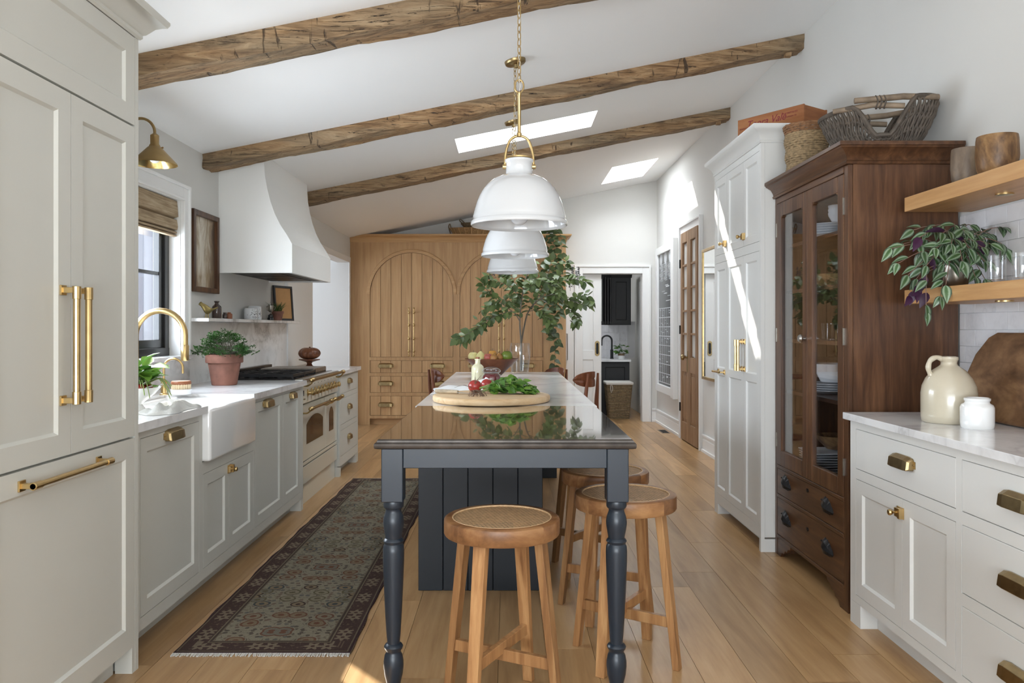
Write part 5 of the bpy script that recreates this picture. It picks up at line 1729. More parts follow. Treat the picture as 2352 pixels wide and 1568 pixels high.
def finish_pendant(t, x, y, z):
    top = CZ(x) - z
    q = MB()
    zz = 0.612
    k = 0
    while zz < top - 0.05:
        a0_ = PI / 4 + (PI / 2 if k % 2 else 0)
        dx, dy = math.cos(a0_), math.sin(a0_)
        L, W = 0.0195, 0.0085
        q.tube([(W * math.cos(a) * dx, W * math.cos(a) * dy, zz + 0.0165 + L * math.sin(a)) for a in [2 * PI * i / 12 for i in range(12)]], 0.0022, 6, wrap=True)
        zz += 0.0305
        k += 1
    obj('chain', q, 'brass', t, smooth=True, local=True)
    obj('cord', MB().tube([(0.004 * math.sin(i * 1.7), 0.004 * math.cos(i * 1.7), 0.57 + (top - 0.59) * i / 24) for i in range(25)], 0.0016, 6), 'linen', t, local=True)
    cn = MB().lathe([(0.006, -0.048), (0.012, -0.044), (0.014, -0.026), (0.058, -0.022), (0.064, -0.016), (0.066, 0.0)], 36)
    cn.xf(Matrix.Translation((0, 0, top)) @ Euler((0, -math.atan(0.2), 0)).to_matrix().to_4x4())
    obj('canopy', cn, 'brassdark', t, smooth=True, local=True)
p0 = make_pendant()
RIMZ = 1.747
labs = ['largest looking white dome pendant, front one of the three over the island', 'middle white dome pendant of the row over the island', 'smallest looking white dome pendant, last of the row above the leafy branches']
pos = [(0.046, 3.43), (0.040, 4.90), (0.033, 6.34)]
ps = [p0, dup(p0, (0, 0, 0)), dup(p0, (0, 0, 0))]
for o, (x, y), lb in zip(ps, pos, labs):
    o.location = (x, y, RIMZ)
    o['label'] = lb
    finish_pendant(o, x, y, RIMZ)

# ------------------------------------------------------------------ runner rug
def rug_mat(hx, hy):
    M = Mat('woven_rug')
    tc = M.n('SeparateXYZ', Vector=M.n('TexCoord').outputs['Object'])
    ax = M.math('ABSOLUTE', tc.outputs[0])
    ay = M.math('ABSOLUTE', tc.outputs[1])
    edge = M.math('MINIMUM', M.math('SUBTRACT', hx, ax), M.math('SUBTRACT', hy, ay))
    def comb(a, b, c=0.0):
        return M.n('CombineXYZ', X=a, Y=b, Z=c).outputs[0]
    py_ = M.math('PINGPONG', M.math('ADD', tc.outputs[1], 3.0), 0.46)
    fld = comb(ax, py_)
    wob = M.n('TexNoise', Vector=fld, Scale=9.0, Detail=2.0)
    wv = M.n('VectorMath', {'operation': 'MULTIPLY_ADD'})
    M.t.links.new(wob.outputs['Color'], wv.inputs[0])
    wv.inputs[1].default_value = (0.035, 0.035, 0)
    M.t.links.new(fld, wv.inputs[2])
    vo = M.n('TexVoronoi', {'voronoi_dimensions': '2D'}, Vector=wv.outputs[0], Scale=8.0, Randomness=0.8)
    dist = vo.outputs['Distance']
    cellc = M.n('SeparateColor', Color=vo.outputs['Color'])
    ring1 = M.math('MULTIPLY', M.math('GREATER_THAN', dist, 0.25), M.math('LESS_THAN', dist, 0.32))
    core = M.math('LESS_THAN', dist, 0.11)
    small = M.n('TexVoronoi', {'voronoi_dimensions': '2D'}, Vector=wv.outputs[0], Scale=26.0, Randomness=0.9)
    dots = M.math('MULTIPLY', M.math('LESS_THAN', small.outputs['Distance'], 0.26), M.math('GREATER_THAN', dist, 0.36))
    vines = M.noise(wv.outputs[0], 19, 2, 0.5, 0.6)
    vine = M.math('LESS_THAN', M.math('ABSOLUTE', M.math('SUBTRACT', vines, 0.5)), 0.016)
    field = (0.205, 0.182, 0.136)
    pal = M.ramp(cellc.outputs[0], [(0.0, (0.050, 0.034, 0.028)), (0.35, (0.125, 0.062, 0.040)), (0.6, (0.055, 0.058, 0.060)), (0.8, (0.095, 0.085, 0.050))], 'CONSTANT')
    col = M.mix(M.math('MULTIPLY', vine, 0.55), field, (0.075, 0.052, 0.040))
    col = M.mix(M.math('MULTIPLY', dots, 0.75), col, M.ramp(M.n('SeparateColor', Color=small.outputs['Color']).outputs[0], [(0.0, (0.050, 0.040, 0.034)), (0.4, (0.11, 0.07, 0.05)), (0.7, (0.07, 0.075, 0.07))], 'CONSTANT'))
    col = M.mix(M.math('MULTIPLY', M.math('LESS_THAN', dist, 0.25), 0.7), col, M.ramp(cellc.outputs[1], [(0.0, (0.165, 0.115, 0.066)), (0.5, (0.185, 0.155, 0.11)), (0.75, (0.12, 0.11, 0.09))], 'CONSTANT'))
    col = M.mix(ring1, col, pal)
    col = M.mix(core, col, pal)
    # border: dark ground with pale rosettes and leaves
    by_ = M.math('PINGPONG', M.math('ADD', tc.outputs[1], 3.03), 0.115)
    bx_ = M.math('PINGPONG', M.math('ADD', tc.outputs[0], 3.0), 0.115)
    isend = M.math('LESS_THAN', M.math('SUBTRACT', hy, ay), 0.115)
    along = M.n('Mix', {'data_type': 'FLOAT'}, i0=isend, i2=by_, i3=bx_).outputs[0]
    bvec = comb(M.math('SUBTRACT', along, 0.03), M.math('SUBTRACT', edge, 0.062))
    rad = M.n('VectorMath', {'operation': 'LENGTH'})
    M.t.links.new(bvec, rad.inputs[0])
    sp = M.n('SeparateXYZ', Vector=bvec)
    ang = M.math('ARCTAN2', sp.outputs[1], sp.outputs[0])
    pet = M.math('MULTIPLY_ADD', M.math('COSINE', M.math('MULTIPLY', ang, 6.0)), 0.009, 0.028)
    ros = M.math('LESS_THAN', rad.outputs['Value'], pet)
    eye = M.math('LESS_THAN', rad.outputs['Value'], 0.009)
    bn = M.noise(comb(along, edge), 42, 2, 0.5, 1.0)
    lf = M.math('GREATER_THAN', bn, 0.60)
    bcol = M.mix(M.math('MULTIPLY', lf, 0.8), (0.060, 0.038, 0.033), (0.135, 0.100, 0.070))
    bcol = M.mix(ros, bcol, (0.175, 0.138, 0.098))
    bcol = M.mix(eye, bcol, (0.06, 0.035, 0.03))
    inb = M.math('LESS_THAN', edge, 0.108)
    col = M.mix(inb, col, bcol)
    for a, b, c in ((0.100, 0.106, (0.15, 0.125, 0.085)), (0.106, 0.116, (0.058, 0.042, 0.034)), (0.116, 0.121, (0.14, 0.115, 0.08)), (0.0, 0.010, (0.045, 0.026, 0.028)), (0.010, 0.016, (0.13, 0.105, 0.072))):
        k = M.math('MULTIPLY', M.math('GREATER_THAN', edge, a), M.math('LESS_THAN', edge, b))
        col = M.mix(k, col, c)
    wear = M.noise(M.coord((1, 1, 1)), 3.5, 5, 0.6)
    weave = M.noise(M.coord((220, 60, 1)), 1.0, 2)
    hs = M.n('HueSaturation', Value=M.math('ADD', M.math('MULTIPLY_ADD', wear, 0.5, 0.75), M.math('MULTIPLY_ADD', weave, 0.5, -0.25)), Color=col)
    M.bs(Base_Color=hs.outputs[0], Roughness=0.95, Specular_IOR_Level=0.1)
    M.bump(weave, 0.4, 0.003)
    return M.m
RX0, RX1, RY0, RY1 = -1.340, -0.632, 3.175, 6.85
hx, hy = (RX1 - RX0) / 2, (RY1 - RY0) / 2
MT['rug'] = rug_mat(hx, hy)
t = thing('runner_rug', 'long faded patterned runner rug with dark floral border on the oak floor', 'rug', ((RX0 + RX1) / 2, (RY0 + RY1) / 2, 0))
nx_, ny_ = 8, 60
rr = random.Random(11)
top, bot = [], []
rings = []
for j in range(ny_ + 1):
    y = -hy + 2 * hy * j / ny_
    wv_ = 0.004 * math.sin(j * 0.55) + 0.003 * math.sin(j * 1.3 + 1)
    row_ = []
    for i in range(nx_ + 1):
        x = -hx + 2 * hx * i / nx_
        e = wv_ if abs(abs(x) - hx) < 1e-6 else 0
        row_.append((x + e, y, 0.007 + 0.0006 * math.sin(x * 9 + y * 3)))
    rings.append(row_ + [(hx + wv_, y, 0.0003), (-hx + wv_, y, 0.0003)])
obj('pile', MB().loft(rings), 'rug', t, local=True)
q = MB()
for k in range(170):
    x = -hx + 2 * hx * (k + 0.5) / 170
    L = rr.uniform(0.018, 0.030)
    x2 = x + rr.uniform(-0.006, 0.006)
    q.bar((x, -hy + 0.002, 0.004), (x2, -hy - L, 0.0022), 0.0032, 0.003)
    q.bar((x, hy - 0.002, 0.004), (x2, hy + L, 0.0022), 0.0032, 0.003)
obj('fringe', q, 'linen', t, local=True, kind='stuff')

# ------------------------------------------------------------------ small things by the sink and range
def lathe_solo(name, prof, mat, label, cat, base, n=28, group=None, angle=45, sx=1.0, sy=1.0):
    return solo(name, MB().lathe(prof, n, base, sx=sx, sy=sy), mat, label, cat, base, smooth=True, group=group, angle=angle)

# leaf helpers
def leaf_mesh(name, mat, wd=0.27, fold=0.25, curl=0.25, power=0.75, tip=1.0, n=6):
    ys = [0.0, 0.12, 0.32, 0.55, 0.78, 0.92, 1.0]
    v, f = [], []
    for y in ys:
        hw = max(wd * math.sin(PI * y ** power), 0.004)
        z0 = -curl * y * y
        v += [(-hw, y, z0 + fold * hw), (0, y, z0), (hw, y, z0 + fold * hw)]
    for i in range(len(ys) - 1):
        a = i * 3
        f += [(a, a + 1, a + 4, a + 3), (a + 1, a + 2, a + 5, a + 4)]
    mb = MB().add(v, f)
    me = bpy.data.meshes.new(name)
    me.from_pydata(mb.v, [], mb.f)
    me.materials.append(MT[mat])
    me.polygons.foreach_set('use_smooth', [True] * len(me.polygons))
    me.update()
    return me
def leaf_at(parent, me, p, d, nrm, L, name='leaf', base=None):
    y = Vector(d).normalized()
    x = y.cross(Vector(nrm))
    x = x.normalized() if x.length > 1e-4 else y.orthogonal().normalized()
    z = x.cross(y)
    p = Vector(p) - (worldloc(parent) if base is None else Vector(base))
    M4 = Matrix(((x.x * L, y.x * L, z.x * L, p.x), (x.y * L, y.y * L, z.y * L, p.y), (x.z * L, y.z * L, z.z * L, p.z), (0, 0, 0, 1)))
    return inst(name, me, parent, (0, 0, 0), matrix=M4)
LEAF = leaf_mesh('branch_leaf', 'leaf', 0.36, 0.22, 0.18, 0.85)
IVY = leaf_mesh('ivy_leaf', 'ivy', 0.36, 0.20, 0.15, 0.62)
STR = leaf_mesh('striped_leaf', 'stripe', 0.27, 0.32, 0.30, 0.75)
PUR = leaf_mesh('purple_leaf', 'purple', 0.27, 0.30, 0.28, 0.75)
GRN = leaf_mesh('salad_leaf', 'green', 0.36, 0.45, 0.35, 1.1)
GRD = leaf_mesh('radish_leaf', 'greendark', 0.26, 0.40, 0.40, 1.15)
def rv(rr, a=1.0):
    return Vector((rr.uniform(-a, a), rr.uniform(-a, a), rr.uniform(-a, a)))

# bowl of radishes and its greens
bc = (-1.690, 3.60, CT)
t = thing('footed_bowl', 'white footed serving bowl at the fridge end of the worktop', 'bowl', bc)
obj('bowl', MB().lathe([(0.055, 0.0), (0.050, 0.006), (0.030, 0.03), (0.045, 0.045), (0.085, 0.075), (0.112, 0.108), (0.108, 0.108), (0.08, 0.08), (0.03, 0.055), (0.001, 0.054)], 32, bc), 'white', t, smooth=True)
rr = random.Random(21)
RLAB = ['red radish in the footed bowl, partly under the leaves, at the sink side', 'red radish in the footed bowl nearest the worktop edge', 'red radish in the footed bowl next to the fridge']
for k, (dx, dy, dz) in enumerate(((0.035, 0.045, 0.100), (0.062, 0.0, 0.104), (0.05, -0.05, 0.106))):
    c = (bc[0] + dx, bc[1] + dy, bc[2] + dz)
    tr = thing('radish', RLAB[k], 'radish', (c[0], c[1], c[2] - 0.02), group='radishes in the bowl')
    obj('root_bulb', MB().sphere(c, 0.022, 0.022, 0.020, 14, 9), 'red', tr, smooth=True)
    obj('root_tail', MB().tube(spline([(c[0] + 0.018, c[1], c[2]), (c[0] + 0.045, c[1] + rr.uniform(-0.02, 0.02), c[2] + 0.01), (c[0] + 0.07, c[1] + rr.uniform(-0.03, 0.03), c[2] + rr.uniform(-0.01, 0.03))], 4), [0.003] * 5 + [0.0015] * 4, 6), 'china', tr)
t = thing('radish_greens', 'bunch of bright green radish leaves heaped in the footed bowl', 'greens', (bc[0], bc[1], bc[2] + 0.10))
for k in range(70):
    a = rr.uniform(0, 2 * PI)
    r0 = rr.uniform(0.0, 0.07)
    p = Vector((bc[0] + r0 * math.cos(a), bc[1] + r0 * math.sin(a), bc[2] + 0.108 + rr.uniform(0.0, 0.11) * (1 - r0 * 4)))
    d = Vector((math.cos(a) * 0.8, math.sin(a) * 0.8, rr.uniform(0.1, 1.1))) + rv(rr, 0.25)
    leaf_at(t, GRN if rr.random() < 0.6 else GRD, p, d, Vector((0, 0, 1)) + rv(rr, 0.5), rr.uniform(0.065, 0.11))
q = MB()
for k in range(12):
    a = rr.uniform(-1.2, 1.6)
    p0_ = Vector((bc[0] + 0.03 * math.cos(a), bc[1] + 0.03 * math.sin(a), bc[2] + 0.11))
    p1_ = p0_ + Vector((0.08 * math.cos(a), 0.08 * math.sin(a), 0.035))
    p2_ = p0_ + Vector((0.125 * math.cos(a), 0.125 * math.sin(a), rr.uniform(-0.06, 0.03)))
    q.tube(spline([p0_, p1_, p2_], 4), 0.002, 5)
obj('stalks', q, 'greenstem', t)

# crumpled towel
def cloth_sheet(nx_, ny_, fn, th=0.004):
    top = [[Vector(fn(i / nx_, j / ny_)) for i in range(nx_ + 1)] for j in range(ny_ + 1)]
    v, f = [], []
    W_ = nx_ + 1
    for row_ in top:
        v += [tuple(p) for p in row_]
    n = len(v)
    for row_ in top:
        v += [(p.x, p.y, p.z - th) for p in row_]
    for j in range(ny_):
        for i in range(nx_):
            a = j * W_ + i
            f.append((a, a + 1, a + 1 + W_, a + W_))
            f.append((n + a, n + a + W_, n + a + 1 + W_, n + a + 1))
    for i in range(nx_):
        f.append((i, n + i, n + i + 1, i + 1))
        a = ny_ * W_ + i
        f.append((a, a + 1, n + a + 1, n + a))
    for j in range(ny_):
        a = j * W_
        f.append((a, a + W_, n + a + W_, n + a))
        a = j * W_ + nx_
        f.append((a, n + a, n + a + W_, a + W_))
    return MB().add(v, f)
def towel(s, r_):
    x = -1.612 + 0.15 * s + 0.010 * math.sin(r_ * 8)
    y = 3.42 + 0.33 * r_ + 0.02 * math.sin(s * 7 + 1)
    ed = min(s, 1 - s, r_, 1 - r_)
    k = min(1, ed * 6)
    z = CT + 0.005 + k * (0.010 + 0.020 * (0.5 + 0.5 * math.sin(s * 13 + r_ * 7)) + 0.018 * (0.5 + 0.5 * math.sin(r_ * 23 - s * 8)) * s)
    return (x, y, z)
solo('kitchen_towel', cloth_sheet(26, 30, towel), 'greycloth', 'crumpled grey white kitchen towel on the worktop edge by the sink', 'towel', (-1.6, 3.55, CT), smooth=True, angle=80)

# scrubbing brush on a dish
t = thing('soap_dish', 'small round white dish under the scrubbing brush', 'dish', (-1.85, 4.50, CT))
obj('dish', MB().lathe([(0.050, 0), (0.056, 0.003), (0.058, 0.030), (0.055, 0.030), (0.050, 0.006), (0.001, 0.005)], 28, (-1.85, 4.50, CT)), 'china', t, smooth=True)
t = thing('scrubbing_brush', 'round wooden scrubbing brush with pale bristles beside the filter tap', 'brush', (-1.85, 4.50, CT + 0.030))
obj('bristles', MB().lathe([(0.046, 0.0), (0.048, 0.028)], 28, (-1.85, 4.50, CT + 0.030)), 'bristle', t)
for k in range(20):
    a = 2 * PI * k / 20
    pass
q = MB()
for k in range(22):
    a = 2 * PI * k / 22
    q.tube([(-1.85 + 0.047 * math.cos(a), 4.50 + 0.047 * math.sin(a), CT + 0.030), (-1.85 + 0.049 * math.cos(a), 4.50 + 0.049 * math.sin(a), CT + 0.058)], 0.0045, 6)
obj('bristle_tufts', q, 'bristle', t)
obj('brush_back', MB().lathe([(0.050, 0.0), (0.054, 0.004), (0.054, 0.014), (0.050, 0.020), (0.001, 0.021)], 28, (-1.85, 4.50, CT + 0.056)), 'woodred', t, smooth=True)

# fern in terracotta pot
pc = (-1.873, 5.25, CT)
t = thing('potted_fern', 'feathery green maidenhair fern in a large weathered terracotta pot', 'potted plant', pc)
obj('pot', MB().lathe([(0.076, 0.0), (0.080, 0.003), (0.103, 0.145), (0.1165, 0.147), (0.119, 0.152), (0.119, 0.196), (0.116, 0.202), (0.106, 0.203), (0.100, 0.195), (0.097, 0.17)], 40, pc), 'terracotta', t, smooth=True, angle=35)
obj('soil', MB().lathe([(0.098, 0.178), (0.07, 0.186), (0.001, 0.19)], 24, pc), 'soil', t, smooth=True)
rr = random.Random(4)
fr, st = MB(), MB()
for k in range(190):
    # each spray is a flat lacy fan sitting on a low dome above the pot
    a = rr.uniform(0, 2 * PI)
    el = rr.uniform(0.0, 1.0) ** 1.5
    rad = 0.185 * math.cos(el * PI / 2) * rr.uniform(0.45, 1.0) + 0.01
    hz = 0.012 + 0.150 * math.sin(el * PI / 2) * rr.uniform(0.7, 1.0)
    c0_ = Vector((pc[0] + rad * math.cos(a), pc[1] + rad * math.sin(a), pc[2] + 0.19 + hz * (1 - 0.25 * (rad / 0.19) ** 2)))
    b0_ = Vector((pc[0] + 0.03 * math.cos(a), pc[1] + 0.03 * math.sin(a), pc[2] + 0.185))
    mid_ = (c0_ + b0_) / 2 + Vector((0, 0, 0.03))
    pts = spline([b0_, mid_, c0_], 4)
    st.tube(pts, 0.0010, 4)
    d = (Vector((math.cos(a), math.sin(a), 0.25)) + rv(rr, 0.35)).normalized()
    nn = (Vector((0.35 * math.cos(a), 0.35 * math.sin(a), 0.9)) + rv(rr, 0.35)).normalized()
    sd = d.cross(nn).normalized()
    R_ = rr.uniform(0.028, 0.046)
    for m_ in range(46):
        u1, u2 = rr.uniform(-0.5, 1.0), rr.uniform(-0.85, 0.85)
        if u1 * u1 + u2 * u2 > 1.05:
            continue
        c_ = c0_ + d * (u1 * R_) + sd * (u2 * R_) + nn * rr.uniform(-0.004, 0.004)
        g = (d + sd * u2 * 1.2 + rv(rr, 0.4)).normalized()
        h = g.cross(nn + rv(rr, 0.5)).normalized()
        L = rr.uniform(0.0055, 0.0085)
        fr.add([c_ - g * L * 0.6, c_ + h * L * 0.55, c_ + g * L, c_ - h * L * 0.55], [(0, 1, 2, 3)])
obj('fronds', fr, 'fern', t, kind='stuff')
obj('stalks', st, 'stem', t)

# wooden pumpkin on a stand
pc = (-1.90, 7.60, CT)
t = thing('wooden_pumpkin', 'carved brown wooden pumpkin standing on a pedestal beyond the cooker', 'ornament', pc)
obj('stand', MB().lathe([(0.048, 0), (0.05, 0.006), (0.03, 0.018), (0.022, 0.035), (0.03, 0.05), (0.075, 0.064), (0.098, 0.070), (0.100, 0.078), (0.08, 0.078), (0.001, 0.074)], 30, pc), 'bowlwood', t, smooth=True)
q = MB().sphere((0, 0, 0), 0.105, 0.105, 0.062, 48, 14)
for i, p in enumerate(q.v):
    a = math.atan2(p[1], p[0])
    r_ = math.hypot(p[0], p[1])
    k = 1 - 0.14 * (1 - abs(math.sin(a * 4))) ** 3
    dip = 0.016 * math.exp(-(r_ / 0.035) ** 2) * (1 if p[2] > 0 else -0.3)
    q.v[i] = (pc[0] + p[0] * k, pc[1] + p[1] * k, pc[2] + 0.134 + p[2] - dip)
obj('pumpkin', q, 'bowlwood', t, smooth=True, angle=80)
obj('stalk', MB().tube([(pc[0], pc[1], pc[2] + 0.17), (pc[0] + 0.004, pc[1], pc[2] + 0.196)], 0.008, 8), 'bowlwood', t)

# framed paintings
def paint_mat():
    M = Mat('abstract_painting')
    n1 = M.noise(M.coord((1, 2.2, 0.7)), 5.0, 6, 0.65, 1.6)
    n2 = M.noise(M.coord((1, 2.2, 0.9)), 3.0, 5, 0.6, 0.6)
    yy = M.n('SeparateXYZ', Vector=M.n('TexCoord').outputs['Object']).outputs[1]
    band = M.math('MULTIPLY', M.math('SUBTRACT', 0.12, M.math('ABSOLUTE', M.math('ADD', yy, 0.03))), 2.2)
    n1 = M.math('ADD', n1, band)
    c = M.ramp(n1, [(0.28, (0.09, 0.055, 0.035)), (0.42, (0.24, 0.155, 0.085)), (0.54, (0.34, 0.25, 0.15)), (0.66, (0.50, 0.43, 0.33)), (0.78, (0.62, 0.57, 0.48))])
    c = M.mix(M.ramp(n2, [(0.50, 0.0), (0.70, 0.7)]), c, (0.15, 0.11, 0.075))
    M.bs(Base_Color=c, Roughness=0.35)
    return M.m
MT['painting'] = paint_mat()
t = thing('framed_painting', 'brown abstract painting in a dark wooden frame hung beside the window', 'picture', (XL, 5.515, 1.545))
q = MB()
y0, y1, z0, z1 = 5.282, 5.748, 1.545, 2.095
for a0, a1, b0, b1 in ((y0, y0 + 0.04, z0, z1), (y1 - 0.04, y1, z0, z1), (y0, y1, z0, z0 + 0.035), (y0, y1, z1 - 0.035, z1)):
    q.box(XL + 0.002, XL + 0.045, a0, a1, b0, b1)
obj('frame', q, 'walnut', t, bevel=0.003)
obj('canvas', MB().box(XL + 0.004, XL + 0.022, y0 + 0.038, y1 - 0.038, z0 + 0.033, z1 - 0.033), 'painting', t)

LZ = 1.366
# bird
bx_, by_ = -2.052, 5.40
t = thing('brass_bird', 'small bronze bird figurine standing on the marble ledge', 'figurine', (bx_, by_, LZ))
rings = []
spec = [(-0.040, 0.082, 0.004), (-0.034, 0.086, 0.011), (-0.022, 0.084, 0.0155), (-0.008, 0.070, 0.019), (0.010, 0.056, 0.022), (0.026, 0.050, 0.019), (0.040, 0.050, 0.010), (0.056, 0.056, 0.005), (0.075, 0.064, 0.004)]
spec = [(-0.046, 0.094, 0.002), (-0.038, 0.096, 0.010), (-0.028, 0.096, 0.0155), (-0.016, 0.082, 0.019), (0.0, 0.066, 0.0275), (0.018, 0.056, 0.028), (0.034, 0.054, 0.019), (0.050, 0.058, 0.008), (0.068, 0.066, 0.0055), (0.090, 0.074, 0.005)]
def bird_pt(s, z, r_, a):
    return (bx_ + r_ * math.cos(a), by_ - 0.01 + s, LZ + z + r_ * math.sin(a))
# the bird stands side on: beak toward the camera side of the ledge
rings = [[(bx_ - 0.005 + s * 0.75, by_ + s * 0.55 + r_ * math.cos(a), LZ + z + r_ * 1.1 * math.sin(a)) for a in [2 * PI * i / 12 for i in range(12)]] for s, z, r_ in spec]
obj('body', MB().loft(rings), 'bronze', t, smooth=True, angle=70)
q = MB()
for s in (0.0, 0.022):
    q.tube([(bx_ - 0.002 + s * 0.6, by_ + 0.004 + s * 0.3, LZ + 0.045), (bx_ + s * 0.6, by_ + s * 0.3, LZ + 0.004)], 0.0032, 6)
    q.box(bx_ - 0.012 + s * 0.6, bx_ + 0.008 + s * 0.6, by_ - 0.004 + s * 0.3, by_ + 0.005 + s * 0.3, LZ, LZ + 0.004)
obj('legs', q, 'bronze', t)

lathe_solo('stoneware_bottle', [(0.031, 0), (0.033, 0.003), (0.033, 0.075), (0.030, 0.086), (0.018, 0.098), (0.013, 0.104), (0.013, 0.113), (0.019, 0.118), (0.018, 0.124), (0.010, 0.125)], 'brownglaze', 'tall dark brown glazed bottle on the marble ledge next to the bird', 'bottle', (-2.065, 5.635, LZ))
lathe_solo('ink_jar', [(0.016, 0), (0.0175, 0.003), (0.0175, 0.030), (0.012, 0.037), (0.013, 0.046), (0.010, 0.047)], 'brownglaze', 'smallest dark jar half hidden behind the tall brown bottle', 'jar', (-2.055, 5.77, LZ), 20)
lathe_solo('ink_jar', [(0.021, 0), (0.023, 0.003), (0.023, 0.034), (0.018, 0.039), (0.012, 0.041), (0.013, 0.047), (0.010, 0.048)], 'woodred', 'squat reddish brown jar on the ledge after the bottle', 'jar', (-2.035, 5.80, LZ), 22)

# printed stoneware pots
def crock(loc, r_, h, label, deco):
    t = thing('printed_crock', label, 'jar', loc, group='printed white crocks on the ledge')
    obj('pot', MB().lathe([(r_ * 0.94, 0), (r_, 0.004), (r_, h - 0.01), (r_ * 0.95, h - 0.004), (r_ * 0.90, h), (r_ * 0.82, h), (r_ * 0.82, 0.02), (0.001, 0.018)], 32, loc), 'stonejar', t, smooth=True)
    rr_ = random.Random(deco)
    q = MB()
    for k in range(46):
        a = rr_.gauss(-0.75, 0.42)
        z = loc[2] + h * 0.45 + rr_.gauss(0, 0.018)
        c_ = Vector((loc[0] + r_ * 1.006 * math.cos(a), loc[1] + r_ * 1.006 * math.sin(a), z))
        tx = Vector((-math.sin(a), math.cos(a), 0)) * rr_.uniform(0.002, 0.005)
        tz = Vector((0, 0, rr_.uniform(0.0015, 0.004)))
        q.add([c_ - tx, c_ - tz, c_ + tx, c_ + tz], [(0, 1, 2, 3)])
    obj('printed_motif', q, 'ink', t)
crock((-2.052, 6.34, LZ), 0.052, 0.092, 'white crock with dark printed motif at the front of the ledge', 1)
crock((-2.062, 6.47, LZ), 0.055, 0.112, 'taller grey rimmed crock behind the printed white crock', 2)

# silver cup, little pot of chives, leaning picture
t = thing('trophy_cup', 'small tarnished trophy cup on a black plinth on the ledge', 'trophy', (-2.055, 6.88, LZ))
obj('plinth', MB().lathe([(0.027, 0), (0.027, 0.02), (0.022, 0.026), (0.020, 0.046), (0.012, 0.050)], 20, (-2.055, 6.88, LZ)), 'black', t, smooth=True, angle=30)
obj('cup', MB().lathe([(0.012, 0.050), (0.006, 0.058), (0.006, 0.068), (0.018, 0.076), (0.024, 0.095), (0.026, 0.128), (0.024, 0.128), (0.016, 0.082), (0.001, 0.078)], 20, (-2.055, 6.88, LZ)), 'pewter', t, smooth=True)
q = MB()
for s in (-1, 1):
    q.tube(spline([(-2.055 + s * 0.025, 6.88, LZ + 0.120), (-2.055 + s * 0.038, 6.88, LZ + 0.115), (-2.055 + s * 0.034, 6.88, LZ + 0.095), (-2.055 + s * 0.022, 6.88, LZ + 0.085)], 4), 0.0025, 6)
obj('handles', q, 'pewter', t)
pc = (-2.035, 7.02, LZ)
t = thing('potted_chives', 'little terracotta pot of grassy chives in front of the leaning picture', 'potted plant', pc)
obj('pot', MB().lathe([(0.033, 0), (0.036, 0.003), (0.046, 0.060), (0.052, 0.061), (0.053, 0.080), (0.050, 0.082), (0.044, 0.080), (0.042, 0.07)], 28, pc), 'terracotta', t, smooth=True, angle=35)
obj('soil', MB().lathe([(0.043, 0.070), (0.001, 0.074)], 16, pc), 'soil', t)
rr = random.Random(9)
q = MB()
for k in range(95):
    a, r0 = rr.uniform(0, 2 * PI), rr.uniform(0, 0.035)
    p0_ = Vector((pc[0] + r0 * math.cos(a), pc[1] + r0 * math.sin(a), pc[2] + 0.07))
    ln = rr.uniform(0.05, 0.10)
    sp = rr.uniform(0.1, 0.75)
    p1_ = p0_ + Vector((sp * ln * 0.5 * math.cos(a), sp * ln * 0.5 * math.sin(a), ln * 0.6))
    p2_ = p0_ + Vector((sp * ln * 1.2 * math.cos(a), sp * ln * 1.2 * math.sin(a), ln * 0.95))
    q.tube([p0_, p1_, p2_], [0.0016, 0.0014, 0.0004], 4)
obj('chive_blades', q, 'grass', t, kind='stuff')
# leaning picture, turned a little toward the room
A, Bp = Vector((-2.098, 7.14, LZ)), Vector((-2.005, 7.40, LZ))
ux = (Bp - A)
wd = ux.length
ux.normalize()
nrm = Vector((ux.y, -ux.x, 0))
upv = (Vector((0, 0, 1)) - nrm * 0.055 + ux * -0.03).normalized()
hgt = 0.318
MT['kraft'] = plain('tan_paper', (0.42, 0.225, 0.085), 0.7, var=0.06, vscale=20)
t = thing('leaning_picture', 'small black framed tan print leaning at the end of the ledge', 'picture', tuple((A + Bp) / 2))
def quadbox(o_, p, w_, h_, d0, d1):
    c_ = []
    for dd in (d0, d1):
        for (a_, b_) in ((0, 0), (1, 0), (1, 1), (0, 1)):
            c_.append(p + ux * (w_ * a_) + upv * (h_ * b_) + nrm * dd)
    return o_.add(c_, [(0, 3, 2, 1), (4, 5, 6, 7), (0, 1, 5, 4), (1, 2, 6, 5), (2, 3, 7, 6), (3, 0, 4, 7)])
q = MB()
fw = 0.020
quadbox(q, A, fw, hgt, 0, 0.016)
quadbox(q, A + ux * (wd - fw), fw, hgt, 0, 0.016)
quadbox(q, A, wd, fw, 0, 0.016)
quadbox(q, A + upv * (hgt - fw), wd, fw, 0, 0.016)
obj('frame', q, 'blackmatt', t)
obj('print', quadbox(MB(), A + ux * fw + upv * fw, wd - 2 * fw, hgt - 2 * fw, 0.002, 0.008), 'kraft', t)

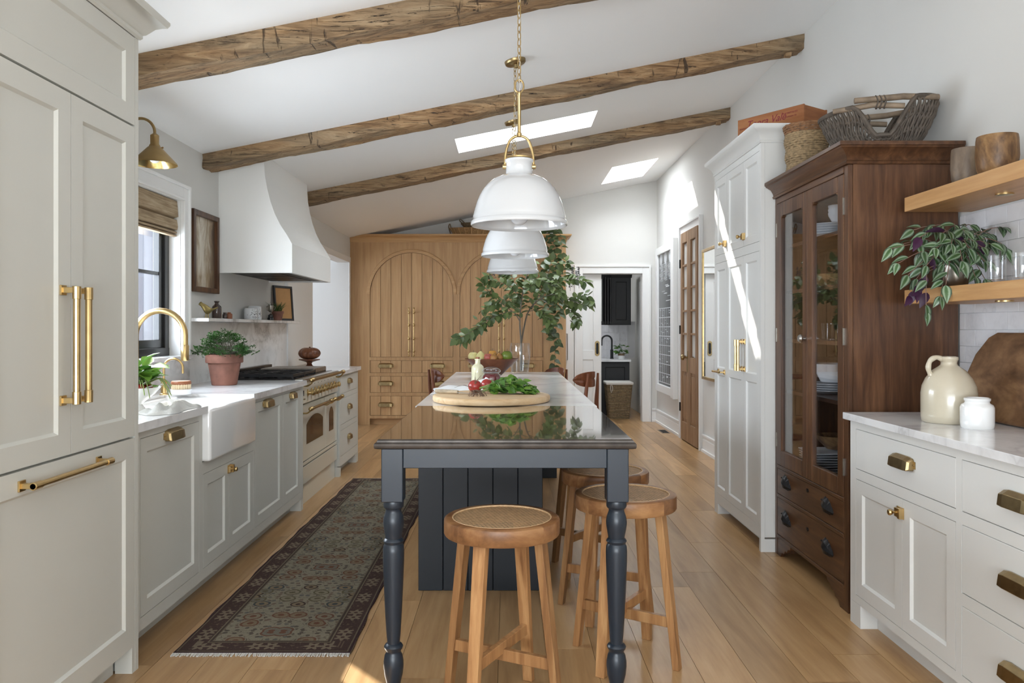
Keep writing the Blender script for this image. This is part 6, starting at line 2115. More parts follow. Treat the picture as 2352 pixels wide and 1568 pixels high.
# ------------------------------------------------------------------ things on the right counter and shelves
jb = (1.753, 3.17, RT)
t = thing('stoneware_jug', 'large cream stoneware jug with small loop handle on the marble counter', 'jug', jb)
obj('body', MB().lathe([(0.093, 0), (0.098, 0.004), (0.101, 0.03), (0.1015, 0.115), (0.097, 0.145), (0.084, 0.175), (0.062, 0.205), (0.038, 0.222), (0.031, 0.228), (0.029, 0.236), (0.031, 0.245), (0.035, 0.250), (0.034, 0.260), (0.026, 0.262), (0.022, 0.240), (0.001, 0.235)], 44, jb), 'stoneware', t, smooth=True, angle=60)
hp = spline([(jb[0] - 0.024, jb[1], RT + 0.250), (jb[0] - 0.050, jb[1], RT + 0.258), (jb[0] - 0.074, jb[1], RT + 0.245), (jb[0] - 0.082, jb[1], RT + 0.215), (jb[0] - 0.072, jb[1], RT + 0.187)], 5)
obj('handle', MB().tube(hp, [0.010 + 0.001 * math.sin(i) for i in range(len(hp))], 12), 'stoneware', t, smooth=True)
lathe_solo('white_jar', [(0.053, 0), (0.056, 0.004), (0.0575, 0.02), (0.0575, 0.078), (0.053, 0.088), (0.043, 0.094), (0.041, 0.100), (0.045, 0.104), (0.045, 0.112), (0.040, 0.114), (0.036, 0.110), (0.036, 0.02), (0.001, 0.018)], 'white', 'squat glossy white stoneware jar in front of the jug', 'jar', (1.757, 2.985, RT), 40)
# dark old bread board leaning on the tiles
q = MB()
oc = [(-0.34, 0.05), (-0.325, 0.02), (-0.28, 0.0), (0.28, 0.0), (0.325, 0.02), (0.34, 0.06), (0.345, 0.18), (0.325, 0.27), (0.27, 0.345), (0.22, 0.368), (-0.20, 0.368), (-0.26, 0.345), (-0.32, 0.27), (-0.342, 0.18)]
lean = math.atan2(0.115, 0.36)
ring0 = [(0.0, y, z) for y, z in oc]
ring1 = [(-0.022, y, z) for y, z in oc]
q.loft([ring0, ring1])
MTX = Matrix.Translation((1.928, 3.07, RT)) @ Matrix.Rotation(lean, 4, 'Y')
q.xf(MTX)
zmin = min(p[2] for p in q.v)
q.v = [(p[0], p[1], p[2] - zmin + RT + 0.0005) for p in q.v]
solo('bread_board', q, 'oldboard', 'large dark antique bread board leaning against the marble tiles', 'board', (1.92, 3.07, RT), bevel=0.006, seg=2)

cup = [(0.040, 0), (0.046, 0.004), (0.058, 0.04), (0.062, 0.085), (0.060, 0.150), (0.058, 0.165), (0.054, 0.165), (0.055, 0.09), (0.04, 0.03), (0.001, 0.02)]
lathe_solo('wooden_cup', cup, 'mangogrey', 'greyer turned wooden cup on the upper shelf nearest the hutch', 'cup', (1.90, 3.30, 1.876), 36, group='turned wooden cups')
lathe_solo('wooden_cup', [(r_ * 1.22, z) for r_, z in cup], 'mango', 'larger golden brown turned wooden cup on the upper shelf', 'cup', (1.89, 3.08, 1.876), 40, group='turned wooden cups')
GLS = mesh_of('drinking_glass', MB().lathe([(0.030, 0), (0.031, 0.003), (0.032, 0.08), (0.0315, 0.104), (0.0295, 0.104), (0.029, 0.014), (0.001, 0.012)], 28), 'glass', smooth=True)
GLAB = ['clear drinking glass closest to the striped plant on the lower shelf', 'clear drinking glass at the picture edge of the lower shelf', 'clear drinking glass standing against the tiles behind the others']
for k, (x_, y_) in enumerate(((1.83, 2.985), (1.85, 2.87), (1.94, 2.97))):
    place('drinking_glass', GLS, (x_, y_, 1.4675), GLAB[k], 'glass', 'glasses on the lower shelf')

# trailing striped plant
pc = (1.875, 3.335, 1.4675)
t = thing('striped_plant', 'trailing silver striped inch plant in a pewter pot on the lower shelf', 'potted plant', pc)
q = MB().lathe([(0.032, 0), (0.036, 0.002), (0.050, 0.03), (0.056, 0.06), (0.052, 0.085), (0.056, 0.10), (0.052, 0.10), (0.046, 0.085), (0.001, 0.08)], 40, (0, 0, 0))
for i, p in enumerate(q.v):
    a = math.atan2(p[1], p[0])
    k = 1 + 0.035 * math.sin(a * 9 + p[2] * 45)
    q.v[i] = (pc[0] + p[0] * k, pc[1] + p[1] * k, pc[2] + p[2])
obj('pot', q, 'pewter', t, smooth=True, angle=70)
rr = random.Random(31)
targets = [(2047, 570, -0.06), (2062, 605, -0.10), (2085, 632, -0.10), (2098, 528, 0.02), (2075, 560, 0.05), (2112, 545, -0.05), (2128, 610, -0.10), (2105, 640, -0.03), (2140, 520, 0.0), (2165, 535, -0.08), (2190, 520, 0.03), (2185, 560, -0.13), (2215, 530, -0.06), (2235, 520, 0.05), (2225, 570, -0.12), (2255, 540, -0.02), (2275, 560, -0.10), (2290, 545, 0.02), (2318, 522, -0.06), (2322, 570, -0.08), (2262, 600, -0.14), (2240, 635, -0.14), (2262, 640, -0.10), (2172, 655, -0.16), (2160, 680, -0.14), (2210, 600, -0.15), (2150, 570, -0.12), (2120, 580, 0.04)]
sm = MB()
top_ = Vector((pc[0], pc[1], pc[2] + 0.095))
nl = 0
def limitx(p):
    p.x = min(p.x, 2.025)
    p.y = min(p.y, 3.58)
    if p.x > 1.75 and p.z < pc[2] + 0.006 and p.z > 1.30:
        p.x = min(p.x, 1.745) if p.x < 1.80 else p.x
        p.z = max(p.z, pc[2] + 0.006) if p.x >= 1.80 else p.z
    return p
def trail(pts, mesh_a, step, size, first=0.28, purple=0.0):
    global nl
    pts = [limitx(p) for p in spline(pts, 7)]
    sm.tube(pts, 0.0016, 5)
    tot = len(pts)
    i = int(tot * first)
    s = 1
    while i < tot:
        d = (pts[min(i + 1, tot - 1)] - pts[max(i - 1, 0)]).normalized()
        side = d.cross(Vector((0, -0.6, 0.8)))
        side = side.normalized() if side.length > 0.05 else Vector((1, 0, 0))
        last = i >= tot - step
        dd = (d * (1.0 if last else 0.35) + side * s * (0.3 if last else 0.9) + Vector((0, -0.15, -0.35)) + rv(rr, 0.25))
        me = PUR if rr.random() < purple else STR
        leaf_at(t, me, pts[i], dd, Vector((0.0, -0.75, 0.75)) + rv(rr, 0.35), rr.uniform(0.85, 1.15) * size)
        nl += 1
        s = -s
        i += step
    leaf_at(t, STR, pts[-1], d * 0.7 + Vector((0, -0.1, -0.5)) + rv(rr, 0.3), Vector((0, -0.8, 0.6)) + rv(rr, 0.3), size * rr.uniform(0.7, 1.0))
for (u, v, dy) in targets:
    e = px(u, v, pc[1] + dy)
    mid_ = (top_ + e) / 2 + Vector((0, 0, 0.05 + 0.03 * rr.random()))
    if e.z < top_.z - 0.03:
        mid_.z = max(mid_.z, top_.z + 0.02)
    trail([top_ + rv(rr, 0.015), mid_, e], STR, 3, 0.066, 0.35, 0.05)
for kk in range(13):
    a = rr.uniform(0, 2 * PI)
    e = top_ + Vector((rr.uniform(0.06, 0.15) * math.cos(a), rr.uniform(0.05, 0.13) * math.sin(a) - 0.03, rr.uniform(-0.05, 0.10)))
    trail([top_ + rv(rr, 0.015), (top_ + e) / 2 + Vector((0, 0, 0.05)), e], STR, 3, 0.058, 0.4, 0.08)
# the long trailer that hangs below the shelf
e0 = top_ + Vector((-0.03, -0.02, 0.01))
trail([e0, px(2135, 615, 3.25), px(2128, 650, 3.22), px(2127, 695, 3.22), px(2128, 715, 3.22)], STR, 9, 0.066, 0.45)
for (u, v) in ((2105, 655), (2098, 668), (2118, 640), (2092, 680), (2112, 662), (2125, 632), (2130, 672)):
    leaf_at(t, PUR, px(u, v, 3.26), Vector((-0.5, -0.2, -0.8)) + rv(rr, 0.5), Vector((0, -1, 0.3)) + rv(rr, 0.3), rr.uniform(0.055, 0.075))
sm.tube(spline([e0, px(2125, 628, 3.27), px(2095, 672, 3.26)], 6), 0.0016, 5)
obj('stems', sm, 'purplestem', t)

# ------------------------------------------------------------------ baskets and crate on top of the cupboards
HT = 2.138
t = thing('seagrass_basket', 'tall round woven seagrass basket on top of the hutch', 'basket', (1.655, 4.42, HT))
for k in range(24):
    z = HT + 0.006 + k * 0.0118
    r_ = 0.100 + 0.016 * (k / 23.0) + 0.004 * math.sin(k * 0.9)
    pts = [((r_ + 0.0018 * math.sin(i * 2.9 + k)) * math.cos(2 * PI * i / 56) + 1.655, (r_ + 0.0018 * math.sin(i * 2.9 + k)) * math.sin(2 * PI * i / 56) + 4.42, z + 0.0016 * math.sin(i * 1.7 + k * 2)) for i in range(56)]
    obj('coil', MB().tube(pts, 0.0068, 6, wrap=True), 'seagrass' if k < 20 else 'seagrassrim', t, smooth=True)
obj('basket_base', MB().lathe([(0.10, 0), (0.10, 0.006), (0.001, 0.006)], 30, (1.655, 4.42, HT)), 'seagrass', t)

# willow trug
wc = Vector((1.775, 3.845, HT))
t = thing('willow_basket', 'grey willow trug basket with stick handle on top of the hutch', 'basket', tuple(wc), rz=R(-13))
A_, B_ = 0.265, 0.185
def wrim(a):
    c_ = abs(math.cos(a))
    k = max(0.0, min(1.0, (c_ - 0.14) / 0.40))
    k = k * k * (3 - 2 * k)
    return 0.055 + k * (0.150 + 0.035 * math.cos(a))
def wpt(a, f, h=None, out=0.0):
    H = wrim(a) if h is None else h
    z = H * f
    s = 0.52 + 0.48 * min(1.0, (z / 0.20)) ** 0.55
    r_ = 1.0
    return Vector(((A_ * s + out) * math.cos(a), (B_ * s + out) * math.sin(a), 0.006 + z))
NS = 104
for k in range(NS):
    a = 2 * PI * k / NS
    pts = []
    for i in range(10):
        f = i / 9
        zig = 0.011 * math.sin(f * 11 + (PI if False else 0)) 
        pts.append(wpt(a + zig * 1.6, f, None, 0.005 * math.sin(f * 16 + k * PI)))
    obj('willow_rod', MB().tube(pts, 0.0060, 5), 'willow', t, smooth=True, local=True)
rim = [wpt(2 * PI * i / 80, 1.0) for i in range(80)]
obj('rim_hoop', MB().tube(rim, 0.0115, 8, wrap=True), 'willow', t, smooth=True, local=True)
for f in (0.33, 0.66):
    obj('weaver_hoop', MB().tube([wpt(2 * PI * i / 80, f) for i in range(80)], 0.0062, 6, wrap=True), 'willow', t, smooth=True, local=True)
fl = MB()
for k in range(16):
    y = -0.085 + 0.17 * k / 15
    hx_ = 0.135 * math.sqrt(max(0.0, 1 - (y / 0.10) ** 2))
    fl.tube([(-hx_, y, 0.008), (hx_, y, 0.008)], 0.006, 5)
obj('woven_floor', fl, 'willow', t, local=True)
for s in (-1, 1):
    ya = s * B_ * 0.93
    obj('handle_stick', MB().tube([(-0.215, ya * 0.72, 0.185), (-0.05, ya, 0.195), (0.085, ya, 0.182)], [0.0125, 0.0135, 0.013], 10), 'willowstick', t, smooth=True, local=True)
    obj('handle_stick', MB().tube([(0.245, ya * 0.60, 0.232), (0.08, ya, 0.226), (-0.13, ya, 0.218)], [0.0135, 0.0145, 0.0135], 10), 'willowstick', t, smooth=True, local=True)
    q = MB()
    for xx in (-0.035, -0.018, 0.0):
        q.tube([(xx + 0.004 * math.sin(i), ya + 0.0165 * math.cos(2 * PI * i / 16), 0.206 + 0.030 * math.sin(2 * PI * i / 16)) for i in range(16)], 0.0036, 6, wrap=True)
    obj('lashing', q, 'willow', t, smooth=True, local=True)

# printed wooden crate
PT = 2.4755
CA, CB, CC = Vector((1.435, 4.985, PT)), Vector((1.708, 4.605, PT)), Vector((1.898, 4.742, PT))
ex = (CB - CA); CL = ex.length; ex.normalize()
ey = Vector((-ex.y, ex.x, 0))
if ey.dot(CC - CB) < 0:
    ey = -ey
CWd = 0.235
CH = 0.122
rz = math.atan2(ex.y, ex.x)
t = thing('wooden_crate', 'shallow reddish wooden crate with red script lettering on the pantry top', 'crate', tuple(CA), rz=rz)
sgn = 1 if (Matrix.Rotation(rz, 3, 'Z') @ Vector((0, 1, 0))).dot(ey) > 0 else -1
def cb(x0, x1, y0, y1, z0, z1):
    return MB().box(x0, x1, sgn * y0, sgn * y1, z0, z1)
fb = obj('front_board', cb(0, CL, 0, 0.012, 0.002, CH), 'crate', t, local=True, bevel=0.0015)
obj('back_board', cb(0, CL, CWd - 0.012, CWd, 0.002, CH), 'crate', t, local=True, bevel=0.0015)
obj('end_board', cb(CL - 0.016, CL, 0.012, CWd - 0.012, 0.002, CH - 0.004), 'crate', t, local=True, bevel=0.0015)
obj('end_board', cb(0, 0.016, 0.012, CWd - 0.012, 0.002, CH - 0.004), 'crate', t, local=True, bevel=0.0015)
obj('bottom_board', cb(0.016, CL - 0.016, 0.012, CWd - 0.012, 0.002, 0.012), 'crate', t, local=True)
def crate_text(body, size, x, z, shear):
    me = text_mesh('lettering', body, size, 'redink', shear)
    me.name = 'lettering'
    o = inst('lettering', me, fb, (x, -sgn * 0.0006, z), rot=(PI / 2, 0, 0 if sgn > 0 else PI), local=True)
    o['kind'] = 'stuff'
    return o
crate_text('Toora Vale', 0.062, CL * 0.44, 0.076, 0.35)
crate_text('PORTIREY & CO', 0.0145, CL * 0.80, 0.090, 0.15)
crate_text('AUSTRALIA LTD', 0.0110, CL * 0.81, 0.068, 0.15)
crate_text('PRODUCE OF', 0.0105, CL * 0.10, 0.060, 0.0)

# baskets on the oak cabinet
OT = 2.556
t = thing('shallow_basket', 'wide shallow tan split wood basket on top of the oak cabinet', 'basket', (-0.50, 10.87, OT))
q = MB().lathe([(0.20, 0), (0.21, 0.004), (0.265, 0.10), (0.272, 0.105), (0.258, 0.105), (0.20, 0.012), (0.001, 0.010)], 40, (-0.50, 10.87, OT), sy=0.45, sx=1.15)
obj('woven_body', q, 'wicker', t, smooth=True)
for k in range(20):
    a = 2 * PI * k / 20
    c_, s_ = math.cos(a), math.sin(a)
    obj('stake', MB().bar((-0.50 + 0.213 * 1.15 * c_, 10.87 + 0.213 * 0.45 * s_, OT + 0.002), (-0.50 + 0.270 * 1.15 * c_, 10.87 + 0.270 * 0.45 * s_, OT + 0.104), 0.014, 0.004, up=(c_, s_, 0)), 'oakh', t)
obj('loop_handle', MB().tube(spline([(-0.79, 10.85, OT + 0.03), (-0.815, 10.85, OT + 0.12), (-0.80, 10.85, OT + 0.16), (-0.785, 10.85, OT + 0.11)], 5), 0.007, 8), 'wickerdark', t, smooth=True)
t = thing('twisted_basket', 'dark round twisted grass basket nested in the tan basket on the oak cabinet', 'basket', (-0.42, 10.87, OT + 0.06))
for k in range(8):
    z = OT + 0.068 + k * 0.014
    r_ = 0.14 + 0.012 * k
    obj('coil', MB().tube([(-0.42 + r_ * math.cos(2 * PI * i / 40), 10.87 + r_ * 0.45 * math.sin(2 * PI * i / 40), z) for i in range(40)], 0.009, 6, wrap=True), 'wickerdark', t, smooth=True)
for s in (-1, 1):
    obj('loop_handle', MB().tube(spline([(-0.42 + s * 0.20, 10.87, OT + 0.165), (-0.42 + s * 0.245, 10.87, OT + 0.205), (-0.42 + s * 0.235, 10.87, OT + 0.225), (-0.42 + s * 0.17, 10.87, OT + 0.17)], 5), 0.006, 8), 'wickerdark', t, smooth=True)

# trailing ivy on the oak cabinet
pc = (0.55, 10.86, OT)
t = thing('trailing_ivy', 'long trailing green vine hanging down the end of the oak cabinet', 'potted plant', pc)
obj('pot', MB().lathe([(0.07, 0), (0.09, 0.10), (0.095, 0.10), (0.095, 0.12), (0.085, 0.12), (0.001, 0.10)], 24, pc), 'stonejar', t, smooth=True)
rr = random.Random(14)
sm = MB()
def ivy_strand(pts, step, size):
    pts = spline(pts, 10)
    sm.tube(pts, 0.0022, 5)
    for i in range(3, len(pts), step):
        d = (pts[min(i + 1, len(pts) - 1)] - pts[i - 1]).normalized()
        s = 1 if (i // step) % 2 else -1
        dd = d * 0.4 + Vector((s * rr.uniform(0.5, 1.1), -0.35, rr.uniform(-0.5, 0.25))) + rv(rr, 0.2)
        leaf_at(t, IVY, pts[i] + Vector((0, -0.012, 0)), dd, Vector((0, -0.95, 0.45)) + rv(rr, 0.45), rr.uniform(0.8, 1.25) * size)
def ivp(u, v, y=10.56):
    return px(u, v, y)
tp = Vector((0.55, 10.80, OT + 0.12))
ivy_strand([tp, ivp(1270, 532, 10.66), ivp(1272, 560), ivp(1278, 610), ivp(1270, 660), ivp(1280, 700), ivp(1268, 750), ivp(1275, 800), ivp(1272, 846)], 2, 0.095)
ivy_strand([tp, ivp(1285, 535, 10.66), ivp(1290, 570), ivp(1285, 620), ivp(1292, 655), ivp(1284, 690), ivp(1290, 725)], 2, 0.095)
ivy_strand([tp, ivp(1255, 535, 10.66), ivp(1258, 580), ivp(1250, 625), ivp(1258, 680), ivp(1262, 720), ivp(1258, 770)], 2, 0.095)
ivy_strand([tp, ivp(1265, 540, 10.64), ivp(1282, 590), ivp(1266, 640), ivp(1288, 700), ivp(1276, 760), ivp(1284, 790)], 2, 0.09)
for k in range(26):
    leaf_at(t, IVY, tp + Vector((rr.uniform(-0.13, 0.15), rr.uniform(-0.14, 0.02), rr.uniform(-0.02, 0.10))), rv(rr, 1.0) + Vector((0, -0.4, 0.1)), Vector((0, -0.7, 0.7)) + rv(rr, 0.4), rr.uniform(0.08, 0.12))
obj('vines', sm, 'stem', t)

# ------------------------------------------------------------------ things on the island
# vase of leafy branches
vc = (0.097, 6.80, IZ)
t = thing('glass_vase', 'clear glass cylinder vase of water on the far end of the island', 'vase', vc)
obj('glass_wall', MB().lathe([(0.070, 0), (0.074, 0.003), (0.080, 0.06), (0.088, 0.14), (0.090, 0.19), (0.084, 0.245), (0.080, 0.262), (0.077, 0.262), (0.081, 0.243), (0.086, 0.19), (0.084, 0.14), (0.076, 0.06), (0.069, 0.016), (0.001, 0.014)], 48, vc), 'glass', t, smooth=True)
obj('water', MB().lathe([(0.0675, 0.017), (0.0745, 0.06), (0.0815, 0.118), (0.001, 0.118)], 40, vc), 'water', t, smooth=True)
t = thing('leafy_branches', 'spreading leafy green branches arranged in the glass vase', 'branches', (vc[0], vc[1], IZ + 0.02))
rr = random.Random(77)
sm = MB()
Yv = 6.80
def V(u, v, dy=0.0):
    return px(u, v, Yv + dy)
base_ = Vector((vc[0] + 0.01, vc[1], IZ + 0.03))
forkA = V(1194, 738)
branches = [
    ([base_, V(1197, 790), forkA, V(1198, 690, 0.02), V(1206, 645, 0.05), V(1222, 600, 0.1)], 0.0105, 0.45),
    ([V(1197, 790), V(1204, 750, 0.04), V(1214, 715, 0.08), V(1236, 690, 0.14), V(1272, 676, 0.16), V(1312, 690, 0.12), V(1348, 702, 0.08)], 0.0085, 0.42),
    ([forkA, V(1178, 716, -0.03), V(1148, 722, -0.08), V(1115, 740, -0.12), V(1082, 762, -0.16), V(1052, 778, -0.2)], 0.0045, 0.25),
    ([V(1160, 718, -0.05), V(1130, 728, -0.06), V(1098, 752, -0.02), V(1066, 782, 0.0)], 0.0032, 0.15),
    ([V(1178, 716, -0.03), V(1150, 695, -0.1), V(1124, 672, -0.14), V(1106, 648, -0.16)], 0.0034, 0.2),
    ([V(1198, 690, 0.02), V(1178, 665, -0.05), V(1150, 648, -0.1), V(1116, 640, -0.15)], 0.0034, 0.2),
    ([V(1150, 700, -0.08), V(1130, 700, 0.0), V(1108, 712, 0.08)], 0.0026, 0.2),
    ([V(1198, 690, 0.02), V(1180, 640, 0.1), V(1150, 620, 0.14)], 0.003, 0.25),
    ([V(1222, 708, 0.1), V(1242, 668, 0.05), V(1258, 632, 0.0), V(1266, 598, -0.04)], 0.0036, 0.2),
    ([V(1236, 690, 0.14), V(1272, 655, 0.1), V(1312, 640, 0.05), V(1346, 648, 0.0)], 0.0034, 0.2),
    ([V(1272, 676, 0.16), V(1300, 702, 0.1), V(1322, 728, 0.05), V(1326, 742, 0.02)], 0.0028, 0.25),
    ([V(1206, 645, 0.05), V(1232, 640, -0.06), V(1262, 652, -0.12), V(1288, 672, -0.16)], 0.003, 0.15),
    ([V(1214, 715, 0.08), V(1236, 712, -0.05), V(1256, 724, -0.1), V(1266, 742, -0.12)], 0.0026, 0.3),
    ([V(1312, 690, 0.12), V(1338, 678, 0.2), V(1356, 690, 0.22)], 0.0026, 0.2),
    ([V(1242, 668, 0.05), V(1225, 655, -0.1), V(1214, 660, -0.16)], 0.0026, 0.2),
    ([V(1198, 700, 0.02), V(1182, 695, 0.12), V(1160, 688, 0.18)], 0.0026, 0.3),
    ([V(1272, 655, 0.1), V(1292, 625, 0.12), V(1300, 600, 0.12)], 0.0026, 0.2),
]
nlf = 0
for pts, rad, first in branches:
    p = spline(pts, 8)
    sm.tube(p, [rad * (1 - 0.65 * i / (len(p) - 1)) for i in range(len(p))], 6)
    L = sum((p[i + 1] - p[i]).length for i in range(len(p) - 1))
    n = max(3, int(L * (1 - first) / 0.0188))
    for k in range(n + 1):
        f = first + (1 - first) * k / n
        i = min(int(f * (len(p) - 1)), len(p) - 2)
        q_ = p[i].lerp(p[i + 1], f * (len(p) - 1) - i)
        d = (p[i + 1] - p[i]).normalized()
        s = 1 if k % 2 else -1
        side = d.cross(Vector((0, -1, 0.35)))
        side = side.normalized() if side.length > 0.05 else Vector((0, 0, 1))
        dd = d * 0.6 + side * s * rr.uniform(0.5, 1.0) + Vector((0, rr.uniform(-0.7, 0.4), -0.22)) + rv(rr, 0.25)
        if k == n:
            dd = d + Vector((0, 0, -0.2))
        leaf_at(t, LEAF, q_, dd, Vector((0, -0.55, 0.85)) + rv(rr, 0.55), rr.uniform(0.055, 0.092))
        nlf += 1
obj('twigs', sm, 'stem', t)
# the smaller leaves deeper inside the spray
q = MB()
for pts, rad, first in branches:
    p = spline(pts, 8)
    for k in range(int(len(p) * 0.55)):
        f = rr.uniform(first, 1.0)
        c_ = p[min(int(f * (len(p) - 1)), len(p) - 1)] + Vector((rr.uniform(-0.05, 0.05), rr.uniform(-0.02, 0.10), rr.uniform(-0.045, 0.045)))
        d = (rv(rr, 1.0) + Vector((0, -0.2, -0.2))).normalized()
        x_ = d.cross(Vector((0, -0.5, 0.9)) + rv(rr, 0.5)).normalized()
        L = rr.uniform(0.045, 0.075)
        q.add([c_, c_ + d * L * 0.35 + x_ * L * 0.30, c_ + d * L * 0.7 + x_ * L * 0.24, c_ + d * L, c_ + d * L * 0.7 - x_ * L * 0.24, c_ + d * L * 0.35 - x_ * L * 0.30], [(0, 1, 2, 3), (0, 3, 4, 5)])
obj('inner_leaves', q, 'leaf', t, kind='stuff')
# dark seed spikes
for (u, v0, v1) in ((1316, 660, 612), (1324, 655, 620), (1330, 662, 612), (1310, 668, 632), (1135, 640, 622), (1150, 636, 615), (1128, 642, 630), (1165, 634, 618)):
    q = MB()
    a, b = V(u, v0, 0.1), V(u + rr.uniform(-3, 3), v1, 0.1)
    q.tube([a, b], 0.0018, 5)
    n = max(4, int((v0 - v1) / 3.2))
    for k in range(n):
        c_ = a.lerp(b, 0.25 + 0.75 * k / n)
        for s in (-1, 1):
            q.sphere((c_.x + s * rr.uniform(0.006, 0.016) * (1.15 - k / n), c_.y + rr.uniform(-0.01, 0.01), c_.z + rr.uniform(-0.004, 0.004)), 0.0055, 0.004, 0.0042, 6, 4)
    obj('seed_spike', q, 'ink', t)

# fruit bowl
bc = (-0.128, 6.15, IZ)
t = thing('fruit_bowl', 'dark wooden cone shaped fruit bowl on the island', 'bowl', bc)
obj('bowl', MB().lathe([(0.045, 0), (0.050, 0.004), (0.205, 0.150), (0.208, 0.156), (0.198, 0.156), (0.04, 0.016), (0.001, 0.014)], 44, bc), 'bowlwood', t, smooth=True, angle=50)
MT['fr_pale'] = plain('pale_yellow_fruit', (0.62, 0.55, 0.24), 0.4, var=0.12, vscale=25)
MT['fr_orange'] = plain('orange_fruit', (0.62, 0.30, 0.06), 0.4, var=0.2, vscale=18)
MT['fr_red'] = plain('peach_red', (0.42, 0.10, 0.075), 0.45, var=0.4, vscale=14)
MT['fr_green'] = plain('green_fruit', (0.16, 0.22, 0.03), 0.35, var=0.25, vscale=14)
MT['fr_brown'] = plain('ripe_pear', (0.42, 0.20, 0.06), 0.45, var=0.25, vscale=20)
sf = 1829.0 / 6.15
def fruit(name, u, v, dy, r_, mat, label, pear=False, rz_=1.0):
    c = px(u, v, bc[1] + dy)
    t_ = thing(name, label, 'fruit', (c.x, c.y, c.z - r_ * 0.9))
    q = MB().sphere((0, 0, 0), r_, r_, r_ * rz_, 22, 14)
    for i, p in enumerate(q.v):
        k = 1.0
        if pear and p[2] > 0:
            k = 1 - 0.45 * (p[2] / (r_ * rz_)) ** 1.3
        dmp = 0.18 * r_ * math.exp(-((math.hypot(p[0], p[1]) / (0.35 * r_)) ** 2)) * (1 if p[2] > 0 else -1) if not pear else 0
        q.v[i] = (c.x + p[0] * k, c.y + p[1] * k, c.z + p[2] - dmp)
    obj('flesh', q, mat, t_, smooth=True, angle=80)
    obj('stalk', MB().tube([(c.x, c.y, c.z + r_ * rz_ * (0.93 if pear else 0.78)), (c.x + 0.004, c.y - 0.002, c.z + r_ * rz_ + 0.012)], 0.0018, 6), 'stem', t_)
fruit('apple', 1087, 819, -0.02, 0.040, 'fr_pale', 'pale round yellow apple at one end of the fruit bowl')
fruit('pear', 1104, 820, -0.06, 0.038, 'fr_pale', 'greenish yellow pear lying next to the pale apple', True, 1.25)
fruit('peach', 1121, 821, -0.07, 0.034, 'fr_red', 'reddish peach in the middle of the fruit bowl')
fruit('orange', 1131, 814, 0.05, 0.036, 'fr_orange', 'yellow orange fruit on top of the bowl heap')
fruit('nectarine', 1134, 823, -0.09, 0.030, 'fr_brown', 'small golden nectarine at the front of the bowl')
fruit('plum', 1147, 820, -0.04, 0.030, 'fr_brown', 'small brownish pear beside the green mango', True, 1.1)
fruit('mango', 1164, 818, -0.02, 0.044, 'fr_green', 'large green mango leaning at the vase side of the bowl', False, 1.05)

# cream bottle and jam jar
lb = (-0.213, 5.50, IZ)
t = thing('cream_bottle', 'tall cream glazed bottle with cork in front of the fruit bowl', 'bottle', lb)
obj('body', MB().lathe([(0.042, 0), (0.044, 0.003), (0.044, 0.110), (0.041, 0.124), (0.030, 0.136), (0.020, 0.142), (0.018, 0.150), (0.018, 0.168), (0.023, 0.171), (0.023, 0.177), (0.015, 0.178)], 32, lb), 'creamglaze', t, smooth=True, angle=50)
obj('cork', MB().lathe([(0.0135, 0.172), (0.0145, 0.188), (0.012, 0.190)], 16, lb), 'woodred', t, smooth=True)
jb = (-0.115, 5.36, IZ)
t = thing('jam_jar', 'clip top glass jar of dark red preserve beside the cream bottle', 'jar', jb)
obj('glass_wall', MB().lathe([(0.062, 0), (0.066, 0.004), (0.066, 0.055), (0.060, 0.075), (0.050, 0.084), (0.050, 0.096), (0.046, 0.096), (0.046, 0.085), (0.056, 0.073), (0.062, 0.054), (0.062, 0.006), (0.001, 0.005)], 36, jb), 'glass', t, smooth=True)
obj('preserve', MB().lathe([(0.0605, 0.0065), (0.0608, 0.053), (0.054, 0.072), (0.046, 0.080), (0.001, 0.080)], 32, jb), 'jam', t, smooth=True)
obj('glass_lid', MB().lathe([(0.052, 0.098), (0.054, 0.104), (0.052, 0.114), (0.040, 0.119), (0.036, 0.124), (0.034, 0.119), (0.001, 0.116)], 32, jb), 'glass', t, smooth=True)
obj('wire_clip', MB().tube([(jb[0] + 0.053 * math.cos(2 * PI * i / 36), jb[1] + 0.053 * math.sin(2 * PI * i / 36), jb[2] + 0.090) for i in range(36)], 0.0018, 6, wrap=True).tube(spline([(jb[0] - 0.053, jb[1], IZ + 0.09), (jb[0] - 0.060, jb[1], IZ + 0.105), (jb[0] - 0.03, jb[1], IZ + 0.124), (jb[0] + 0.03, jb[1], IZ + 0.124), (jb[0] + 0.060, jb[1], IZ + 0.105), (jb[0] + 0.053, jb[1], IZ + 0.09)], 4), 0.0018, 6), 'steel', t, smooth=True)

# white cloth
def napkin(s, r_):
    x = -0.46 + 0.44 * s + 0.02 * math.sin(r_ * 5)
    y = 4.66 + 0.46 * r_ + 0.10 * s + 0.03 * math.sin(s * 6)
    ed = min(s, 1 - s, r_, 1 - r_)
    k = min(1, ed * 5)
    hump = math.exp(-((s - 0.75) / 0.25) ** 2 - ((r_ - 0.6) / 0.3) ** 2)
    z = IZ + 0.004 + k * (0.006 + 0.008 * (0.5 + 0.5 * math.sin(s * 14 + r_ * 6)) + 0.05 * hump + 0.008 * (0.5 + 0.5 * math.sin(r_ * 19 - s * 7)))
    return (x, y, z)
solo('napkin', cloth_sheet(34, 30, napkin, 0.003), 'cloth', 'white crumpled cloth lying on the marble behind the round board', 'cloth', (-0.25, 4.9, IZ), smooth=True, angle=80)

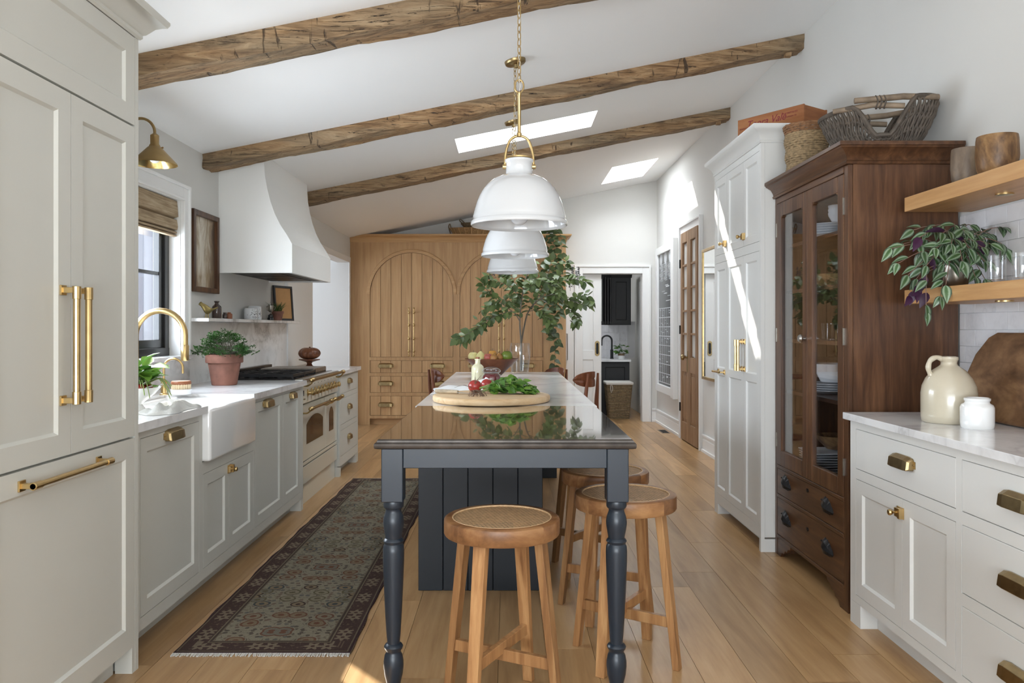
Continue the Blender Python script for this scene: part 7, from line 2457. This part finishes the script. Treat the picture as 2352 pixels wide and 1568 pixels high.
# round board with salad
BC = (-0.093, 4.245, IZ + 0.0008)
BT = IZ + 0.036
q = MB()
rings = []
rr = random.Random(2)
wob = [1 + 0.006 * math.sin(3 * 2 * PI * i / 64 + 1) + 0.004 * math.sin(7 * 2 * PI * i / 64) for i in range(64)]
for r_, z in ((0.298, 0.0), (0.309, 0.004), (0.313, 0.012), (0.313, 0.028), (0.308, 0.034), (0.300, 0.036)):
    rings.append([(BC[0] + r_ * wob[i] * math.cos(2 * PI * i / 64), BC[1] + r_ * wob[i] * math.sin(2 * PI * i / 64), IZ + 0.0008 + z) for i in range(64)])
solo('round_board', MB().loft(rings), 'board', 'thick round pale wooden chopping board on the island', 'chopping board', BC, smooth=True, angle=40)
def bp(u, v):
    """point on the board top under a pixel"""
    Y = (HC - BT) * F / (v - VY)
    return Vector(((u - VX) * Y / F, Y, BT))
def beet(u, v, r_, label, tails, seed):
    rr_ = random.Random(seed)
    c = bp(u, v) + Vector((0, 0, r_))
    t_ = thing('tomato_radish', label, 'radish', (c.x, c.y, BT))
    q = MB().sphere(tuple(c), r_ * 1.05, r_, r_ * 0.98, 20, 12)
    obj('bulb', q, 'red', t_, smooth=True)
    for k in range(tails):
        e = c + Vector((rr_.uniform(-0.05, 0.06), -0.02, rr_.uniform(0.04, 0.12)))
        if k == 0:
            e = c + Vector((-0.11, -0.02, -0.005))
        obj('root_tail', MB().tube(spline([c + Vector((0, -r_ * 0.85, r_ * 0.3 if k else -r_ * 0.4)), (c + e) / 2 + Vector((0, -0.02, 0.01)), e], 5), [0.002] * 6 + [0.0008] * 5, 5), 'root', t_)
    return c
cA = beet(1091, 902, 0.036, 'red radish with long roots at the front of the round board', 3, 1)
cB = beet(1119, 897, 0.034, 'red radish touching the green leaves on the round board', 0, 2)
# tangle of roots
t = thing('root_tangle', 'small tangle of brown roots on the round board', 'roots', tuple(bp(1090, 912)))
q = MB()
rr = random.Random(8)
rc = bp(1091, 910)
for k in range(40):
    a = rr.uniform(0, 2 * PI)
    p0_ = rc + Vector((rr.uniform(-0.02, 0.025), rr.uniform(-0.015, 0.015), 0.022 + rr.uniform(0, 0.012)))
    p2_ = rc + Vector((rr.uniform(0.02, 0.055) * math.cos(a) + 0.01, 0.03 * math.sin(a) - 0.012, 0.0025))
    p1_ = (p0_ + p2_) / 2 + Vector((rr.uniform(-0.012, 0.012), rr.uniform(-0.01, 0.01), 0.012))
    q.tube(spline([p0_, p1_, p2_], 4), 0.0012, 4)
obj('roots', q, 'root', t, kind='stuff')
# salad bunch
t = thing('salad_bunch', 'heap of fresh green salad leaves on the round board', 'greens', tuple(bp(1165, 905)))
rr = random.Random(6)
sc_ = bp(1168, 904)
for k in range(190):
    fx = rr.random()
    cx_ = -0.115 + 0.235 * fx
    hz = 0.075 * math.sin(PI * min(1, 0.12 + fx * 0.85)) ** 0.7
    p = sc_ + Vector((cx_, rr.uniform(-0.055, 0.055), 0.008 + rr.random() * hz))
    d = Vector((rr.uniform(0.1, 1.1), rr.uniform(-0.8, 0.6), rr.uniform(-0.45, 0.45)))
    if p.z < BT + 0.03:
        d.z = abs(d.z) * 0.5 + 0.05
    leaf_at(t, GRD if rr.random() < 0.62 else GRN, p, d, Vector((0, -0.4, 0.9)) + rv(rr, 0.6), rr.uniform(0.034, 0.060))
q = MB()
for k in range(34):
    a = sc_ + Vector((-0.14 + rr.uniform(-0.02, 0.02), rr.uniform(-0.02, 0.03), 0.006 + rr.random() * 0.03))
    b = sc_ + Vector((rr.uniform(-0.04, 0.09), rr.uniform(-0.05, 0.04), rr.uniform(0.03, 0.075)))
    q.tube(spline([a, (a + b) / 2 + Vector((0, 0, 0.012)), b], 4), 0.0017, 5)
obj('stalks', q, 'greenstem', t)
# knife
kh0, kh1 = bp(1001, 903) + Vector((0, 0, 0.012)), bp(1052, 905) + Vector((0, 0, 0.012))
t = thing('kitchen_knife', 'old kitchen knife with worn pale wooden handle on the board', 'knife', tuple((kh0 + kh1) / 2 - Vector((0, 0, 0.012))))
MT['wornwood'] = plain('worn_wood', (0.40, 0.32, 0.22), 0.6, var=0.25, vscale=30)
obj('handle', MB().tube([kh0, kh0.lerp(kh1, 0.3), kh0.lerp(kh1, 0.8), kh1], [0.0105, 0.012, 0.011, 0.0095], 10), 'wornwood', t, smooth=True)
dk = (kh1 - kh0).normalized()
sdk = Vector((-dk.y, dk.x, 0))
q = MB()
zb = BT + 0.004
a, b = Vector((kh1.x, kh1.y, zb + 0.004)), Vector((kh1.x, kh1.y, zb)) + dk * 0.15
c_ = [a - sdk * 0.012, a + sdk * 0.012, b + sdk * 0.006, b - sdk * 0.002]
q.add([tuple(p) for p in c_] + [(p.x, p.y, p.z + 0.002) for p in c_], [(0, 3, 2, 1), (4, 5, 6, 7), (0, 1, 5, 4), (1, 2, 6, 5), (2, 3, 7, 6), (3, 0, 4, 7)])
obj('blade', q, 'steel', t)

# ------------------------------------------------------------------ laundry hamper and plant
hb = (1.585, 11.52, 0.0)
t = thing('laundry_hamper', 'tall woven seagrass laundry hamper with pale cloth liner behind the sliding door', 'hamper', hb)
q = MB()
def hring(w_, d_, z):
    return [(hb[0] + sx * w_ * 0.5, hb[1] + sy * d_ * 0.5, z) for sx, sy in ((-1, -1), (1, -1), (1, 1), (-1, 1))]
q.loft([hring(0.27, 0.26, 0.0), hring(0.36, 0.34, 0.50)])
obj('core', q, 'wickerdark', t)
MT['hamper'] = plain('hamper_weave', (0.20, 0.145, 0.08), 0.85, var=0.35, vscale=50, bump=0.6, bscale=120)
for k in range(24):
    f = (k + 0.5) / 24
    w_, d_ = 0.272 + 0.09 * f, 0.262 + 0.08 * f
    pts = []
    ring = hring(w_, d_, 0.5 * f)
    for i in range(4):
        a, b = Vector(ring[i]), Vector(ring[(i + 1) % 4])
        for j in range(8):
            p_ = a.lerp(b, 0.06 + 0.88 * j / 7)
            pts.append(p_)
    obj('woven_row', MB().tube(pts, 0.0105, 6, wrap=True), 'hamper', t, smooth=True)
obj('liner', MB().loft([hring(0.372, 0.352, 0.485), hring(0.392, 0.372, 0.495), hring(0.392, 0.372, 0.525), hring(0.36, 0.34, 0.53)]), 'linen', t, bevel=0.008, seg=2)
obj('tie', MB().tube(spline([(hb[0] - 0.13, hb[1] - 0.19, 0.50), (hb[0] - 0.135, hb[1] - 0.195, 0.44), (hb[0] - 0.12, hb[1] - 0.193, 0.38)], 4), 0.004, 6).tube(spline([(hb[0] - 0.12, hb[1] - 0.19, 0.50), (hb[0] - 0.105, hb[1] - 0.195, 0.45), (hb[0] - 0.11, hb[1] - 0.193, 0.40)], 4), 0.004, 6), 'linen', t)
pc = (1.70, 12.0, 0.83)
t = thing('laundry_plant', 'small leafy plant in a white and tan pot on the laundry counter', 'potted plant', pc)
obj('pot', MB().lathe([(0.045, 0), (0.048, 0.003), (0.050, 0.06), (0.050, 0.085), (0.044, 0.085), (0.001, 0.075)], 24, pc), 'stonejar', t, smooth=True)
obj('pot_band', MB().lathe([(0.0508, 0.055), (0.0512, 0.086)], 24, pc, caps=False), 'wickerdark', t, smooth=True)
rr = random.Random(3)
for k in range(34):
    a = rr.uniform(0, 2 * PI)
    p = Vector((pc[0], pc[1], pc[2] + 0.08)) + Vector((0.07 * rr.random() * math.cos(a), 0.05 * rr.random() * math.sin(a), rr.random() * 0.13))
    leaf_at(t, GRD, p, Vector((math.cos(a), math.sin(a) - 0.3, rr.uniform(-0.1, 0.8))), Vector((0, -0.5, 0.8)) + rv(rr, 0.4), rr.uniform(0.05, 0.085))

# floor vent by the far baseboard
t = thing('floor_vent', 'small dark metal floor vent by the baseboard under the calendar', 'vent', (1.95, 10.0, 0))
obj('frame', MB().box(1.90, 2.00, 9.84, 10.16, 0.0002, 0.003).box(1.905, 1.995, 9.845, 10.155, 0.0002, 0.0032), 'pewter', t)
for k in range(9):
    obj('slat', MB().box(1.912, 1.988, 9.86 + k * 0.032, 9.878 + k * 0.032, 0.003, 0.005), 'iron', t)
